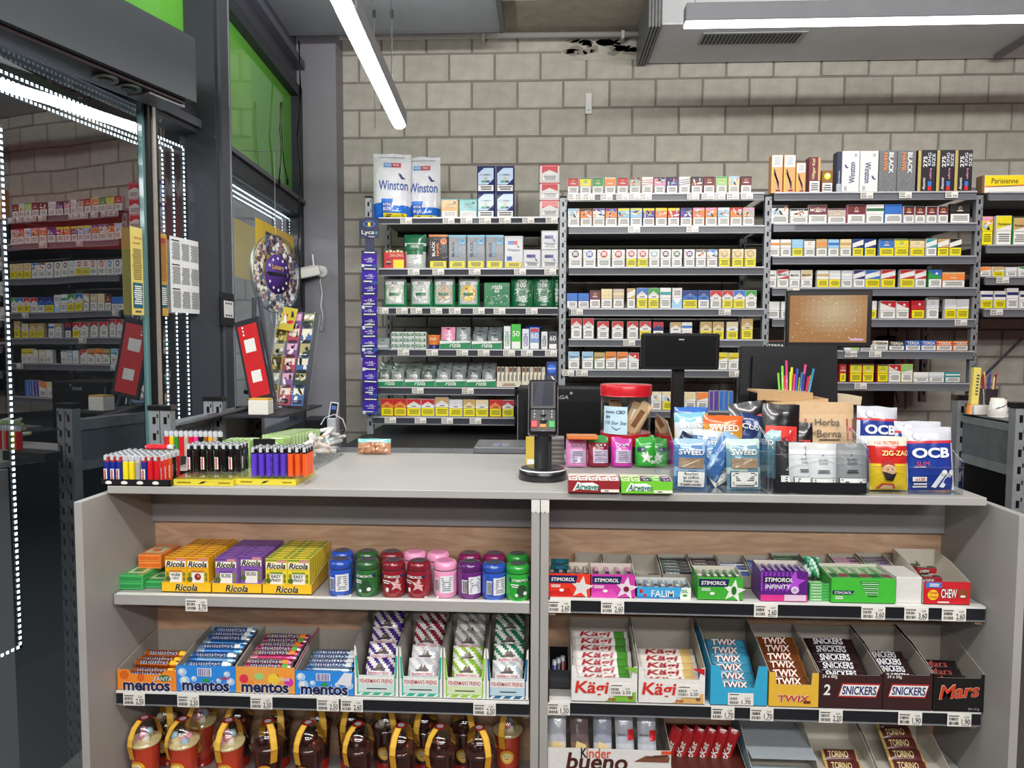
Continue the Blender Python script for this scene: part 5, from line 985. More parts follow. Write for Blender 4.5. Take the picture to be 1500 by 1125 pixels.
# pouches in white-and-striped trays
def fish(c1, c2, c3, seed):
    m = MB(); w_, h_ = .078, .072
    bag(m, w_, h_, .012, lambda u, v: c1 if (int((u*6+v*5)) % 2 == 0) else 'w', 'pillow', seed=seed, nu=14, nv=12, amp=.2)
    m.rect(-w_*.4, h_*.2, w_*.4, h_*.48, c3, 2); m.rect(-w_*.4, h_*.36, w_*.4, h_*.48, '#efeef2', 3); m.text("FISHERMAN'S FRIEND", 0, h_*.42, w_*.7, h_*.09, '#b02a34', 5, 1); m.lines(-w_*.3, w_*.3, h_*.24, h_*.32, 1, 'w', 4)
    m.pdec([(-.016, h_*.52), (.012, h_*.52), (.018, h_*.6), (-.018, h_*.58)], '#4a3a34', 3); m.pdec([(-.01, h_*.6), (.0, h_*.58), (-.002, h_*.78)], '#6a5a50', 4); m.pdec([(.0, h_*.6), (.012, h_*.6), (.005, h_*.76)], '#5a4a44', 4)
    return m.mesh('lozenge_pouch')
FM = [fish('#4a2c86', 0, '#6a4aa0', 1), fish('#8c2038', 0, '#5a3a90', 2), fish('#a2a4a2', 0, '#c0c2be', 3), fish('#1f7a54', 0, '#2a6a50', 4)]
FM2 = [FM[0], fish('#c9cdd6', 0, '#6a4aa0', 7), fish('#8fbf3a', 0, '#c0c2be', 5), fish('#b8c4cc', 0, '#2a6a90', 6)]
for t, (x0, x1, c, nm, tops) in enumerate([(519.5, 583.5, '#3fb48c', 'purple striped', 6), (585, 648, '#2fae96', 'red and white striped', 6), (649.5, 711.5, '#9ccc3c', 'grey', 6), (712.5, 774, '#2c6a94', 'green striped', 6)]):
    Y = YS+.004; xc, w_ = span(x0, x1, 1010, Y); hf = zt_(550, 990, Y)-z2L; hc = zt_(550, 946, Y)-z2L
    m = MB(); t_ = .0015; zc = hf
    m.box(-w_/2, w_/2, 0, t_, 0, zc, '#e9eae6', b='#a39c92')
    for s in (-1, 1): P = [(s*w_/2, zc), (s*(w_/2-.011), zc), (s*(w_/2-.004), hc-.004), (s*w_/2, hc)]; m.add([(x, 0, z) for x, z in P], [range(4)], '#e9eae6'); m.add([(x, t_, z) for x, z in P], [range(4)], '#a39c92'); m.pdec([(s*w_*.46, zc*.9), (s*(w_/2-.010), zc*.9), (s*(w_/2-.0065), hc*.8), (s*w_*.485, hc*.8)], c, 1)
    for s in (-1, 1):
        x = s*w_/2; P = [(x, 0, 0), (x, .19, 0), (x, .19, hc*1.25), (x, 0, hc)]; m.add(P, [range(4)], '#d9dad6'); m.add([(x-s*t_, y, z) for _, y, z in P], [range(4)], '#a39c92')
    m.box(-w_/2, w_/2, .188, .19, 0, hc*1.25, '#a39c92'); m.box(-w_/2, w_/2, 0, .19, 0, t_, '#a39c92')
    m.rect(-w_*.44, .004, w_*.44, zc*.95, c, 1); m.rect(-w_*.41, zc*.22, w_*.41, zc*.66, '#cfe2dc' if t < 2 else ('#d5e6b8' if t == 2 else '#bcd6e2'), 2); m.rect(-w_*.41, zc*.6, w_*.41, zc*.95, '#efeee9', 3); m.text("FISHERMAN'S FRIEND", 0, zc*.76, w_*.76, zc*.2, '#b02a34', 4, 1); m.lines(-w_*.26, w_*.26, zc*.36, zc*.44, 1, 'k', 4)
    for s in range(4): m.pdec([(-w_*.44+s*w_*.24, .004), (-w_*.36+s*w_*.24, .004), (-w_*.28+s*w_*.24, zc*.2), (-w_*.36+s*w_*.24, zc*.2)], '#e9eae6', 2)
    m.build('display_tray', loc=(xc, Y, z2L+.001), label='tall white tray of %s lozenge pouches' % nm, cat='tray', group='tall lozenge trays on the lower left shelf')
    for k in range(5):
        me = FM2[t] if k < (1 if t in (0, 3) else 2) else FM[t]
        zoff = [.018, .047, .072, .095, .112][k] if t in (0, 3) else [.018, .04, .066, .08, .09][k]
        place(me, 'lozenge_pouch', (xc+rnd.uniform(-.002, .002)-w_*0, Y+.02+.033*k, z2L+zoff), (-.62+rnd.uniform(-.08, .08), 0, rnd.uniform(-.06, .06)), '%s lozenge pouch, %s from the front of its tall tray' % (nm, ORD[k]), 'lozenges', nm+' lozenge pouches').scale = (min(1, w_/.083),)*3
# left shelf 3 - domed cups of marshmallow and cola sweets
def cup(kind, strap):
    root_m = MB(); r1, r0 = .0405, .029; zb, zr = .0, .122
    root_m.lathe([(r0, 0), (r0+.003, .03), (r1-.003, zr-.008), (r1, zr)], 20, ['#b02a20', '#c8442a' if kind == 'm' else '#3a1a16', '#e8d9a0' if kind == 'm' else '#4a2620'], 'film', caps=True)
    s_ = lambda x, z: -math.sqrt(max((r0+(r1-r0)*z/zr)**2-x*x, 1e-7))-.0006
    root_m.surf = s_; root_m.disc(0, .062, .019, '#f0b03a', 2, n=16, rz=.02); root_m.disc(0, .062, .014, '#f7dc7a', 3, n=14); root_m.disc(-.005, .066, .0035, 'w', 4); root_m.disc(.005, .066, .0035, 'w', 4); root_m.disc(-.005, .066, .0015, 'k', 5); root_m.disc(.005, .066, .0015, 'k', 5); root_m.rect(-.005, .056, .006, .058, 'r', 4)
    body = root_m.mesh('cup_body')
    d = MB(); R = .0435
    prof = [(R+.004, zr-.004), (R+.005, zr), (R, zr+.003)]+[(R*math.cos(t), zr+.006+.05*math.sin(t)) for t in [pi/2*i/8 for i in range(8)]]+[(0.001, zr+.056)]
    d.lathe(prof, 24, 'w', 'dome', caps=False); dome = d.mesh('dome_lid')
    f = MB(); R_ = random.Random(len(kind)*7+ord(strap[0]))
    cols = ['#e9b8c8', '#efe9dd', '#a8c8dc', '#f0dc9a', '#e9a8b8'] if kind == 'm' else (['#4a1e18', '#6b2a1e', '#3a1614'] if kind == 'c' else ['#d8d2c4', '#4a2a22', '#b8b0a4'])
    for i in range(11):
        a = R_.uniform(0, 2*pi); rr_ = R_.uniform(.004, .022); x, y = rr_*math.cos(a), rr_*math.sin(a); zz = zr-.01+R_.uniform(0, .032)
        n_ = 8; c_ = R_.choice(cols); ra = R_.uniform(.009, .014)
        f.lathe([(0.0005, zz-ra), (ra*.75, zz-ra*.7), (ra, zz), (ra*.75, zz+ra*.7), (0.0005, zz+ra)], n_, [c_], 'matte' if kind == 'm' else 'plastic', x, y, caps=False)
    fill = f.mesh('sweets_filling')
    s = MB(); a = 1.1 if strap != 'l' else -1.0
    P = [(R+.006)*math.cos(t) for t in [0]]
    arc = [(-(R-.004), .085), (-(R+.003), zr), (-(R+.002)*.97, zr+.02), (-R*.75, zr+.043), (-R*.35, zr+.057), (R*.35, zr+.057), (R*.75, zr+.043), (R*.97, zr+.02), (R+.003, zr), (R-.004, .085)]
    s.T = Matrix.Rotation({'l': .95, 'r': -.95, 's': 1.25, 'b': 1.3}[strap[0]], 4, 'Z')
    for (xa, za), (xb, zb2) in zip(arc, arc[1:]):
        s.add([(xa, -.009, za), (xb, -.009, zb2), (xb, .009, zb2), (xa, .009, za)], [(0, 1, 2, 3)], '#e2a12c', 'card'); s.add([(xa, -.0065, za+.0004), (xb, -.0065, zb2+.0004), (xb, .0065, zb2+.0004), (xa, .0065, za+.0004)], [(0, 1, 2, 3)], '#f0c04a', 'card')
    s.T = Matrix(); s.D = TOPD(zr+.0575); s.disc(0, 0, .016, '#b8242a', 1); s.disc(0, 0, .009, 'a', 2); s.D = Matrix()
    band = s.mesh('paper_strap')
    return body, dome, fill, band
CK = {k: cup(*k) for k in (('m', 's'), ('m', 'l'), ('c', 'r'), ('c', 's'), ('c', 'l'), ('x', 'r'))}
def put_cup(k, px, Y, lab):
    p = at(px, 1100, Y); r = empty('sweet_cup', (p.x, Y, z3L+.001), (0, 0, rnd.uniform(-.1, .1)), lab, 'sweets', 'domed cups of sweets on the bottom shelf')
    for n, me in zip(('cup_body', 'dome_lid', 'sweets_filling', 'paper_strap'), CK[k]): place(me, n, (0, 0, 0), parent=r)
for i, (px, k) in enumerate([(213, ('m', 's')), (269, ('m', 'l')), (336, ('m', 's')), (393, ('c', 'r')), (452, ('c', 's')), (525, ('c', 'l')), (588, ('c', 's')), (645, ('c', 'l')), (702, ('c', 'r'))]):
    put_cup(k, px, 1.79, '%s cup with clear dome, %s from left in the front row' % ('marshmallow' if k[0] == 'm' else 'dark cola sweet', ORD[i]))
for i, (px, k) in enumerate([(246, ('x', 'r')), (296, ('m', 's')), (350, ('c', 's')), (408, ('c', 'r')), (466, ('x', 'r')), (515, ('c', 's')), (566, ('x', 'r')), (622, ('c', 's')), (680, ('c', 'r')), (744, ('m', 's'))]):
    put_cup(k, px, 1.892, 'domed sweet cup standing behind the others, %s from left in the back row' % ORD[i])
# ---------------------------------------------------------------- right cabinet, upper shelf: gum
def gumpack(col, c2, w_=.0125, h_=.0125, d=.06, txt='STIMOROL', tc='w'):
    """slim gum stick pack lying front to back"""
    k = ('gp', col, c2, w_, h_, d, txt)
    if k in MESH: return MESH[k]
    m = MB(); m.cbox(-w_/2, w_/2, 0, d, 0, h_, col, 'film', .0012); m.rect(-w_*.4, h_*.15, w_*.4, h_*.85, c2, 1)
    m.D = TOPD(h_); m.rect(-w_*.42, d*.1, w_*.42, d*.35, c2, 1)
    if txt: m.text(txt, 0, d*.62, d*.5, w_*.5, tc, 2, 1, 0, pi/2)
    m.D = Matrix(); MESH[k] = m.mesh('gum_pack'); return MESH[k]
def gumbar(col, c2, txt, tc='w', w_=.07, h_=.0125, d=.02):
    k = ('gb', col, c2, txt, w_, h_)
    if k in MESH: return MESH[k]
    m = MB(); m.cbox(-w_/2, w_/2, 0, d, 0, h_, col, 'film', .0015); m.rect(-w_*.45, h_*.15, w_*.1, h_*.85, c2, 1); m.text(txt, -w_*.16, h_*.5, w_*.5, h_*.5, tc, 2, 1, .1)
    m.D = TOPD(h_); m.rect(-w_*.48, d*.1, w_*.15, d*.9, c2, 1); m.text(txt, -w_*.14, d*.5, w_*.5, d*.55, tc, 2, 1, .1); m.rect(w_*.2, d*.1, w_*.48, d*.9, 'z', 1); m.D = Matrix()
    MESH[k] = m.mesh('gum_pack'); return MESH[k]
def gtray(x0, x1, yt, Y, col, deco, label, n, pk, hb=.006, d=.075, inner='#c4beb2', cat='tray', lab=None, z=None, px2=None):
    xc, w_ = span(x0, x1, 870, Y); z = z1R if z is None else z; hf = zt_((x0+x1)/2, yt, Y)-z
    t = dtray(w_, hf, hf+hb, d, col, inner); deco(t, w_, hf); t.build('display_box', loc=(xc, Y, z+.001), label=label, cat='box', group='open gum boxes on the upper right shelf')
    for i in range(n):
        me = pk[i % len(pk)]; place(me, 'gum_pack', (xc-w_/2+(i+.5)*w_/n, Y+.004+rnd.uniform(0, .002), z+hf-.012), (0, rnd.uniform(-.1, .1), rnd.uniform(-.03, .03)), '%s gum stick, %s from left in its open box' % (lab, ORD[i]), 'gum', lab+' gum sticks')
    return xc, w_, hf
def stim(c, c2, starc, extra=None):
    def f(t, w_, h):
        t.pdec([(-w_*.48, h*.6), (w_*.16, h*.6), (w_*.2, h*.93), (-w_*.48, h*.93)], '#1c1f52', 2); t.text('STIMOROL', -w_*.15, h*.765, w_*.56, None, 'w', 4, 2, .12)
        t.star(w_*.3, h*.42, h*.52, starc, 1, rot=.15); t.lines(-w_*.45, -w_*.2, h*.4, h*.54, 2, 'w', 2); t.disc(-w_*.18, h*.3, .006, 'w', 3, rz=.004)
        if c2: t.pdec([(-w_*.5, 0), (w_*.12, 0), (w_*.0, h*.4), (-w_*.5, h*.2)], c2, 1)
        if extra: extra(t, w_, h)
    return f
gtray(803, 864.5, 841, YS+.006, '#e0341e', stim(0, '#c81e1a', '#d8d4d2'), 'red gum box with a pale star', 5, [gumpack('#6a1a22', '#a09a9c', .011)], lab='dark red')
gtray(866, 930, 842.5, YS+.006, '#c63aa0', stim(0, '#d84ab0', '#e0d0dc', lambda t, w_, h: t.disc(w_*.3, h*.4, .007, '#7a1430', 5)), 'magenta gum box with a cherry star', 4, [gumpack('#b8308c', '#1c1f52', .011)], lab='magenta')
def fal(t, w_, h): t.pdec([(w_*.28, 0), (w_*.5, 0), (w_*.5, h), (w_*.33, h)], '#e9ece0', 1); t.text('FALIM', -w_*.03, h*.45, w_*.42, h*.6, 'w', 4, 1); t.text('ISIL', w_*.39, h*.7, w_*.12, None, 'g', 3, 1); t.disc(w_*.39, h*.32, .006, 'g', 3, rz=.003); t.rect(-w_*.46, h*.5, -w_*.4, h*.8, 'r', 3); t.rect(-w_*.38, h*.15, -w_*.33, h*.4, 'r', 3); t.rect(-w_*.5, 0, w_*.3, h*.2, '#2a7ab8', 1)
gtray(933.5, 1012, 861, YS+.008, '#3fa0d8', fal, 'low light-blue gum box with large white lettering', 7, [gumpack('#8fb0c8', '#4a3a38', .01, txt=''), gumpack('#5a88b0', '#d8d2c8', .01, txt='')], lab='blue and brown', d=.06)
gtray(1022, 1088, 846.5, YS+.004, '#3fa834', stim(0, None, '#dfe6d8', lambda t, w_, h: t.disc(w_*.3, h*.45, .006, '#2a6a2a', 5, rz=.011)), 'green gum box with a spearmint star', 6, [gumpack('#3a8a3a', '#dfe6d8', .01)], lab='green')
def inf(t, w_, h):
    for i in range(9): t.rect(-w_*.5+i*w_*.09, h*.35, -w_*.46+i*w_*.09, h*.98, '#8a3ab8', 1)
    t.rect(-w_*.5, .001, w_*.5, h*.22, '#d8388c', 1); t.rect(-w_*.45, h*.62, w_*.15, h*.84, '#20123c', 3); t.text('STIMOROL', -w_*.12, h*.73, w_*.6, None, 'w', 4, 2, .12); t.text('INFINITY', -w_*.14, h*.5, w_*.54, None, 'w', 4, 1, .12); t.star(w_*.2, h*.65, h*.4, '#b04ad0', 2); t.disc(w_*.22, h*.4, .009, 'w', 5); t.disc(w_*.22, h*.4, .006, '#b8a8c8', 6); t.rect(-w_*.0, h*.04, w_*.46, h*.24, '#e2c4dc', 5)
gtray(1114, 1183, 838, YS+.004, '#5a1f7c', inf, 'purple gum box with infinity lettering', 7, [gumpack('#5a2a8a', '#a88ac8', .01)], lab='purple')
# stack of flat green packs
me = gumbar('#3fa84a', '#7ac87a', 'STIMOROL', w_=span(1185.5, 1216.5, 870, YS+.01)[1]*.98, h_=.0072)
for k in range(6):
    place(me, 'gum_pack', (span(1185.5, 1216.5, 870, YS+.01)[0], YS+.012, z1R+.001+k*.0074), (0, 0, rnd.uniform(-.02, .02)), 'flat green gum pack, %s from the bottom of the small stack' % ORD[k], 'gum', 'small stack of flat green gum packs')
def big(t, w_, h):
    t.pdec([(-w_*.48, h*.34), (-w_*.18, h*.34), (-w_*.14, h*.5), (-w_*.48, h*.5)], '#1c1f52', 2); t.text('STIMOROL', -w_*.32, h*.42, w_*.27, None, 'w', 4, 1, .12); t.lines(-w_*.46, -w_*.3, h*.14, h*.28, 2, 'w', 2)
    t.pdec([(-w_*.06, h*.9), (w_*.24, h*.9), (w_*.22, h*.26), (w_*.08, h*.26)], '#1d6a2a', 1)
    for i in range(7): t.rect(-w_*.04+i*.002, h*(.84-.085*i), w_*.23, h*(.88-.085*i), ['#7ad07a', '#bfe8b8'][i % 2], 3)
xc, w_, hf = gtray(1217.5, 1311.5, 848, YS+.004, '#43b83a', big, 'large bright green gum box with a cut-out window', 6, [gumpack('#3f9a4a', '#2a5a34', .025, .012, .09), gumpack('#6fa86a', '#8a3a50', .025, .012, .09)], lab='flat green', d=.1)
m = MB(); xc, w_ = span(1312.5, 1350, 870, YS+.012); h = zt_(1330, 846, YS+.012)-z1R; m.cbox(-w_/2, w_/2, 0, .09, 0, h, '#d9d7d2', 'card', .001); m.build('plain_box', loc=(xc, YS+.012, z1R+.001), label='plain white carton between the green gum box and the red one', cat='box')
xc, w_ = span(1353, 1421, 870, YS+.006); Y = YS+.006; h = zt_(1387, 853, Y)-z1R; hb = zt_(1387, 843, Y)-z1R
t = dtray(w_, h, h+.035, .16, '#c8202a', '#cfc8ba', '#c9c2b4'); t.disc(-w_*.3, h*.42, .013, '#f2c82a', 2); t.text('Chupa', -w_*.3, h*.52, .02, None, 'r', 4, 1); t.text('Chups', -w_*.3, h*.34, .02, None, 'r', 4, 1); t.rect(-w_*.46, h*.74, -w_*.12, h*.98, '#3a78c8', 2); t.lines(-w_*.42, -w_*.16, h*.78, h*.94, 2, 'w', 3)
t.otext('CHEW', .004, h*.5, w_*.34, h*.4, 'w', '#4a1a14', 3, 2); t.disc(w_*.34, h*.5, .012, '#8a4a2a', 2); t.disc(w_*.34, h*.38, .007, '#e9dfd0', 3, rz=.003); t.rect(-w_*.2, h*.08, w_*.05, h*.14, 'w', 3)
t.build('display_box', loc=(xc, Y, z1R+.001), label='red chewy sweet box with white CHEW lettering at the right end', cat='box', group='open gum boxes on the upper right shelf')
for k in range(3):
    place(gumbar('#a01f28', '#3a1614', 'CHEW', w_=.05, h_=.014, d=.022), 'gum_pack', (xc-.006+.003*k, Y+.03+.03*k, z1R+.02+.014*k), (0, 0, .06*(k-1)), 'dark red chewy sweet bar, %s from the front in the red box' % ORD[k], 'sweets', 'chewy bars in the red box')
# back row: half-empty cartons and rows of gum bars
m = MB(); 
for k in range(3):
    m = MB(); m.cyl(0, 0, 0, .045, .0075, '#2a8a88', 'foil', 10); m.cyl(0, 0, .012, .033, .0078, '#1f5a70', 'film', 10); mm = m.mesh('gum_roll') if k == 0 else mm
    p = at(806, 822, 1.80); place(mm, 'gum_roll', (p.x+.002, 1.785, z1R+.047+k*.0158), (0, pi/2, 0), 'teal gum roll, %s of the three lying on the red gum box' % ('bottom', 'middle', 'top')[k], 'gum', 'teal gum rolls')
def backbox(x0, x1, yt, label, rows, name='STIMOROL', Y=1.838, z0=z1R, low=.0, open_=True):
    xc, w_ = span(x0, x1, 850, Y+.04); hf = zt_((x0+x1)/2, yt+7, Y)-z0; t = dtray(w_, max(hf-.012, .03), hf+.012, .1, '#8f8a80', '#aaa498', '#9a9488')
    t.build('display_box', loc=(xc, Y, z0+.001), label=label, cat='box', group='half-hidden boxes at the back of the upper right shelf')
    for i, (c, c2) in enumerate(rows):
        me = gumbar(c, c2, name, w_=w_*.94, h_=.012, d=.017)
        place(me, 'gum_pack', (xc, Y+.006+i*.0185, z0+max(hf-.012, .03)-.013+low+.0022*i), (0, 0, rnd.uniform(-.03, .03)), '%s, bar %s' % (label, ORD[i]), 'gum', 'gum bars in the back boxes')
backbox(843, 882, 826, 'empty grey carton behind the red gum box', [])
backbox(884, 924, 828, 'grey carton with red bars behind the magenta box', [('#a02028', '#3a1a1c')]*3, low=-.004)
backbox(926, 965, 829, 'carton of dark red bars behind the light-blue box', [('#8a1f28', '#2a1416')]*2, low=-.01)
K1 = ('#20242a', '#3a5a58'); K2 = ('#1c1c22', '#5a3a44')
backbox(967, 1010, 828, 'row of black gum bars behind the light-blue box', [K1]*5, low=.008)
backbox(1012, 1053, 828, 'row of black gum bars behind the green box', [K2]*5, low=.008)
backbox(1055, 1094, 830, 'row of blue and white gum bars behind the green box', [('#3a5aa8', '#c8d2e0'), ('#b8c4d8', '#2a3a70')]*2, low=.006)
backbox(1096, 1135, 830, 'row of blue gum bars behind the purple box', [('#2a4a90', '#5a7ac0')]*5, low=.006)
backbox(1137, 1181, 826, 'row of dark green gum bars behind the purple box', [('#1f5a34', '#3a8a4a')]*5, low=.01)
backbox(1183, 1222, 830, 'row of maroon and green bars behind the flat stack', [('#7a2a3a', '#3a8a4a')]*4, low=.004)
backbox(1224, 1264, 828, 'row of pink gum bars behind the large green box', [('#c080a8', '#e0b0c8')]*5, low=.008)
backbox(1266, 1306, 827, 'row of violet gum bars behind the large green box', [('#8a6a98', '#3f7a4a')]*5, low=.008)
backbox(1308, 1350, 830, 'row of brown and green bars behind the white carton', [('#3f6a3a', '#8a4a3a')]*4, low=.006)
m = MB(); bag(m, .04, .05, .014, lambda u, v: ['#3a9a6a', '#bfe0d0', '#2a5a48'][int(u*5+v*3) % 3], 'pillow', seed=3); m.build('sweet_sachet', loc=(at(1189, 862, 1.80).x, 1.80, z1R+.046), rot=(-.35, .1, .1), label='crumpled green sachet on top of the flat gum stack', cat='sachet')
# ---------------------------------------------------------------- right cabinet, lower shelf: chocolate bars
def cbar(c1, c2, txt, tc, L, w_=.034, th=.008, out=None, seed=0, fin='film', end=None, deco=None):
    k = ('cb', c1, c2, txt, round(L, 3), round(w_, 3))
    if k in MESH: return MESH[k]
    m = MB(); bag(m, L, w_, th, lambda u, v: c2 if (u < .04 or u > .96) else (end if end and u > .72 else c1), 'pillow', nu=16, nv=8, fin=fin, seed=seed, amp=.15)
    if deco: deco(m, L, w_)
    if out: m.otext(txt, -L*.06, w_*.5, L*.6, w_*.5, tc, out, 3, 2, .12)
    else: m.text(txt, -L*.08, w_*.5, L*.55, w_*.5, tc, 3, 2, .15)
    MESH[k] = m.mesh('snack_bar'); return MESH[k]
def barbox(x0, x1, yt, yb, c, deco, label, meshes, n, blab, z=None, hb=.045, side=None, cut=None, inner='#a39c92', zst=.25, dz=.010, dy=.0215, Yoff=.0, d=.195, tilt=-.95):
    Y = YS-.004+Yoff; z = z2R if z is None else z; xc, w_ = span(x0, x1, yb, Y); hf = zt_((x0+x1)/2, yt, Y)-z
    t = dtray(w_, hf, hf+hb, d, c, inner, side or c, cut=cut); deco(t, w_, hf)
    t.build('display_box', loc=(xc, Y, z+.001), label=label+' box', cat='box', group='chocolate bar boxes')
    for i in range(n):
        me = meshes[i % len(meshes)]; place(me, 'snack_bar', (xc+rnd.uniform(-.002, .002), Y+.01+i*dy, z+hf*zst+dz*i), (tilt+rnd.uniform(-.08, .08), 0, rnd.uniform(-.03, .03)), '%s, %s from the front of its box' % (blab, ORD[i]), 'chocolate bar', blab+'s')
    return xc, w_, hf
w1 = span(837, 933, 1030, YS)[1]-.012
kagi = [cbar('#e9e6e2', '#cfcbc6', 'Kägi', '#a82432', w1, .038, .009, None, 1, 'film', '#4a8a34')]
kagi2 = [cbar('#e9e4da', '#cfcbc6', 'Kägi', '#a82432', w1+.0, .0385, .009, None, 2, 'film', '#d8b878')]
def dk(accent):
    def f(t, w_, h):
        t.text('Kägi', -w_*.19, h*.36, w_*.52, h*.44, '#d03226', 4, 2, .12); t.text('fret', .02, h*.1, w_*.12, None, '#b02a24', 4, 1, .2); t.pdec([(0, .002), (w_*.48, .002), (w_*.48, h*.3), (w_*.2, h*.2)], accent, 1); t.disc(w_*.4, h*.16, .006, '#8a5a3a', 3); t.pdec([(w_*.3, h*.98), (w_*.49, h*.8), (w_*.49, h*.98)], 'r' if accent != '#7ab83a' else accent, 2)
        x0, z0 = .014, h*.2; t.rect(x0, z0, x0+.055, z0+.03, '#e9e6de', 6); t.text('2.50', x0+.041, z0+.009, .02, None, 'k', 7, 1); t.text('CHF', x0+.043, z0+.018, .012, None, 'k', 7, 0); t.barcode(x0+.003, x0+.026, z0+.004, z0+.011, 7); t.barcode(x0+.003, x0+.022, z0+.013, z0+.02, 7); t.rect(x0+.003, z0+.025, x0+.03, z0+.027, 'k', 7)
    return f
barbox(837, 933, 976, 1034, '#e6e4e0', dk('#7ab83a'), 'white wafer box with green corner', kagi, 7, 'white and green wafer bar', cut=(.009, .030, .006), zst=.36, dz=.0098, dy=.021, hb=.045)
barbox(935, 1032, 978, 1038, '#e6e4e0', dk('#d8b06a'), 'white wafer box with brown corner', kagi2, 5, 'white and brown wafer bar', cut=(.009, .030, .006), zst=.33, dz=.0085, dy=.022, hb=.05)
w2 = span(1045, 1120, 1030, YS)[1]-.012
tb = [cbar('#3a8aa8', '#2a6a88', 'TWIX', '#e9e4e0', w2-.006, .034, .010, '#b02a24', 3)]
def dtb(t, w_, h): t.rect(-w_*.19, .002, w_*.26, .033, '#e9e6de', 3); t.text('1.70', w_*.13, .010, .022, None, 'k', 4, 1); t.text('CHF', w_*.15, .02, .012, None, 'k', 4, 0); t.barcode(-w_*.16, w_*.0, .005, .012, 4); t.barcode(-w_*.16, -w_*.02, .015, .022, 4); t.rect(-w_*.16, .028, .0, .03, 'k', 4)
barbox(1040, 1123, 976, 1043, '#35a6cf', dtb, 'light blue caramel bar', tb, 6, 'light-blue caramel bar', cut=(.022, .055, .01), zst=.25, dz=.012, dy=.023, inner='#7a7468', side='#2a90b8', hb=.045)
ty = [cbar('#6b3a1c', '#8a5a2a', 'TWIX', '#f2e8dc', w2-.012, .036, .010, '#b02a24', 4)]
def dty(t, w_, h): t.otext('TWIX', 0, h*.26, w_*.62, h*.18, '#c0282a', 'w', 3, 2, .1); t.rect(w_*.2, h*.12, w_*.34, h*.2, '#6b3a1c', 3)
barbox(1125.5, 1198, 986, 1045.5, '#e3b43c', dty, 'golden yellow caramel bar', ty, 6, 'brown caramel bar', cut=(.016, .03, .002), zst=.42, dz=.011, dy=.023, side='#d8a834', hb=.045)
def snick(t, x, z, w_, h): t.pdec([(x-w_*.52, z-h*.7), (x+w_*.46, z-h*.7), (x+w_*.56, z+h*.7), (x-w_*.42, z+h*.7)], '#b02a30', 2); t.pdec([(x-w_*.49, z-h*.55), (x+w_*.44, z-h*.55), (x+w_*.53, z+h*.55), (x-w_*.40, z+h*.55)], 'w', 3); t.text('SNICKERS', x+w_*.02, z, w_*.88, h*.85, '#22306e', 4, 2, .15)
def ds1(t, w_, h): snick(t, w_*.12, h*.52, w_*.62, h*.28); t.text('2', -w_*.38, h*.52, w_*.11, h*.3, 'w', 3, 2, .1); t.text('24 x 80g', -w_*.34, h*.88, w_*.24, None, 'w', 3, 1)
def ds2(t, w_, h): snick(t, 0, h*.52, w_*.78, h*.26); t.text('24 x 50g', -w_*.28, h*.88, w_*.3, None, 'w', 3, 1)
def bsn(L, s): return cbar('#2e1a1c', '#1e1012', 'SNICKERS', 'w', L, .034, .011, '#3a3a7a', s)
barbox(1199, 1291.5, 986, 1037, '#3a1f20', ds1, 'wide dark brown nut bar', [bsn(.125, 5)], 6, 'large dark nut bar', zst=.42, dz=.0115, dy=.022, hb=.04, cut=(.006, .006, .001))
barbox(1292.5, 1364.5, 986, 1039, '#3a1f20', ds2, 'narrower dark brown nut bar', [bsn(.098, 6)], 5, 'small dark nut bar', zst=.4, dz=.008, dy=.024, hb=.04, cut=(.006, .006, .001))
def dm(t, w_, h): t.otext('Mars', 0, h*.55, w_*.8, h*.36, '#c8402a', '#e9c8a0', 3, 2, .25, .1, k=1); t.text('24 x 51g', w_*.3, h*.08, w_*.22, None, 's', 3, 1)
barbox(1366, 1440.5, 988, 1040, '#171315', dm, 'black caramel bar', [cbar('#1c1416', '#120c0e', 'Mars', '#8a3a34', .1, .034, .011, None, 8)], 4, 'black caramel bar', zst=.35, dz=.008, dy=.026, hb=.045, cut=(.008, .01, .001))
# dark carton of small items at the left end of the lower shelf
xc, w_ = span(804, 834, 1020, 1.80); t = dtray(w_, .05, .06, .12, '#24242a', '#17171a'); t.build('display_box', loc=(xc, 1.80, z2R+.001), label='dark narrow carton in the shadow beside the divider', cat='box', group='chocolate bar boxes')
for k in range(3):
    m = MB(); m.cyl(0, 0, 0, .05, .008, ['#1c2a6a', '#1a1a20', '#7a1a22'][k], 'plastic', 10); m.cyl(0, 0, .05, .062, .006, 's', 'metal', 8); m.build('small_bottle', loc=(xc-.012+.011*k, 1.82+.012*k, z2R+.006), label='small %s tube standing in the dark narrow carton' % ('blue', 'black', 'red')[k], cat='tube')
# bottom shelf
Y = YS; xc, w_ = span(802.5, 983, 1110, Y); h = zt_(890, 1098, Y)-z3R
t = dtray(w_, h, h+.03, .19, '#dcdad6', '#a39c92'); t.text('K', -w_*.205, h*.84, .016, .026, 'k', 3, 2); t.text('inder', -w_*.085, h*.84, .062, .026, '#d8502a', 3, 1); t.text('bueno', -w_*.1, h*.5, w_*.5, None, '#4a1f16', 3, 2, .15); t.rect(w_*.42, h*.86, w_*.5, h, '#e0502a', 2); t.pdec([(w_*.2, h*.55), (w_*.48, h*.55), (w_*.49, h*.75), (w_*.3, h*.8)], '#7a4a34', 3); t.pdec([(w_*.3, h*.7), (w_*.49, h*.78), (w_*.47, h*.86), (w_*.36, h*.82)], '#5a3424', 4)
t.build('display_box', loc=(xc, Y, z3R+.001), label='white chocolate bar box with black and orange lettering, bottom shelf', cat='box', group='boxes on the bottom right shelf')
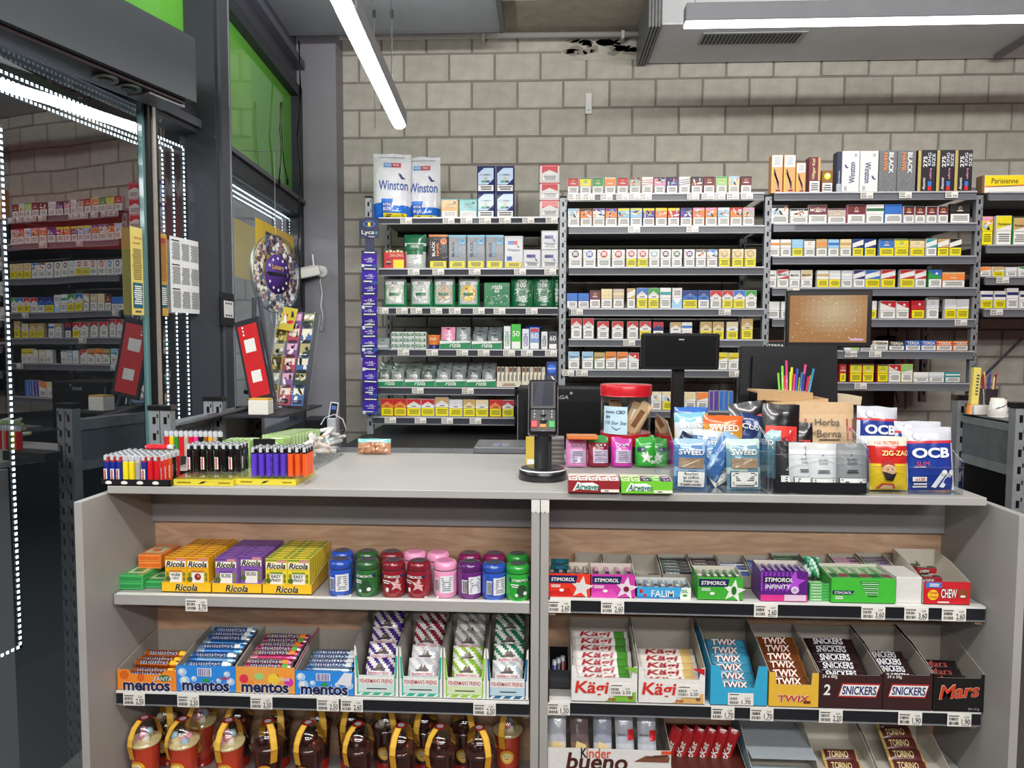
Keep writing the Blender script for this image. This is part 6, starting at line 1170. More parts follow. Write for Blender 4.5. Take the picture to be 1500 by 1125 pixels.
def kb(seed, cols):
    m = MB(); bag(m, .047, .13, .012, lambda u, v: cols[0] if v > .45 else (cols[1] if v > .3 else cols[2]), 'pillow', nu=9, nv=14, seed=seed, amp=.3)
    if cols[3]: m.rect(.006, .065, .022, .09, 'r', 3); m.text('kinder', -.006, .078, .024, None, 'z', 4, 1)
    else: m.pdec([(-.018, .02), (.02, .02), (.014, .05), (-.01, .06)], '#e2c88c', 3)
    return m
for k, (px, cols) in enumerate([(816, ('#b9bcc4', '#d8cfc0', '#dcd0b0', 0)), (851, ('#6a5a5c', '#8a6a58', '#e0c890', 0)), (884, ('#9aa0b0', '#c8c8d0', '#e6e6ea', 0)), (918, ('#b4b8c2', '#c8ccd4', '#8fa8c8', 1)), (950, ('#b4b8c2', '#c8ccd4', '#8fa8c8', 1))]):
    p = at(px, 1100, Y+.02); kb(k+1, cols).build('snack_bar', loc=(p.x, Y+.03, z3R+h-.062), rot=(-.35, 0, .08*(k % 2)), label='%s, %s from left in the white chocolate bar box' % (['pale foil bar', 'brown and cream bar', 'blue-grey foil bar', 'grey segmented bar with red corner', 'grey segmented bar with red corner'][k], ORD[k]), cat='chocolate bar', group='upright bars in the white box')
xc, w_ = span(985, 1098, 1120, Y+.01); h2 = zt_(1040, 1135, Y+.01)-z3R; t = dtray(w_, h2, h2+.03, .18, '#a81e24', '#5a2a20'); t.build('display_box', loc=(xc, Y+.01, z3R+.001), label='deep red box of red wafer bars, bottom shelf', cat='box', group='boxes on the bottom right shelf')
for k in range(6):
    me = cbar('#b01f26', '#8a161c', 'KitKat', 'w', .12, .03, .009, None, 11)
    place(me, 'snack_bar', (xc-w_*.38+k*w_*.155, Y+.09, z3R+h2+.012), (-.5, -1.25, .1*(k-2)*.3), 'red wafer bar, %s from the left in the deep red box' % ORD[k], 'chocolate bar', 'red wafer bars in the deep red box')
for x0, x1, yt, lab, c, n in [(1100, 1200, 1105, 'pale grey-blue lidded carton, bottom shelf', '#8fa8b4', 0), (1203, 1290, 1112, 'tall open white carton left of the striped bars, bottom shelf', '#b9c4c8', 2), (1292, 1400, 1108, 'open white carton of gold and brown bars at the right end', '#c9c4ba', 5)]:
    xc, w_ = span(x0, x1, 1120, Y+.01); h3 = zt_((x0+x1)/2, 1140 if n else 1125, Y+.01)-z3R; t = dtray(w_, h3, h3+.07, .185, c, '#c4beb2', '#7fb0c4' if n < 3 else c)
    if not n: t.box(-w_/2+.002, w_/2-.002, .002, .18, h3+.02, h3+.022, '#a9b2b8')
    t.build('display_box', loc=(xc, Y+.01, z3R+.001), label=lab, cat='box', group='boxes on the bottom right shelf')
    for k in range(n): place(cbar('#5a2a28', '#c9a860', 'TORINO', '#d9c08a', .09, .034, .010, None, 12), 'snack_bar', (xc+.002*k, Y+.04+.028*k, z3R+h3-.01+.014*k), (-.9, 0, .05*(k-1)), 'brown and gold bar, %s from the front in the %s carton' % (ORD[k], 'tall open white' if n < 3 else 'right-end white'), 'chocolate bar', 'brown and gold bars')
# ---------------------------------------------------------------- on the worktop, left
def W(px, py): return onz(px, py, ZW)
def lighter_parts(col, hood='#c9ccd0', lab=None, blk=False):
    k = ('lt', col, hood, lab)
    if k in MESH: return MESH[k]
    b = MB(); n = 12; w2, d2, H = .0072, .0095, .058
    ring = lambda s, z: [(w2*s*math.cos(2*pi*i/n), d2*s*math.sin(2*pi*i/n), z) for i in range(n)]
    vs = ring(.92, 0)+ring(1, .003)+ring(1, H-.002)+ring(.96, H)
    fs = [tuple(range(n-1, -1, -1)), tuple(range(3*n, 4*n))]+[(r*n+i, r*n+(i+1) % n, r*n+n+(i+1) % n, r*n+n+i) for r in range(3) for i in range(n)]
    b.add(vs, fs, col, 'gloss', False)
    if lab:
        b.surf = lambda x, z: -math.sqrt(max(1-(x/w2)**2, .02))*d2; b.pdec([(-.0045, .008), (.0045, .008), (.0045, .04), (-.0045, .04)], lab, 2); b.lines(-.003, .003, .01, .038, 6, 'r' if lab == 'w' else 'z', 2); b.surf = None
    h = MB(); vs = ring(.9, H)+ring(.88, H+.012)
    h.add(vs, [tuple(range(n, 2*n))]+[(i, (i+1) % n, n+(i+1) % n, n+i) for i in range(n)], hood, 'metal', False); h.box(-.0035, .0035, -.009, .004, H+.004, H+.016, 'a', 'metal')
    c = MB(); c.lathe([(.0042, -.003), (.0042, .003)], 10, ['#6f7276'], 'metal', 0, H+.0145, 'x'); c.box(-.0035, .0035, .003, .010, H+.003, H+.009, col if not blk else '#1a1a1c', 'plastic')
    MESH[k] = (b.mesh('lighter_body'), h.mesh('hood'), c.mesh('spark_wheel')); return MESH[k]
def lighter(loc, rot, col, label, grp, hood='#c9ccd0', lab=None, blk=False):
    B, H, S = lighter_parts(col, hood, lab, blk); o = empty('lighter', loc, rot, label, 'lighter', grp)
    place(B, 'lighter_body', (0, 0, 0), parent=o); place(H, 'hood', (0, 0, 0), parent=o); place(S, 'spark_wheel', (0, 0, 0), parent=o); return o
p = W(147, 711.5); q = W(246, 711.5); wx = q.x-p.x; Y0 = p.y
m = MB(); dd = .125
m.box(0, wx+.012, 0, .0015, 0, .0165, '#17171a', 'card'); m.box(0, wx+.012, dd, dd+.0015, 0, .0165, '#17171a', 'card'); m.box(0, .0015, 0, dd, 0, .0165, '#17171a', 'card'); m.box(wx+.0105, wx+.012, 0, dd, 0, .0165, '#17171a', 'card'); m.box(0, wx+.012, 0, dd, 0, .002, '#17171a', 'card')
for k in range(4): m.pdec([(wx*(.13+.24*k)+.009*math.cos(t), .007+.006*math.sin(t)*(1 if math.sin(t) > 0 else .5)) for t in [2*pi*j/10 for j in range(10)]], '#e8e6df', 1)
m.build('lighter_tray', loc=(p.x, Y0, ZW+.0005), label='black card tray with big white dots at the left end of the worktop', cat='tray')
cols = ['#23348e', '#23348e', '#23348e', '#ecd92a', '#ecd92a', '#a8a29c', '#23348e', '#d0202a', '#d0202a', '#c8202a']
nm = {'#23348e': 'blue', '#ecd92a': 'yellow', '#a8a29c': 'grey', '#d0202a': 'red', '#c8202a': 'red', '#e0342a': 'red', '#d8602a': 'orange', '#1a1a1c': 'black'}
R8 = random.Random(8)
for r_ in range(6):
    for c_ in range(9):
        col = cols[c_] if r_ == 0 else (['#e0342a', '#e0342a', '#d8602a', '#1a1a1c', '#c8202a'][r_-1] if c_ == 8 else R8.choice(cols))
        lighter((p.x+.012+c_*.0162, Y0+.013+r_*.0195, ZW+.003), (0, 0, R8.uniform(-.1, .1)), col, '%s lighter with metal hood, %s from left, %s row of the dotted tray' % (nm[col], ORD[c_], ORD[r_]), 'lighters in the dotted tray', '#c43a3a' if col in ('#d0202a', '#c8202a', '#23348e') and r_ == 0 else '#d5d7da', 'w' if (c_ == 8 and r_) or (r_ == 0 and c_ in (0, 1, 2, 6)) else None)
a = onz(217, 646, ZW+.088); lighter((p.x+.065, Y0+.10, ZW+.085), (0, pi/2, .05), '#d0202a', 'red lighter lying across the tops of the standing lighters', 'loose lighter')
def ytray(x0, y0, w_, d, label, z=ZW+.0005):
    m = MB(); m.box(0, w_, 0, d, 0, .015, '#d9c83a', 'card'); m.lines(w_*.05, w_*.3, .005, .011, 1, '#8a7a1a'); m.pdec([(w_*.42, .004), (w_*.5, .006), (w_*.56, .012), (w_*.47, .010)], 'k', 1); m.lines(w_*.75, w_*.95, .005, .01, 1, '#8a7a1a')
    o = m.build('holder_tray', loc=(x0, y0, z), label=label, cat='tray', group='yellow lighter trays')
    g = MB(); g.box(.003, w_-.003, .003, d-.003, .0155, .021, 'w', 'acrylic')
    g.D = TOPD(.0212)
    for i in range(int(w_/.017)):
        for j in range(int(d/.02)): g.disc(.012+i*.0168, .014+j*.0195, .0055, '#b9bcc0', 1, 'acrylic_edge', 8)
    g.build('clear_holder', parent=o); return o
t2 = W(247.5, 711); e2 = W(345, 711); ytray(t2.x+.012, t2.y, e2.x-t2.x-.013, .15, 'yellow based clear lighter tray beside the dotted tray')
t3 = W(345.5, 710); e3 = W(436, 710); ytray(t3.x, t3.y-.002, e3.x-t3.x, .15, 'yellow based clear lighter tray with purple and orange lighters')
zt3 = ZW+.022
for r_ in range(3):
    for c_ in range(8):
        pp = onz(279+c_*10.2, 691, zt3); lighter((pp.x, pp.y+r_*.021, zt3), (0, 0, R8.uniform(-.1, .1)), '#151517', 'black lighter, %s from left, %s row of the yellow based tray' % (ORD[c_], ORD[r_]), 'black lighters', '#2a2a2c', 'w' if (c_+r_) % 2 == 0 else None, True)
for r_ in range(3):
    for c_ in range(8):
        pp = onz(373+c_*10.6, 697, zt3); col = '#5d3fc0' if c_ < 5 else '#f0602a'
        lighter((pp.x, pp.y+r_*.021, zt3), (0, 0, R8.uniform(-.1, .1)), col, '%s lighter with dark top, %s from left, %s row' % ('purple' if c_ < 5 else 'orange', ORD[c_], ORD[r_]), 'purple and orange lighters', '#1c1c20', None, True)
# riser with mixed lighters behind
r1 = onz(241, 655, ZW+.02); m = MB(); m.box(0, .175, 0, .06, 0, .028, '#1a1a1c', 'card'); m.build('lighter_riser', loc=(r1.x-.006, 2.0, ZW+.0005), label='black riser box behind the dotted lighter tray', cat='box')
mc = ['#d0202a', '#ecc82a', '#2f8a3a', '#d0202a', '#b8a89a', '#d0202a', '#e0409a', '#1a1a1c', '#8a5a2a', '#e8a82a', '#b0a8a0', '#1a1a1c']
mn = ['red', 'yellow', 'green', 'red', 'beige', 'red', 'pink', 'black', 'brown', 'amber', 'grey', 'black']
for c_ in range(12):
    pp = at(246+c_*7.1, 640, 2.03); lighter((pp.x, 2.025, ZW+.0295), (0, 0, .1), mc[c_], '%s lighter, %s from left in the back row on the black riser' % (mn[c_], ORD[c_]), 'lighters on the black riser', '#d5d7da', 'w' if c_ > 8 else None)
# pale green filter packs
def gpk(w_, h_, d, col='#a3c278'):
    m = MB(); m.cbox(-w_/2, w_/2, 0, d, 0, h_, col, 'film', .0015); m.rect(-w_*.4, h_*.1, w_*.4, h_*.45, '#6fae3a', 1); m.rect(-w_*.3, h_*.55, w_*.3, h_*.85, '#e9efe0', 1); m.D = TOPD(h_); m.rect(-w_*.44, d*.15, w_*.44, d*.85, '#8fc25a', 1); m.rect(-w_*.2, d*.3, w_*.3, d*.7, '#dfe9cc', 2); return m
s1 = gpk(.0145, .078, .075).mesh('filter_pack')
for k in range(5):
    pp = at(325+k*8.3, 640, 1.99+.0); place(s1, 'filter_pack', (pp.x+.003, 2.0, ZW+.001), (0, 0, .02), 'slim pale green filter pack, %s from left beside the mixed lighters' % ORD[k], 'filters', 'pale green filter packs')
m = gpk(.078, .04, .07, '#93b862'); m.rect(-.03, .012, -.005, .032, 'a', 2); m.barcode(-.028, -.007, .014, .03, 3); pp = at(391, 640, 1.99); m.build('filter_box', loc=(pp.x+.005, 2.0, ZW+.042), label='pale green box with a barcode, stacked behind the black card', cat='filters')
gpk(.078, .04, .07, '#9cc06c').build('filter_box', loc=(pp.x+.005, 2.0, ZW+.001), label='lower pale green box under the barcode box', cat='filters')
s2_ = gpk(.09, .084, .0155, '#a9bd8c').mesh('filter_pack')
for k in range(10):
    pp = at(420, 640, 2.075); place(s2_, 'filter_pack', (pp.x-.035+.004*k, 2.085+k*.0165, ZW+.001), (0, 0, 0), 'wide pale green filter pack, %s in the row going back' % ORD[k], 'filters', 'pale green filter packs')
m = MB(); m.box(-.031, .031, 0, .002, 0, .045, '#121214', 'card'); m.disc(.008, .01, .0025, 'w', 1); pp = at(387, 655, 1.93); m.box(-.008, .008, .0, .002, -.05, 0, 'w', 'acrylic'); m.build('price_card', loc=(pp.x, 1.93, ZW+.0505), label='small black card with a white dot on a clear foot', cat='card')
# clear bin of pre-rolled tubes
xr = W(459, 691).x; yf_ = W(459, 691).y
def acrylic_bin(x0, x1, y0, y1, hf, hb, label, name='acrylic_bin', t=.003, curve=False):
    c = empty(name, ((x0+x1)/2, y0, ZW+.0008), label=label, cat='bin', group='clear acrylic bins on the worktop'); ox = (x0+x1)/2; X0, X1 = x0-ox, x1-ox; D = y1-y0
    m = MB(); m.poly([(X0, 0, 0), (X1, 0, 0), (X1, 0, hf), (X0, 0, hf)], 'w', 'acrylic'); m.box(X0, X1, -t/2, t/2, hf-.0015, hf, 'w', 'acrylic_edge'); m.build('front_panel', c)
    for s, X in ((-1, X0), (1, X1)):
        P = [(0, 0), (D, 0), (D, hb), (D*.35, hb), (0, hf+(hb-hf)*.25)] if hb > hf+.03 else [(0, 0), (D, 0), (D, hb), (0, hf)]
        m = MB(); m.poly([(X, y, z) for y, z in P], 'w', 'acrylic')
        top = P[2:]+[(0, 0)]
        for (ya, za), (yb_, zb_) in zip(top, top[1:]): m.add([(X-t/2, ya, za), (X+t/2, ya, za), (X+t/2, yb_, zb_), (X-t/2, yb_, zb_)], [(0, 1, 2, 3)], 'w', 'acrylic_edge')
        m.build('side_panel', c)
    m = MB(); m.poly([(X0, D, 0), (X1, D, 0), (X1, D, hb), (X0, D, hb)], 'w', 'acrylic'); m.box(X0, X1, 0, D, 0, .002, 'w', 'acrylic'); m.build('base_panel', c); return c
acrylic_bin(xr-.115, xr, yf_, 2.26, .075, .082, 'clear bin of white rolled tubes right of the purple lighters')
tm = []
for k in range(3):
    m = MB(); m.lathe([(.003, -.05), (.0055, -.046), (.007, .02), (.0075, .045), (.006, .05)], 8, ['#d9a03a' if k == 1 else '#e8e6e0', '#e9e7e2', '#dcdad6', ['#f2d02a', '#d9d7d2', '#1c1c1e'][k]], 'film', 0, 0, 'x'); tm.append(m.mesh('rolled_tube'))
R9 = random.Random(5)
for k in range(42):
    ly = k//7
    o = place(tm[k % 3 if R9.random() < .5 else 0], 'rolled_tube', (xr-.0575+R9.uniform(-.028, .028), yf_+.05+(k % 7)*.047+R9.uniform(-.01, .01), ZW+.012+ly*.0125), (0, R9.uniform(-.16, .16), R9.uniform(.75, 2.4)), '%s rolled tube in the clear bin, %s layer, %s from the front' % (['yellow-tipped', 'amber-tipped', 'black-tipped'][k % 3], ORD[ly], ORD[k % 7]), 'rolled tube', 'rolled tubes in the clear bin')
# bag of nuts at the back edge
m = MB(); w_, h_ = .108, .05
bag(m, w_, h_, .016, lambda u, v: '#7fc0bc' if v > .72 else '#b98a68', 'pillow', nu=14, nv=8, seed=4, amp=.2)
for k in range(34):
    x = R9.uniform(-w_*.42, w_*.42); z = R9.uniform(.003, h_*.68); a = R9.uniform(0, 3); rx = .0055; rz = .0032
    m.pdec([(x+rx*math.cos(t)*math.cos(a)-rz*math.sin(t)*math.sin(a), z+rx*math.cos(t)*math.sin(a)+rz*math.sin(t)*math.cos(a)) for t in [2*pi*j/7 for j in range(7)]], R9.choice(['#d8a888', '#e9cdb4', '#c08868', '#8a5238']), 2+k % 3)
m.lines(-w_*.3, w_*.35, h_*.76, h_*.9, 1, 'w', 5)
p = at(547.5, 667, 2.27); m.build('nut_bag', loc=(p.x, 2.275, ZW+.001), rot=(-.15, 0, 0), label='small bag of pistachio nuts standing at the back edge of the worktop', cat='bag')
# ---------------------------------------------------------------- card terminal
pc = W(795, 708); yc = pc.y+.066
tr = empty('card_terminal', (at(795, 700, yc).x, yc, ZW+.0005), label='black card payment terminal on a round weighted stand', cat='card terminal')
m = MB(); m.lathe([(.064, 0), (.066, .003), (.063, .026), (.060, .029), (0.0005, .030)], 36, ['#16161a', '#1a1a1e', '#c9ccd0', '#1c1c20'], ['plastic', 'plastic', 'metal', 'plastic']); m.build('round_base', tr)
m = MB(); m.cyl(0, 0, .03, .16, .0235, '#131316', 'satin', 20); m.cyl(0, .0, .16, .175, .018, '#131316', 'satin', 16); m.build('pole', tr)
m = MB(); w_, h_, d = .077, .152, .03
m.cbox(-w_/2, w_/2, 0, d, 0, h_, '#1b1b1f', 'plastic', .006); m.cbox(-w_/2-.0015, w_/2+.0015, .01, .014, -.001, h_*.92, '#c9ccd0', 'metal', .006)
m.fy = 0; m.rect(-w_*.36, h_*.52, w_*.36, h_*.95, '#3a3c44', 1, 'gloss'); m.pdec([(-w_*.36, h_*.52), (-w_*.05, h_*.52), (w_*.05, h_*.95), (-w_*.2, h_*.95)], '#44464f', 2, 'gloss')
o = m.build('terminal_body', tr, (0, -.028, .122), (-.32, 0, 0))
keys = [('1', '2', '3'), ('4', '5', '6'), ('7', '8', '9'), ('', '0', '')]
m = MB(); m.cbox(-w_*.47, w_*.47, -.004, 0, h_*.03, h_*.47, '#0c0c0e', 'plastic', .004); m.fy = -.004
for r_, row_ in enumerate(keys):
    for c_, s in enumerate(row_):
        if s: m.text(s, (c_-1)*w_*.3, h_*(.42-.055*r_), None, h_*.03, 'w', 1, 1)
m.text('saved', 0, h_*.07, w_*.12, None, 's', 1, 0)
kp = m.build('keypad', o)
for c_, cl in ((-1, '#c8343c'), (1, '#2f9b4a'), (0, '#c9803a')):
    m = MB(); hh = .019 if c_ else .010; m.cbox(-.009, .009, -.003, 0, 0, hh, cl, 'plastic', .002); m.build('button', kp, (c_*w_*.3, -.004, h_*(.12 if c_ else .12)))
# gum boxes in front
def airw(x0, x1, ybase, c, c2, label, packs, tag_):
    a = W(x0, ybase); b = W(x1, ybase+1); w_ = b.x-a.x; Y = a.y; h = .031; d = .062
    t = dtray(w_, h, h+.006, d, c, '#cfc8ba', c2); t.pdec([(-w_*.42, h*.15), (-w_*.3, h*.3), (w_*.08, h*.22), (w_*.1, h*.62), (-w_*.02, h*.85), (-w_*.25, h*.8), (-w_*.32, h*.9)], '#e9efe9', 2); t.text('Airwaves', -w_*.13, h*.52, w_*.48, h*.5, '#1a6a5a', 4, 2, .3); t.rect(w_*.14, h*.1, w_*.5, h*.32, '#e6e0d2', 3); t.lines(w_*.2, w_*.3, h*.14, h*.28, 1, 'z', 4)
    t.build('display_box', loc=((a.x+b.x)/2, Y, ZW+.001), label=label, cat='box', group='gum boxes on the worktop')
    for k in range(len(packs)):
        m = MB(); pw = w_/len(packs)*.9; m.cbox(-pw/2, pw/2, 0, .05, 0, .012, packs[k][0], 'film', .0015); m.D = TOPD(.012); m.disc(0, .02, pw*.3, packs[k][1], 1, n=12); m.disc(0, .02, pw*.18, packs[k][0], 2, n=10); m.pdec([(-pw*.4, .03), (pw*.4, .036), (pw*.4, .042), (-pw*.4, .036)], packs[k][1], 2)
        m.build('gum_pack', loc=((a.x+b.x)/2-w_/2+(k+.5)*w_/len(packs), Y+.005, ZW+.0175), rot=(.12, 0, 0), label='%s gum pack, %s from left in the %s box on the worktop' % (packs[k][2], ORD[k], tag_), cat='gum', group=tag_+' box gum packs')
airw(832.5, 907, 722.5, '#8f1f26', '#7a1a20', 'low dark red gum box in front of the stand-up pouches', [('#e9e6e2', '#b8303a', 'white and red')]*5, 'dark red')
airw(910, 985, 724, '#6cc22e', '#5aa828', 'low bright green gum box in front of the clear bin', [('#c8e2a8', '#5aa83a', 'pale green')]*2+[('#3a3a48', '#c8d0d8', 'dark'), ('#5ab83a', '#e8f0d8', 'bright green'), ('#3a2458', '#c8c0d8', 'violet')], 'bright green')
# stand-up gum pouches
def gp(c, c2, blk=False, star=None, seed=0):
    m = MB(); w_, h_ = .062, .083; bag(m, w_, h_, .024, lambda u, v: c2 if v > .86 else c, 'stand', nu=12, nv=14, seed=seed, amp=.15, taper=.04)
    if star: m.rect(-.026, .045, -.004, .058, '#1c1f52', 3); m.text('X', -.012, .051, .006, None, 'w', 5); m.star(0, .028, .019, '#dfe8d8', 3); m.rect(.012, .01, .026, .02, '#c8d8c8', 3)
    else: m.rect(-.018, .012, .026, .05, '#b9a8c4' if not blk else '#c8b8c0', 3); m.lines(-.015, .023, .015, .047, 6, '#6a6078', 5); [m.disc(-.006+.012*k, .064, .0042, '#2a2440', 3) or m.disc(-.006+.012*k, .064, .0024, 'w', 5) for k in range(3)]
    return m.mesh('gum_pouch')
for c_, (px, c, c2, nm_, st) in enumerate([(844.5, '#d98ac0', '#c878b0', 'pink', None), (877.5, '#8a1c30', '#3f8a4a', 'dark red', None), (912, '#c83aa8', '#b84a98', 'magenta', None), (948, '#35a83a', '#4aa84a', 'green', 1)]):
    me = gp(c, c2, False, st, c_)
    for r_ in range(3):
        pp = onz(px, 686.5, ZW); place(me, 'gum_pouch', (pp.x+.003*r_, pp.y+.028+r_*.037, ZW+.001+.0), (-.12, 0, R9.uniform(-.08, .08)), '%s stand-up gum pouch, %s behind the low gum boxes' % (nm_, ['first', 'second', 'third'][r_]), 'gum', 'stand-up gum pouches')
m = MB(); m.cbox(-.045, .045, 0, .07, 0, .008, '#d9702a', 'card', .002); m.D = TOPD(.008); m.rect(-.04, .01, .04, .06, '#e08a4a', 1); pp = at(853, 641, 2.06); m.build('flat_pack', loc=(pp.x, 2.045, ZW+.087), label='flat orange pack lying on top of the pink pouches', cat='pack')
for k in range(6):
    m = MB() if k == 0 else m
    if k == 0: m.cbox(-.022, .022, 0, .05, 0, .0125, '#8a8684', 'card', .001); m.rect(-.02, .002, .02, .008, '#5f5a5a', 1); fm = m.mesh('flat_pack')
    pp = at(818, 675, 2.07); place(fm, 'flat_pack', (pp.x-.004, 2.12, ZW+.001+k*.0135), (0, 0, R9.uniform(-.06, .06)), 'flat grey pack, %s from the bottom of the stack behind the terminal' % ORD[k], 'pack', 'flat grey packs stacked behind the terminal')
m = MB(); m.cbox(-.03, .03, 0, .02, 0, .085, '#d9bc4a', 'card', .001); m.rect(-.026, .004, .026, .02, 'w', 1); pp = at(787, 675, 2.1); m.build('yellow_pack', loc=(pp.x-.004, 2.09, ZW+.001), label='yellow pack standing behind the terminal pole', cat='pack')
# jar with red lid on its riser
YJ = 2.215; xj = at(916, 640, YJ).x; zj0 = at(916, 648, YJ).z-.004
m = MB(); m.cbox(-.07, .07, -.055, .055, 0, zj0-ZW-.001, '#3a3436', 'card', .002); m.build('riser_box', loc=(xj, YJ, ZW+.0005), label='dark box hidden behind the pouches, the jar stands on it', cat='box')
jr = empty('storage_jar', (xj, YJ, zj0), label='large round clear jar with red lid and red base band', cat='jar'); H = at(916, 563, YJ).z-zj0; rj = .0785
m = MB(); m.lathe([(rj*.94, 0), (rj, .006), (rj, .036), (rj*.995, .038)], 32, ['#b01a24'], 'plastic'); m.build('base_band', jr)
m = MB(); m.lathe([(rj*.985, .036), (rj*.985, H-.032)], 32, ['w'], 'acrylic', caps=False); m.build('glass_wall', jr)
m = MB(); m.lathe([(rj*1.01, H-.034), (rj*1.02, H-.03), (rj*1.02, H-.004), (rj, H), (.0005, H)], 32, ['#c41d29', '#c41d29', '#c41d29', '#d02a35'], 'plastic'); m.build('lid', jr)
m = MB(); m.surf = lambda x, z: -math.sqrt(max((rj+.001)**2-x*x, 1e-6)); m.rect(-.07, .038, -.004, .122, '#bcd8e6', 2); m.text('vom CBD', -.038, .106, .056, None, '#1c2a5a', 4, 1, .2); m.text('in', -.06, .091, .011, None, '#1c2a5a', 4, 1, .2); m.text('10 Sor Ste', -.037, .073, .06, None, '#1c2a5a', 4, 0, .2)
m.pdec([(-.05, .060), (-.036, .050), (-.035, .052), (-.049, .0615)], '#1c2a5a', 4); m.pdec([(-.036, .050), (-.024, .058), (-.024, .060), (-.036, .0525)], '#1c2a5a', 4); m.build('paper_note', jr, label='pale blue handwritten note')
for k, (c, a, x) in enumerate([('#d8b88a', .55, .035), ('#c9a478', .35, .02), ('#3f5a50', .75, .0), ('#e0c8a0', .5, .045), ('#a88a5a', -.3, -.02), ('#d9dde0', .9, -.005), ('#c8602a', .1, -.035), ('#e0c89a', .6, .01)]):
    m = MB(); m.cbox(-.018, .018, -.004, .004, -.052, .052, c, 'card', .001); m.rect(-.008, -.03, .008, .03, '#e9dcc4' if k % 2 else '#8a5a3a', 1); m.fy = -.004; m.rect(-.008, -.03, .008, .03, '#e9dcc4' if k % 2 else '#8a5a3a', 1)
    m.build('paper_pack', loc=(xj+x, YJ-.03+.009*k, zj0+.082), rot=(0, a, .1*(k-3)), label='slanted %s pack inside the red lidded jar' % ['tan', 'light brown', 'dark green', 'cream', 'olive', 'white', 'orange', 'pale kraft'][k], cat='pack', group='packs in the red lidded jar')
# ---------------------------------------------------------------- clear bins on the right
def binx(x0, x1, yb): a = W(x0, yb); b = W(x1, yb+ (x1-x0)*.012); return a.x, b.x, min(a.y, b.y)
b1 = binx(986, 1125, 722); acrylic_bin(b1[0], b1[1], b1[2], b1[2]+.30, .105, .165, 'tall clear bin full of blue and silver sachets')
def sw(c, c2, lab, seed, txt='SWEED', w_=.082, h_=.125):
    m = MB(); bag(m, w_, h_, .014, lambda u, v: c2 if (v > .9 or noise.noise(Vector((u*3+seed, v*4, 1))) > .25) else c, 'pillow', nu=12, nv=16, seed=seed, amp=.25)
    m.text(txt, 0, h_*.74, w_*.76, w_*.17, 'w', 4, 2)
    if lab: m.rect(-w_*.38, h_*.42, w_*.38, h_*.62, '#a08468', 3); m.pdec([(-w_*.3, h_*.45), (w_*.2, h_*.6), (w_*.24, h_*.585), (-w_*.26, h_*.44)], '#d9c8b0', 5); m.rect(-w_*.42, h_*.04, w_*.42, h_*.36, 'k', 3); m.rect(-w_*.4, h_*.05, w_*.4, h_*.35, '#e9e6e0', 4)
    if lab == 1:
        for k, s in enumerate(('Rauchen', 'ist tödlich.', 'Fumer tue.', 'Il fumo uccide.')): m.text(s, 0, h_*(.31-.07*k), w_*(.42, .5, .46, .62)[k], None, 'k', 5, 1)
    elif lab: m.lines(-w_*.36, w_*.36, h_*.06, h_*.34, 8, 'k', 4)
    return m
B1 = b1[2]
def sp(px, py, Y, z, mesh, rot, label): 
    p = at(px, py, Y); return mesh.build('sachet', loc=(p.x, Y, ZW+z), rot=rot, label=label, cat='sachet', group='sachets in the tall clear bin')
sp(1011, 700, B1+.03, .004, sw('#4a78b0', '#9ab8d8', 1, 1), (-.12, .02, .0), 'blue sachet with a four-line warning label at the left front of the clear bin')
sp(1090, 700, B1+.035, .004, sw('#6a94a8', '#b8d0c8', 2, 2), (-.12, -.02, .0), 'pale blue sachet with a text-filled label at the right front')
sp(1038, 712, B1+.052, .03, sw('#3f6ea8', '#8ab0d0', 0, 3, w_=.05), (-.1, .55, .1), 'narrow blue sachet leaning right in the middle of the bin')
sp(1062, 716, B1+.07, .012, sw('#3a6498', '#6a94b8', 2, 4, txt='SWEED', w_=.07, h_=.11), (-.1, -.6, 0), 'blue sachet leaning left with a dark bordered label')
sp(1118, 690, B1+.12, .02, sw('#6a98a8', '#a8c8c8', 0, 5), (-.1, 0, -.9), 'pale blue sachet turned sideways at the right wall of the bin')
sp(1058, 690, B1+.11, .055, sw('#c88a2a', '#d8602a', 0, 6, w_=.10), (-.15, .03, 0), 'orange and gold sachet at the back of the tall clear bin')
sp(1014, 690, B1+.13, .06, sw('#cfd6dc', '#7fb8c8', 0, 7), (-.1, -.06, 0), 'silver sachet behind the blue ones on the left')
sp(992, 690, B1+.09, .05, sw('#22304e', '#1a2440', 0, 8, txt='AST', w_=.05, h_=.09), (-.1, .45, .2), 'dark navy sachet tucked at the left wall of the clear bin')
sp(1012, 690, B1+.18, .07, sw('#d89a2a', '#3a6ab8', 0, 9, w_=.09), (-.1, 0, 0), 'gold and blue sachet at the very back left')
sp(1092, 690, B1+.15, .055, sw('#27407e', '#1f3468', 0, 10, txt='CUSH', w_=.08), (-.1, .2, -.2), 'deep blue sachet behind the right front one')
sp(1030, 690, B1+.085, .02, sw('#3f6a9a', '#c8d4dc', 0, 12, w_=.075), (-.08, .1, 0), 'blue and silver sachet standing behind the narrow one')
sp(1102, 690, B1+.21, .05, sw('#a8343a', '#c85a5a', 0, 11, txt='CBD'), (-.1, 0, -.2), 'red sachet at the back right of the tall clear bin')
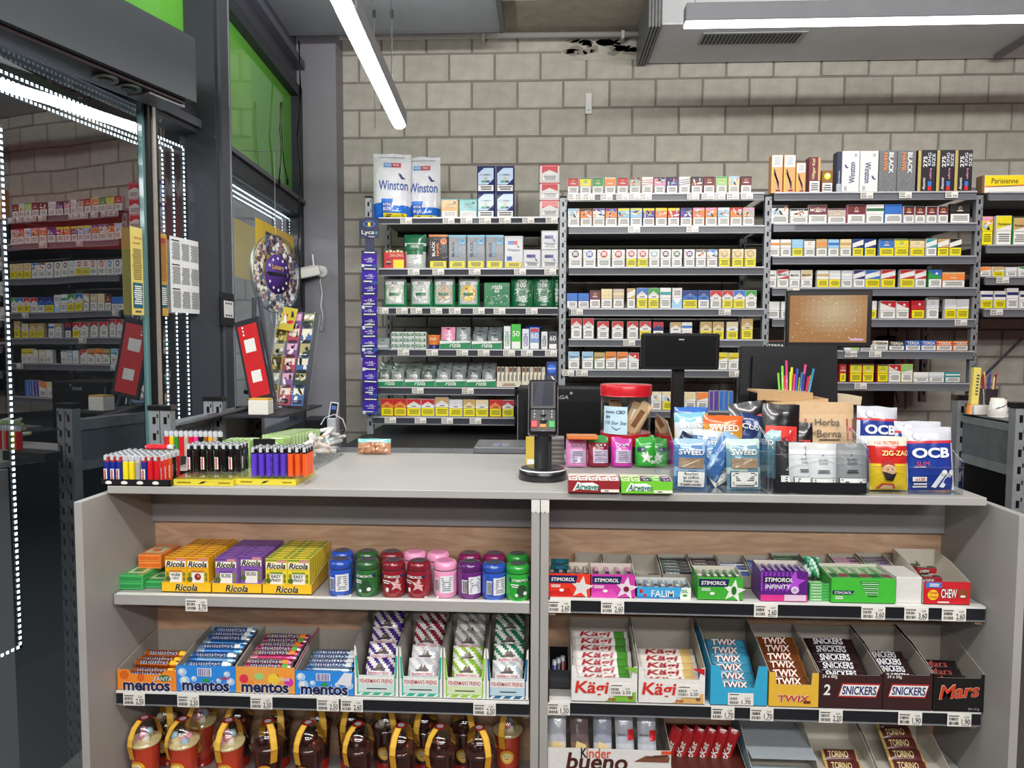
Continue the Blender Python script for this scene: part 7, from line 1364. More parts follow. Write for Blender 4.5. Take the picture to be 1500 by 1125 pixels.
# bin 2
b2 = binx(1131, 1269, 724); B2 = b2[2]; c = acrylic_bin(b2[0], b2[1], B2, B2+.27, .098, .15, 'clear bin with a black front strip and grey stand-up pouches')
m = MB(); m.box(-(b2[1]-b2[0])/2+.004, (b2[1]-b2[0])/2-.002, -.003, -.001, .004, .03, '#1c1d22', 'plastic'); m.build('front_strip', c)
def doy(c, c2, txt, seed, w_=.075, h_=.108, tc='z'):
    m = MB(); bag(m, w_, h_, .02, lambda u, v: c2 if v > .84 else c, 'stand', nu=10, nv=14, seed=seed, amp=.08, fin='satin'); m.text(txt[0], 0, h_*.66, w_*.3, None, tc, 3, 0); m.text(txt[1], 0, h_*.59, w_*.28, None, tc, 3, 0); m.disc(0, h_*.76, .002, tc, 3); m.lines(-w_*.22, w_*.22, h_*.38, h_*.46, 2, tc, 3)
    m.rect(-w_*.4, h_*.06, w_*.4, h_*.29, 'k', 3); m.rect(-w_*.38, h_*.07, w_*.38, h_*.28, '#e9e6e2', 4); m.lines(-w_*.34, w_*.34, h_*.09, h_*.27, 4, 'k', 4); return m
for px, Y, cl, c2, lab, tc in [(1158, B2+.055, '#2a2a2e', '#1c1c20', 'black stand-up pouch, leftmost in the black-stripped bin', 's'), (1178, B2+.035, '#d3d4d4', '#bfc0c0', 'white stand-up pouch beside the black one', 'z'), (1204, B2+.022, '#d6d7d7', '#c0c1c1', 'white stand-up pouch in the middle, overlapping its neighbour', 'z'), (1246, B2+.03, '#8b8e90', '#7c7f81', 'grey stand-up pouch, rightmost in the black-stripped bin', 'k')]:
    p = at(px, 700, Y); doy(cl, c2, ('QUALI', 'CANN'), px % 7, .072 if px < 1240 else .08, .118, tc).build('herb_pouch', loc=(p.x, Y, ZW+.004), rot=(-.1, 0, 0), label=lab, cat='pouch', group='stand-up pouches in the black-stripped bin')
def blk(px, py, Y, z, w_, h_, cl, c2, lab, rot, seed):
    m = MB(); bag(m, w_, h_, .016, lambda u, v: c2 if .12 < v < .62 and abs(u-.5) < .42 else cl, 'stand', nu=12, nv=14, seed=seed, amp=.2)
    if c2 != cl: splash(m, -w_*.36, w_*.36, h_*.16, h_*.58, ['#e9c0b8', 'r', 'k', 'w'], 9, seed, 3)
    p = at(px, py, Y); m.build('herb_pouch', loc=(p.x, Y, ZW+z), rot=rot, label=lab, cat='pouch', group='dark pouches behind the bins')
blk(1142, 650, B2+.12, .05, .1, .16, '#161618', '#d8443a', 'black pouch with a red and white picture behind the black-stripped bin', (-.1, .05, .1), 3)
blk(1168, 650, B2+.15, .03, .08, .13, '#161618', '#b8403a', 'smaller black and red pouch beside the kraft bag', (-.1, .0, -.1), 5)
blk(1108, 640, B2+.2, .06, .11, .15, '#141416', '#141416', 'crumpled plain black pouch behind the tall clear bin', (-.2, -.1, .2), 6)
m = MB(); w_, h_ = .152, .19
bag(m, w_, h_, .03, lambda u, v: '#c2a27c' if v > .8 else '#c9ab86', 'stand', nu=12, nv=12, seed=2, amp=.06, fin='matte'); m.text('Herba', 0, h_*.72, w_*.42, None, '#2a2020', 6, 0); m.text('di', -w_*.24, h_*.57, w_*.06, None, '#2a2020', 6, 0); m.text('Berna', w_*.02, h_*.56, w_*.42, None, '#2a2020', 6, 0)
for x in (-.42, .42): m.text('H', w_*x, h_*.62, w_*.15, h_*.3, '#b83a50', 3, 0); 
m.lines(-w_*.2, w_*.25, h_*.46, h_*.49, 1, '#2a2020', 4)
p = at(1214, 640, B2+.17); m.build('paper_bag', loc=(p.x, B2+.19, ZW+.02), rot=(-.08, 0, 0), label='brown kraft paper bag with dark ornate lettering behind the grey pouches', cat='bag')
for k, (px, y, Y) in enumerate([(1150, 577, 1.99), (1172, 590, 1.97), (1225, 580, 2.18)]):
    m = MB(); m.T = Matrix.Rotation([.03, -.08, .1][k], 4, 'Y'); m.box(-.075, .075, 0, .10, 0, .006, ['#c9a67c', '#b8956a', '#d8c8b0'][k], 'matte'); m.box(-.075, .075, -.002, 0, -.02, .006, ['#b8956a', '#c9a67c', '#c9b89a'][k], 'matte')
    p = at(px, y, Y); m.build('kraft_sheet', loc=(p.x, Y, p.z), label=['folded kraft bag lying on the dark pouches, leftmost', 'second folded kraft bag behind the lettered bag', 'pale folded paper behind the lettered bag'][k], cat='paper bag', group='folded kraft bags')
# bin 3
b3 = binx(1273, 1409, 724); B3 = b3[2]; acrylic_bin(b3[0], b3[1], B3, B3+.25, .068, .12, 'rightmost clear bin with rolling paper bags')
def ocb(w_, h_, seed, full=True):
    m = MB(); bag(m, w_, h_, .018, lambda u, v: '#c9ccd4' if v > .8 else ('#c8343c' if v > .75 else ('#d8dce4' if (u < .05 or u > .95) else '#1f3a90')), 'pillow', nu=18, nv=24, seed=seed, amp=.12); m.otext('OCB', 0, h_*.60, w_*.74, h_*.16, '#eef0f4', '#5a6ab0', 3, 3)
    m.disc(-w_*.25, h_*.87, .011, '#b4b8c2', 3); m.disc(-w_*.25, h_*.87, .009, '#d4d8e0', 4)
    if full:
        m.text('SLIM', -w_*.18, h_*.43, w_*.25, None, '#c8343c', 4, 0, .1); m.lines(-w_*.36, -w_*.12, h_*.36, h_*.39, 1, 'w', 4); m.rect(-w_*.38, h_*.15, -w_*.12, h_*.22, 'w', 4); m.text('x120', -w_*.25, h_*.185, w_*.18, None, 'r', 6, 1); m.lines(-w_*.38, -w_*.1, h_*.04, h_*.13, 2, 'w', 4)
        for x in (.1, .26): m.pdec([(w_*x-.014, h_*.06), (w_*x-.002, h_*.04), (w_*x+.022, h_*.27), (w_*x+.01, h_*.3)], '#e9ebf0', 4); m.disc(w_*x+.016, h_*.285, .007, 'w', 5)
    return m
p = at(1362, 700, B3+.035); ocb(.118, .155, 3).build('paper_bag', loc=(p.x, B3+.035, ZW+.005), rot=(-.12, -.03, -.03), label='big blue bag with white OCB lettering at the right front of the last bin', cat='bag', group='blue rolling paper bags')
p = at(1284, 660, B3+.17); ocb(.11, .155, 5, False).build('paper_bag', loc=(p.x, B3+.17, ZW+.045), rot=(-.12, .05, .08), label='blue bag with white OCB lettering standing behind on the left', cat='bag', group='blue rolling paper bags')
p = at(1348, 660, B3+.14); ocb(.115, .13, 6, False).build('paper_bag', loc=(p.x, B3+.14, ZW+.035), rot=(-.2, .0, -.1), label='blue bag behind the big front bag, only its clear top showing', cat='bag', group='blue rolling paper bags')
p = at(1288, 690, B3+.12); ocb(.1, .12, 8, False).build('paper_bag', loc=(p.x-.004, B3+.1, ZW+.01), rot=(-.12, .0, .0), label='blue bag between the grey pouch and the red and yellow bag', cat='bag', group='blue rolling paper bags')
m = MB(); w_, h_ = .094, .132
bag(m, w_, h_, .018, lambda u, v: '#e6ddc8' if v > .82 else ('#c42a26' if v > .8 else ('#c42a26' if v > .52 or (u < .45 and v > .48) else '#e3c12a')), 'pillow', nu=16, nv=24, seed=9, amp=.12); m.text('150 FILTERS', -w_*.1, h_*.89, w_*.6, None, '#c42a26', 4, 1); m.text('ZIG-ZAG', w_*.1, h_*.7, w_*.72, None, '#f0d890', 4, 2)
m.disc(-w_*.08, h_*.38, .016, '#e3b48a', 3, rz=.021); m.pdec([(-w_*.25, h_*.36), (-w_*.16, h_*.2), (w_*.02, h_*.18), (w_*.1, h_*.34), (-.0, h_*.31)], '#1c1618', 5); m.pdec([(-w_*.28, h_*.44), (-w_*.24, h_*.54), (-w_*.02, h_*.56), (w_*.08, h_*.46), (-w_*.1, h_*.5)], '#a8242a', 5); m.pdec([(-w_*.36, .004), (-w_*.25, h_*.14), (w_*.05, h_*.13), (w_*.12, .004)], '#c8342a', 4); m.pdec([(-w_*.30, .004), (-w_*.22, h_*.11), (w_*.02, h_*.1), (w_*.06, .004)], '#e0b890', 5); m.disc(-w_*.12, h_*.4, .0016, 'k', 5); m.disc(0, h_*.4, .0016, 'k', 5)
p = at(1302, 700, B3+.03); m.build('filter_bag', loc=(p.x, B3+.03, ZW+.005), rot=(-.1, 0, .02), label='red and yellow filter bag with a bearded man at the left of the last bin', cat='bag')
# ---------------------------------------------------------------- screens on the worktop
Y = 2.2; a = at(937, 515, Y); b = at(1050, 515, Y); wz = b.x-a.x; xc = (a.x+b.x)/2; zc0 = at(994, 541, Y).z
cd = empty('customer_display', (xc, Y, ZW+.0005), label='black customer display turned off, on a slim pole', cat='display')
m = MB(); m.cbox(-.055, .055, -.045, .045, 0, .012, '#141416', 'plastic', .004); m.build('foot', cd)
m = MB(); m.cbox(-.019, .019, -.01, .01, .012, zc0-ZW+.03, '#141416', 'plastic', .003); m.build('pole', cd)
m = MB(); hh = at(994, 489, Y).z-zc0; m.cbox(-wz/2, wz/2, 0, .025, 0, hh, '#1b1b1e', 'plastic', .006); m.rect(-wz*.45, hh*.08, wz*.45, hh*.93, '#050506', 2, 'black'); m.rect(-.006, hh*.82, .01, hh*.85, 's', 3); m.build('screen_head', cd, (0, -.035, zc0-ZW), (.05, 0, 0))
Y = 2.13; a = at(1083, 590, Y); b = at(1232, 590, Y); wz = b.x-a.x; xc = (a.x+b.x)/2; ztp = at(1160, 507, Y+.03).z
pos = empty('till_terminal', (xc, Y, ZW+.0005), label='black back of the cash till screen facing the cashier', cat='till')
m = MB(); m.cbox(-.1, .1, .02, .2, 0, .02, '#17171a', 'plastic', .005); m.cbox(-.05, .05, .06, .1, .02, .15, '#17171a', 'plastic', .005); m.build('stand', pos)
m = MB(); H = ztp-ZW-.03
P0 = [(-wz/2, 0), (wz/2, 0), (wz/2-.005, H), (-wz/2+.012, H)]
m.prism(P0, .008, .03, '#1a1a1d', 'black'); P1 = [(-wz/2+.03, .02), (wz/2-.05, .02), (wz/2-.06, H-.03), (-wz/2+.04, H-.03)]; m.prism(P1, -.006, .008, '#151518', 'black')
m.rect(-.02, H*.72, .06, H*.74, '#0a0a0b', 0); m.fy = -.006; m.rect(-.03, H*.6, .07, H*.605, '#0a0a0b', 1); m.rect(-wz*.47, .01, -wz*.3, .028, '#9a9b9c', -15); m.build('screen_back', pos, (0, 0, .03), (-.06, 0, 0))
YM = 2.17; a = at(1153, 470, YM); b = at(1275, 465, YM); wz = b.x-a.x
z0 = at(1210, 509, YM).z; z1 = at(1210, 425, YM).z; hh = z1-z0
mon = empty('monitor', ((a.x+b.x)/2, YM, z0), (0, 0, -.10), label='small monitor showing a golden sparkling picture above the till', cat='monitor')
m = MB(); m.cbox(-wz/2, wz/2, 0, .022, 0, hh, '#121214', 'plastic', .003); m.build('casing', mon)
m = MB(); m.fy = -.0006; w2, h2 = wz*.45, hh*.09; nx, nz = 14, 9
vs = [(-w2*1.0+2*w2*i/nx-.002, -.0008, h2+(hh*.82)*j/nz) for j in range(nz+1) for i in range(nx+1)]; fs = []; cs = []
for j in range(nz):
    for i in range(nx):
        fs.append((j*(nx+1)+i, j*(nx+1)+i+1, (j+1)*(nx+1)+i+1, (j+1)*(nx+1)+i)); d_ = math.hypot((i-7.5)/7, (j-5.5)/5); t_ = min(1, d_); c1, c2 = lin('#c8b48c'), lin('#a8702c'); cs.append([c1[q]*(1-t_)+c2[q]*t_ for q in range(3)])
m.v = []; base = 0
for f, c_ in zip(fs, cs): m.add([vs[i] for i in f], [(0, 1, 2, 3)], c_, 'screen')
for k in range(110):
    x = R9.uniform(-w2*.95, w2*.92); z = R9.uniform(h2*1.2, hh*.88); m.disc(x, z, R9.uniform(.0006, .0018), R9.choice(['#e9d8b0', '#f4ead0', '#d8b880']), 2, 'screen', 7)
m.rect(w2*.55, h2*1.35, w2*.9, h2*1.75, '#e0b0d8', 3, 'screen'); m.build('screen', mon)
m = MB(); m.cbox(-.02, .02, .03, .05, -.16, hh*.4, '#121214', 'plastic', .003); m.build('neck', mon)
m = MB(); m.tube([(wz*.2, .03, 0), (wz*.25, .03, -.02), (wz*.4, .035, -.018), (wz*.42, .03, .0)], .002, '#9a9b9f', 'plastic', 5); m.build('cable', mon)
# cup of drinking straws
Y = 2.06; p = at(1160, 600, Y); m = MB(); m.lathe([(.03, 0), (.036, .09), (.034, .0895), (.028, .004), (.0005, .004)], 20, ['#1c1c1f'], 'plastic'); xc = p.x; zb = ZW+.0005
m.build('straw_cup', loc=(xc, Y, zb+.055), label='black beaker holding coloured straws before the till screen', cat='cup')
m = MB(); m.cbox(-.05, .05, -.04, .04, 0, .053, '#232326', 'card', .003); m.build('riser_box', loc=(xc, Y, zb), label='black box under the straw beaker', cat='box')
sc_ = ['#7ac83a', '#7ac83a', '#c8344c', '#d83a78', '#b8d83a', '#e0d83a', '#d83a78', '#3a5ab8', '#c8d83a', '#3a6a8a', '#d84a8a', '#4a3a90', '#c82a5a', '#e8b83a', '#3a8ab8']
sn = ['green', 'light green', 'red', 'pink', 'lime', 'yellow', 'rose', 'blue', 'olive', 'teal', 'magenta', 'violet', 'crimson', 'amber', 'sky blue']
tops = [(1140, 546), (1146, 536), (1150, 550), (1152, 528), (1158, 545), (1160, 538), (1164, 548), (1168, 540), (1172, 553), (1175, 545), (1180, 534), (1178, 548), (1184, 552), (1188, 550), (1192, 540)]
for k, (px, py) in enumerate(tops):
    t_ = at(px, py, Y+R9.uniform(-.015, .015)); bx = xc-.02+.04*k/14; P = Vector((bx, Y+R9.uniform(-.012, .012), zb+.062)); m = MB(); m.tube([P, P.lerp(t_, .5), t_], .0034, sc_[k], 'film', 7)
    m.build('straw', label='%s drinking straw, %s from left in the black beaker' % (sn[k], ORD[k]), cat='straw', group='drinking straws in the black beaker')
# ---------------------------------------------------------------- behind the counter
Y = 3.2; a = at(757, 600, Y); b = at(884, 600, Y); zt = at(820, 570, Y).z
cm = empty('coffee_machine', ((a.x+b.x)/2, Y, z_desk+.0005), label='black capsule machine cabinet with silver lettering on the back desk', cat='machine'); wz = b.x-a.x; H = zt-z_desk
m = MB(); m.cbox(-wz/2, wz/2, 0, .3, 0, H, '#1a1a1d', 'black', .008); m.fy = 0; m.text('SAGA', 0, H*.86, .075, .017, 's', 1, 1, .15); m.star(.05, H*.93, .009, 's', 1); m.rect(-wz*.42, H*.08, wz*.46, H*.78, '#0c0c0e', 1, 'black'); m.build('body', cm)
m = MB(); m.box(-wz/2+.003, -wz/2+.006, -.004, -.001, .0, H*.9, '#8f9194', 'metal'); m.build('edge_trim', cm)
p = at(732, 657, 2.55); m = MB(); m.cbox(-.1, .1, 0, .3, 0, p.z-.02, '#2a2b2e', 'satin', .004); pr = m.build('printer_stand', loc=(p.x, 2.55, 0.0005), label='dark pedestal with a grey printer top behind the worktop', cat='printer')
m = MB(); m.cbox(-.095, .095, 0, .2, p.z-.02, p.z+.004, '#74767a', 'plastic', .004); m.D = TOPD(p.z+.004); m.rect(-.03, .02, .03, .1, '#8f9196', 1); m.rect(-.004, .03, .004, .08, '#3a5ad8', 2); m.disc(-.075, .02, .006, 'k', 1); m.disc(.075, .02, .006, 'k', 1); m.build('printer_lid', pr)
# phone on a white dock with its cable, black box beside it
Y = 3.3; p = at(487, 634, Y); zb = z_desk+.0005; dk_ = empty('charging_dock', (p.x, Y, zb), label='white charging dock with a dark handset at the corner of the back desk', cat='dock')
zt = at(487, 612, Y).z-zb
m = MB(); m.cbox(-.02, .02, -.02, .02, 0, zt, '#d9dadc', 'plastic', .004); m.build('dock_base', dk_)
m = MB(); m.cbox(-.021, .021, 0, .01, 0, .085, '#dfe0e2', 'plastic', .004); m.rect(-.014, .005, .016, .08, '#1c2030', 1); m.rect(-.010, .05, .011, .068, '#5a7ac8', 2); m.build('handset', dk_, (0, -.006, zt-.01), (-.12, .12, 0))
pts = [at(x, y, Y-.03) for x, y in ((470, 622), (476, 612), (490, 607), (502, 614), (507, 628), (505, 640))]; m = MB(); m.tube(pts, .0028, '#e2e3e5', 'plastic', 6); m.build('charging_cable', label='looped white cable beside the handset', cat='cable')
m = MB(); m.cbox(-.055, .055, 0, .09, 0, .11, '#1e1e21', 'satin', .012); m.disc(-.02, .05, .01, '#3a3a3e', 1); p = at(460, 634, Y); m.build('speaker_box', loc=(p.x, Y+.02, zb), label='black rounded box left of the handset on the back desk', cat='speaker')
# low gondola by the window, tops of its posts
def gondola(x, ys, zt, label, side, d=.36):
    g = empty('low_shelf_unit', (x, ys[0], 0.0005), label=label, cat='shelf unit', group='low galvanised shelf units behind the counter')
    for i, y in enumerate(ys):
        for dx in ((0, .035) if side < 0 else (0, d)):
            m = MB(); m.box(-.016, .016, 0, .03, 0, zt-.012, '#8f9397', 'metal')
            for k in range(int(zt/.05)): z = zt-.045-.05*k; m.rect(-.005, z-.011, .005, z+.011, '#101011', 1, 'black'); m.rect(.008, z+.008, .013, z+.02, '#2c2d2f', 1, 'black')
            m.build('post', g, (dx*side*(1 if side > 0 else -1) if side > 0 else dx, y-ys[0], 0))
            m = MB(); m.cbox(-.02, .02, -.004, .036, zt-.014, zt+.002, '#151517', 'plastic', .002); m.build('post_cap', g, (dx if side < 0 else dx, y-ys[0], 0))
    L_ = ys[-1]-ys[0]
    for z, h_ in ((zt-.06, .028), (zt-.19, .028)):
        m = MB(); m.box(-.004 if side < 0 else .0, .02 if side < 0 else .018, .03, L_, z-h_, z, '#8b9194', 'metal'); m.build('rail', g)
    m = MB(); m.box(.002, .008, .03, L_, zt-.19, zt-.088, '#6f7679', 'metal'); m.build('side_plate', g)
    m = MB(); m.box(.0, d if side > 0 else .06, .03, L_, zt-.064, zt-.056, '#7b8184', 'metal'); m.build('shelf', g)
    if side < 0: m = MB(); m.box(.03, .30, .27, L_, zt-.064, zt-.056, '#2c2f32', 'satin'); m.build('wide_shelf', g)
    m = MB(); m.box(.004, .02, .03, L_, .05, zt-.22, '#101012', 'black'); m.build('lower_panel', g)
    return g
aL = at(230, 600, 2.12); zt_u0 = at(237, 595, 2.12).z-.056; gondola(aL.x-.01, [2.12, 2.47, 2.82], at(237, 595, 2.12).z, 'low metal shelf unit along the window, only its capped posts showing', -1)
m = MB(); a = at(262, 622, 2.2); b = at(388, 592, 2.62); m.tube([a, b], .008, '#7d8084', 'metal', 8); m.build('cross_bar', label='thin grey bar running along the window over the low shelf posts', cat='bar')
m = MB(); a = at(345, 600, 2.5); a.z = zt_u0+.012; b = a+Vector((.1, .05, .0)); m.tube([a, b], .010, '#1a1a1c', 'plastic', 8); m.build('handheld_scanner', label='dark rolled tool lying on the window shelf behind the green packs', cat='tool')
xr_ = at(1410, 600, 2.40).x; zr_ = at(1410, 580, 2.40).z
gondola(xr_, [2.11, 2.40], zr_, 'low galvanised shelf unit right of the counter with slotted posts', 1, .5)
zsh = zr_-.055
Y = 2.26; p = at(1462, 600, Y); m = MB(); m.lathe([(.026, 0), (.028, .004), (.021, .058), (.019, .0585), (.0005, .055)], 20, ['#e6e3dc'], 'plastic'); m.surf = lambda x, z: -.029+z*.13; m.pdec([(-.022, .03), (.0, .036), (.018, .05), (.017, .047), (.0, .033), (-.022, .027)], 'z', 2); m.disc(.008, .06, .003, 'z', 2); m.disc(.012, .018, .002, 'z', 2); m.build('plastic_cup', loc=(p.x, Y, zsh+.001), label='white upturned plastic cup on the low shelf unit', cat='cup')
Y = 2.31; p = at(1442, 600, Y); m = MB(); m.cbox(-.03, .025, 0, .04, 0, .03, '#dedbd6', 'card', .003); m.build('white_box', loc=(p.x, Y, zsh+.001), label='small white box left of the upturned cup', cat='box')
Y = 2.37; p = at(1447, 600, Y); m = MB(); m.lathe([(.022, 0), (.027, .08), (.025, .079), (.02, .004), (.0005, .004)], 16, ['#2a2326'], 'plastic'); m.build('pen_pot', loc=(p.x, Y, zsh+.001), label='dark pot of pens and brushes behind the upturned cup', cat='pot')
for k in range(9):
    c_ = ['#7a2a34', '#8a2a3a', '#c8a86a', '#2a3a6a', '#6a1f2a', '#3a4a8a', '#d8b87a', '#5a2028', '#a83a44'][k]; P = Vector((p.x-.012+.003*k, Y+.005*((k % 3)-1), zsh+.02)); m = MB(); m.tube([P, P+Vector(((k-4)*.0035, 0, .10+.008*(k % 3)))], .0028, c_, 'plastic', 6); m.build('pen', label='%s pen, %s from left in the dark pot' % (['maroon', 'red', 'wooden', 'navy', 'dark red', 'blue', 'beige', 'brown', 'scarlet'][k], ORD[k]), cat='pen', group='pens in the dark pot')
Y = 3.0; p = at(1450, 560, Y); m = MB(); m.box(-.045, .05, 0, .003, 0, .075, '#b8b4ac', 'card'); [m.rect(-.02+.018*k, .02, -.01+.018*k, .05, ['g', 'r', 'b', 'G'][k], 1) for k in range(4)]
m.build('wall_card', loc=(p.x, YW-.006, at(1450, 575, YW).z), label='small pale card fixed to the block wall over the pens', cat='card')
m = MB(); m.cbox(-.012, .012, 0, .02, 0, .12, '#e0cc6a', 'plastic', .003); m.lines(-.004, .006, .03, .1, 7, 'z', 1); p = at(1428, 600, 2.33); g_ = m.build('measuring_tape', loc=(p.x, 2.33, zsh+.031), rot=(0, .05, 0), label='yellow ruler with an orange clip at the left of the pens', cat='ruler')
m = MB(); m.cyl(.01, .01, -.03, .0, .026, '#e0862a', 'plastic', 16); m.build('orange_clip', g_)
m = MB(); m.cbox(-.045, .05, .02, .09, 0, .40, '#161618', 'plastic', .012); m.tube([(.0, .03, .40), (-.01, .02, .5), (.01, .0, .52), (.03, .0, .42)], .006, '#17171a', 'plastic', 7); m.tube([(.03, .0, .3), (.045, -.01, .2), (.03, 0, .12), (.05, 0, .03)], .005, '#232326', 'plastic', 6)
p = at(1478, 600, 3.0); vc = m.build('hanging_tool', loc=(p.x-.02, YW-.14, at(1470, 600, 3.98).z), label='black handheld vacuum hanging on the wall at the right edge', cat='vacuum')
m = MB(); m.cbox(-.035, .035, 0, .02, 0, .11, '#c9cacb', 'plastic', .012); m.lathe([(.018, -.003), (.018, .003)], 12, ['#c9cacb'], 'plastic', 0, .125, 'y'); m.rect(-.004, .02, .006, .09, '#c8505a', 1); m.build('white_battery', vc, (.06, -.01, .2), label='white battery pack')
# diagonal brace rods at the far right
m = MB(); a = at(1432, 560, 4.0); b = at(1498, 495, 4.0); m.tube([a, b], .007, '#6a6c70', 'metal', 6); m.build('brace_rod', label='thin diagonal metal rod across the wall at the right edge', cat='rod')
# ---------------------------------------------------------------- by the window
def on(Wl, x0, y0, x1, y1, d, build, name, label, cat, kind=None, parent=None):
    s0, za = Wl.hit(x0, y0, d); s1, zb_ = Wl.hit(x1, y1, d); zl, zh = min(za, zb_), max(za, zb_); m = MB(); w_ = abs(s1-s0); h_ = zh-zl
    m.T = Wl.M(d) @ Matrix.Translation(((s0+s1)/2, 0, zl)); build(m, w_, h_); return m.build(name, label=label, cat=cat)
def notice_y(m, w_, h_):
    m.box(-w_/2, w_/2, -.001, 0, 0, h_, '#cdbb66', 'card'); m.fy = -.001; m.text('NOTICE', w_*.1, h_*.88, w_*.6, None, '#a83a2a', 2, 1); m.text('DU BIST', 0, h_*.82, w_*.6, None, '#a83a2a', 2, 1); m.lines(-w_*.42, w_*.42, h_*.4, h_*.76, 18, '#6a5a2a', 1); m.rect(-w_*.4, h_*.08, w_*.4, h_*.37, '#1f5a6a', 2); m.lines(-w_*.34, w_*.34, h_*.12, h_*.34, 9, 'w', 3); m.lines(-w_*.3, w_*.3, h_*.02, h_*.06, 1, 'z', 1)
on(WA, 190, 331, 211, 462, .075, notice_y, 'paper_notice', 'tall yellow paper notice stuck on the sliding glass door', 'notice')
def notice_o(m, w_, h_):
    m.box(-w_/2, w_/2, -.001, 0, 0, h_, '#c49a44', 'card'); m.fy = -.001; m.lines(-w_*.42, w_*.42, h_*.42, h_*.94, 24, '#8a4a1a', 1); m.rect(-w_*.45, h_*.1, w_*.4, h_*.38, '#1f5a6a', 2); m.lines(-w_*.34, w_*.34, h_*.13, h_*.35, 9, 'w', 3); m.rect(-w_*.4, h_*.88, w_*.3, h_*.95, '#a83a2a', 2)
on(WA, 231, 341, 246.5, 463, .022, notice_o, 'paper_notice', 'narrow orange notice on the pane right of the door edge', 'notice')
def sheet(m, w_, h_):
    m.box(-w_/2, w_/2, -.001, 0, 0, h_, '#e2e4e2', 'card'); m.fy = -.001
    for r_ in range(3):
        for c_ in range(3): m.lines(-w_*.45+c_*w_*.31, -w_*.17+c_*w_*.31, h_*(.7-.32*r_), h_*(.93-.32*r_), 14, '#55585c', 1)
        m.rect(-w_*.45, h_*(.945-.32*r_), -w_*.2, h_*(.96-.32*r_), 'k', 2)
on(WA, 248, 345, 294, 460, .022, sheet, 'paper_notice', 'large white text sheet with three columns of small print on the pane', 'notice')
def poster(m, w_, h_):
    m.box(-w_/2, w_/2, -.001, 0, 0, h_, '#e8c23a', 'card'); m.fy = -.001; m.rect(-w_*.28, h_*.45, -w_*.02, h_*.85, '#3a5a6a', 1); m.disc(-w_*.16, h_*.66, w_*.09, '#b8785a', 2, rz=h_*.11); m.pdec([(-w_*.26, h_*.74), (-w_*.06, h_*.74), (-w_*.08, h_*.84), (-w_*.24, h_*.84)], '#2a2022', 3); m.rect(-w_*.02, h_*.6, w_*.1, h_*.88, '#7a3a2a', 1)
    m.text('Der', w_*.18, h_*.8, w_*.08, None, 'k', 2, 1); m.text('Winterurlaub', w_*.28, h_*.7, w_*.36, None, 'k', 2, 1, .1); m.text('zu gewinnen', w_*.28, h_*.58, w_*.36, None, 'k', 2, 1, .1)
on(WB, 374, 318, 431, 420, .04, poster, 'poster', 'yellow poster with a portrait on the corner window behind the wheel', 'poster')
def plate(m, w_, h_): m.box(-w_*.8, w_*.6, 0, .004, -.03, h_+.03, '#1a1b1e', 'plastic'); m.box(-w_/2, w_/2, -.001, 0, 0, h_, '#dfe0de', 'card'); m.fy = -.001; [m.rect(-w_*.36+w_*.26*k, h_*.8, -w_*.2+w_*.26*k, h_*.9, 'k', 1) or m.rect(-w_*.36+w_*.26*k, h_*.08, -w_*.2+w_*.26*k, h_*.18, 'k', 1) for k in range(3)]
on(WB, 328, 440, 342, 466, .07, plate, 'window_plate', 'small white sticker on a black plate at the window mullion', 'sticker')
for k, pts in enumerate([((411, 150), (410, 190), (412, 225), (409, 262)), ((413, 150), (413, 200), (416, 240), (421, 262)), ((438, 60), (440, 130), (436, 200), (441, 260), (438, 300), (437, 360), (442, 450))]):
    d = .05 if k < 2 else .06; P = []
    for x, y in pts: s_, z_ = WB.hit(x, y, d); P.append(WB.M(d) @ Vector((s_, 0, z_)))
    m = MB(); m.tube(P, .003 if k < 2 else .005, '#1c1d20', 'plastic', 6)
    if k < 2: e = P[-1]; m.tube([e, e-Vector((0, 0, .03))], .006, '#26272a', 'plastic', 6)
    m.build('hanging_cable', label=['dark cable with plug hanging before the green panel', 'second dark cable curving right before the green panel', 'long dark cable running down the window corner'][k], cat='cable')
# big round clear wheel with coins, hanging before the window
YC = 3.1; pc_ = at(398, 402, YC); Rw = 58/1040*3.1
wr = empty('prize_wheel', (pc_.x+.02, YC, pc_.z), (0, 0, math.radians(90-14)), label='large round clear disc with a purple numbered centre and black hand', cat='wheel clock')
T90 = Matrix.Rotation(pi/2, 4, 'X')
m = MB(); m.lathe([(Rw, -.006), (Rw, .006)], 48, ['w'], 'acrylic_edge', 0, 0, 'y', caps=False); m.lathe([(Rw*.97, -.008), (Rw*1.0, -.008), (Rw, .008), (Rw*.97, .008)], 48, ['#b9b4bc'], 'acrylic_edge', 0, 0, 'y', caps=False); m.build('rim', wr)
m = MB(); m.lathe([(.0005, -.0006), (Rw*.98, -.0006)], 48, ['#8d8690'], 'acrylic', 0, 0, 'y', caps=False); m.build('clear_disc', wr)
m = MB(); R5 = random.Random(3)
for k in range(290):
    a = R5.uniform(0, 2*pi); rr_ = R5.uniform(Rw*.55, Rw*.92); x, z = rr_*math.cos(a), rr_*math.sin(a); w_, h_ = R5.uniform(.006, .014), R5.uniform(.005, .011); th = R5.uniform(0, 3); ca, sa = math.cos(th), math.sin(th); y = R5.uniform(-.005, .004)
    m.add([(x+ca*u-sa*v, y, z+sa*u+ca*v) for u, v in ((-w_, -h_), (w_, -h_), (w_, h_), (-w_, h_))], [(0, 1, 2, 3)], R5.choice(['#e2dfda', '#5a4a52', '#b8a8a0', '#3a3440', '#d8c8b8', '#8a6a70', '#4a5a8a']), 'film')
m.build('picture_cards', wr, kind='stuff')
m = MB(); m.lathe([(.0005, -.010), (Rw*.5, -.010), (Rw*.5, -.004)], 40, ['#4a2f7a'], 'satin', 0, 0, 'y', caps=False); m.fy = -.010
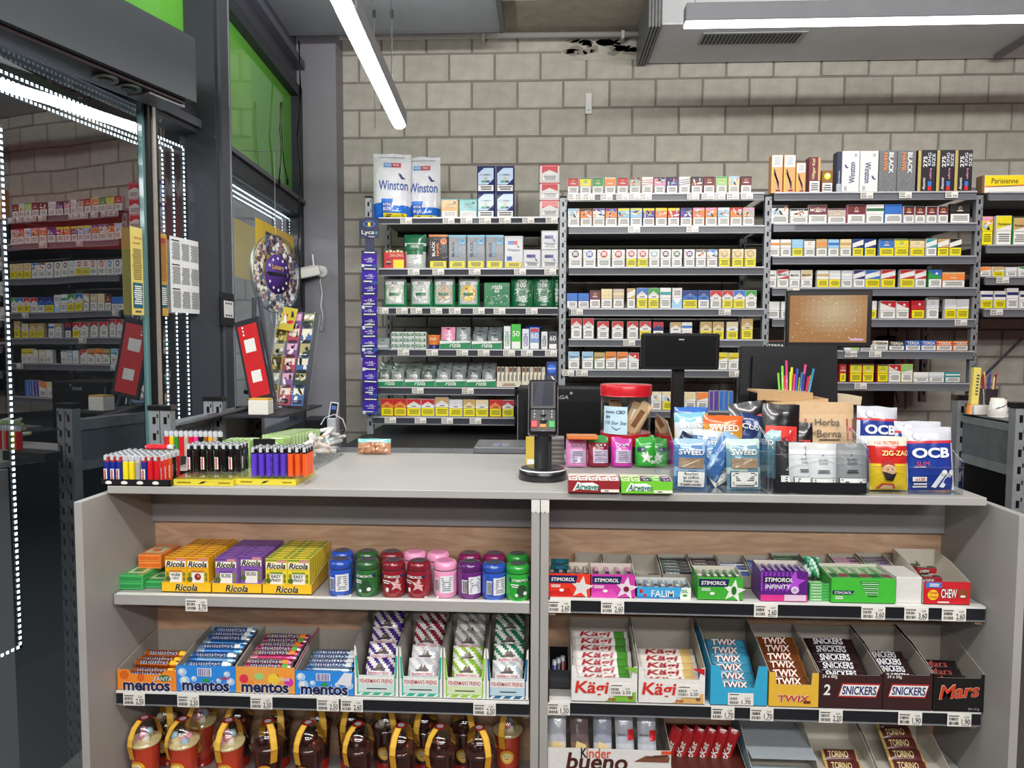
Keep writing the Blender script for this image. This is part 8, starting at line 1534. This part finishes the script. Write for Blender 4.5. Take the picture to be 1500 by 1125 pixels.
for k in range(12): a = pi/2-k*pi/6; m.disc(Rw*.4*math.cos(a), Rw*.4*math.sin(a), .0065, '#e2dfe8', 1)
m.text('Lottery', 0, Rw*.16, Rw*.5, None, '#e2b83a', 2, 1); m.build('centre_dial', wr)
m = MB(); m.pdec([(-Rw*.5, -.004), (Rw*.72, -.001), (Rw*.72, .002), (-Rw*.5, .006)], 'k', 28); m.disc(0, 0, .008, 'k', 29); m.pdec([(-Rw*.42, -.008), (0, -.006), (0, .006), (-Rw*.42, .006)], 'k', 28); m.build('clock_hand', wr)
m = MB(); m.tube([(0, 0, Rw), (0, 0, Rw+.36)], .001, '#c8c9cc', 'metal', 4); m.tube([(.006, -.02, Rw+.36), (-.035, .14, Rw+.365)], .002, '#c8c9cc', 'metal', 5); m.build('hanging_wire', wr)
# ticket holder with scratch cards, leaning, and the red sign
YT = 2.66; p0 = at(415, 612, YT); zt_u = at(237, 595, 2.12).z-.056
ww = .19; hh = at(400, 478, YT+.1).z-p0.z
th_ = empty('ticket_holder', (p0.x, YT, zt_u+.002), (-.22, 0, -.35), 'leaning clear holder full of colourful scratch tickets by the window', 'ticket holder')
m = MB(); m.box(-ww/2-.01, ww/2+.01, .012, .015, 0, hh+.03, 'w', 'acrylic'); m.box(-ww/2-.012, -ww/2-.009, -.02, .015, 0, hh+.02, 'w', 'acrylic_edge'); m.box(ww/2+.009, ww/2+.012, -.02, .015, 0, hh+.02, 'w', 'acrylic_edge'); m.build('clear_back', th_)
tcs = [('#b9a84a', '#5a4a2a'), ('#7a5a90', '#e2b0c8'), ('#4a6a9a', '#e9e2c8'), ('#c87a4a', '#3a2a22'), ('#8a8f7a', '#c8c0a0'), ('#b0485a', '#e9d8c8'), ('#3a4a44', '#b0a878'), ('#6a8ab0', '#d8e0e8')]
for r_ in range(6):
    for c_ in range(3):
        c1, c2 = tcs[(r_*3+c_*5+r_) % 8]; m = MB(); w_ = ww/3*.94; h_ = hh/6*1.3; m.box(-w_/2, w_/2, -.001, 0, 0, h_, c1, 'card'); m.fy = -.001; m.rect(-w_*.4, h_*.55, w_*.4, h_*.9, c2, 1); splash(m, -w_*.42, w_*.42, h_*.08, h_*.9, [c2, 'w', 'k', c1], 6, r_*3+c_, 2); m.lines(-w_*.38, w_*.38, h_*.1, h_*.3, 3, 'k', 5)
        m.build('scratch_ticket', th_, (-ww/2+(c_+.5)*ww/3, .008-.0025*(6-r_)*.5, .01+r_*hh/6))
m = MB(); m.box(-.035, .035, -.001, 0, 0, .09, '#c9b640', 'card'); m.fy = -.001; splash(m, -.03, .03, .02, .08, ['k', 'w', 'k', 'r'], 8, 4, 1); m.build('yellow_leaflet', th_, (-.03, -.012, hh*.86), (0, .15, 0), label='yellow leaflet with a black drawing')
m = MB(); w_, h_ = .085, at(375, 470, 2.62).z-at(375, 572, 2.62).z
m.T = Matrix(); m.cbox(-w_/2-.012, w_/2+.012, .0, .012, -.015, h_+.02, '#2c2e33', 'satin', .002); m.rect(-w_/2, 0, w_/2, h_, '#c8242a', 1)
m.rect(-w_*.3, h_*.62, w_*.25, h_*.8, '#e6e6e2', 2); m.rect(-w_*.25, h_*.2, w_*.25, h_*.36, '#e6e6e2', 2); [m.disc(-w_*.25, h_*(.97-.05*k), .004, 'w', 2) for k in range(3)]
p = at(384, 570, 2.5); m.build('red_sign', loc=(p.x-.005, 2.5, zt_u+.06), rot=(0, -.22, -.3), label='tilted red sign in a black frame with two white squares by the window', cat='sign')
m = MB(); 
for dx in (-.05, .06): m.tube([(dx, 0, 0), (dx*.2-.02, .05, .42)], .008, '#3a3c42', 'satin', 6)
m.build('sign_stand', loc=(p.x-.01, 2.53, zt_u+.002), rot=(0, -.1, -.3), label='dark folding stand behind the red sign', cat='stand', kind=None)
m = MB(); m.cbox(-.035, .035, 0, .05, 0, .05, '#d8d5cc', 'card', .002); m.cbox(-.034, .034, .002, .048, .05, .056, '#c9a040', 'card', .001); p = at(400, 590, 2.46); m.build('small_carton', loc=(p.x-.03, 2.4, zt_u+.002), label='small white and amber carton under the red sign', cat='box')
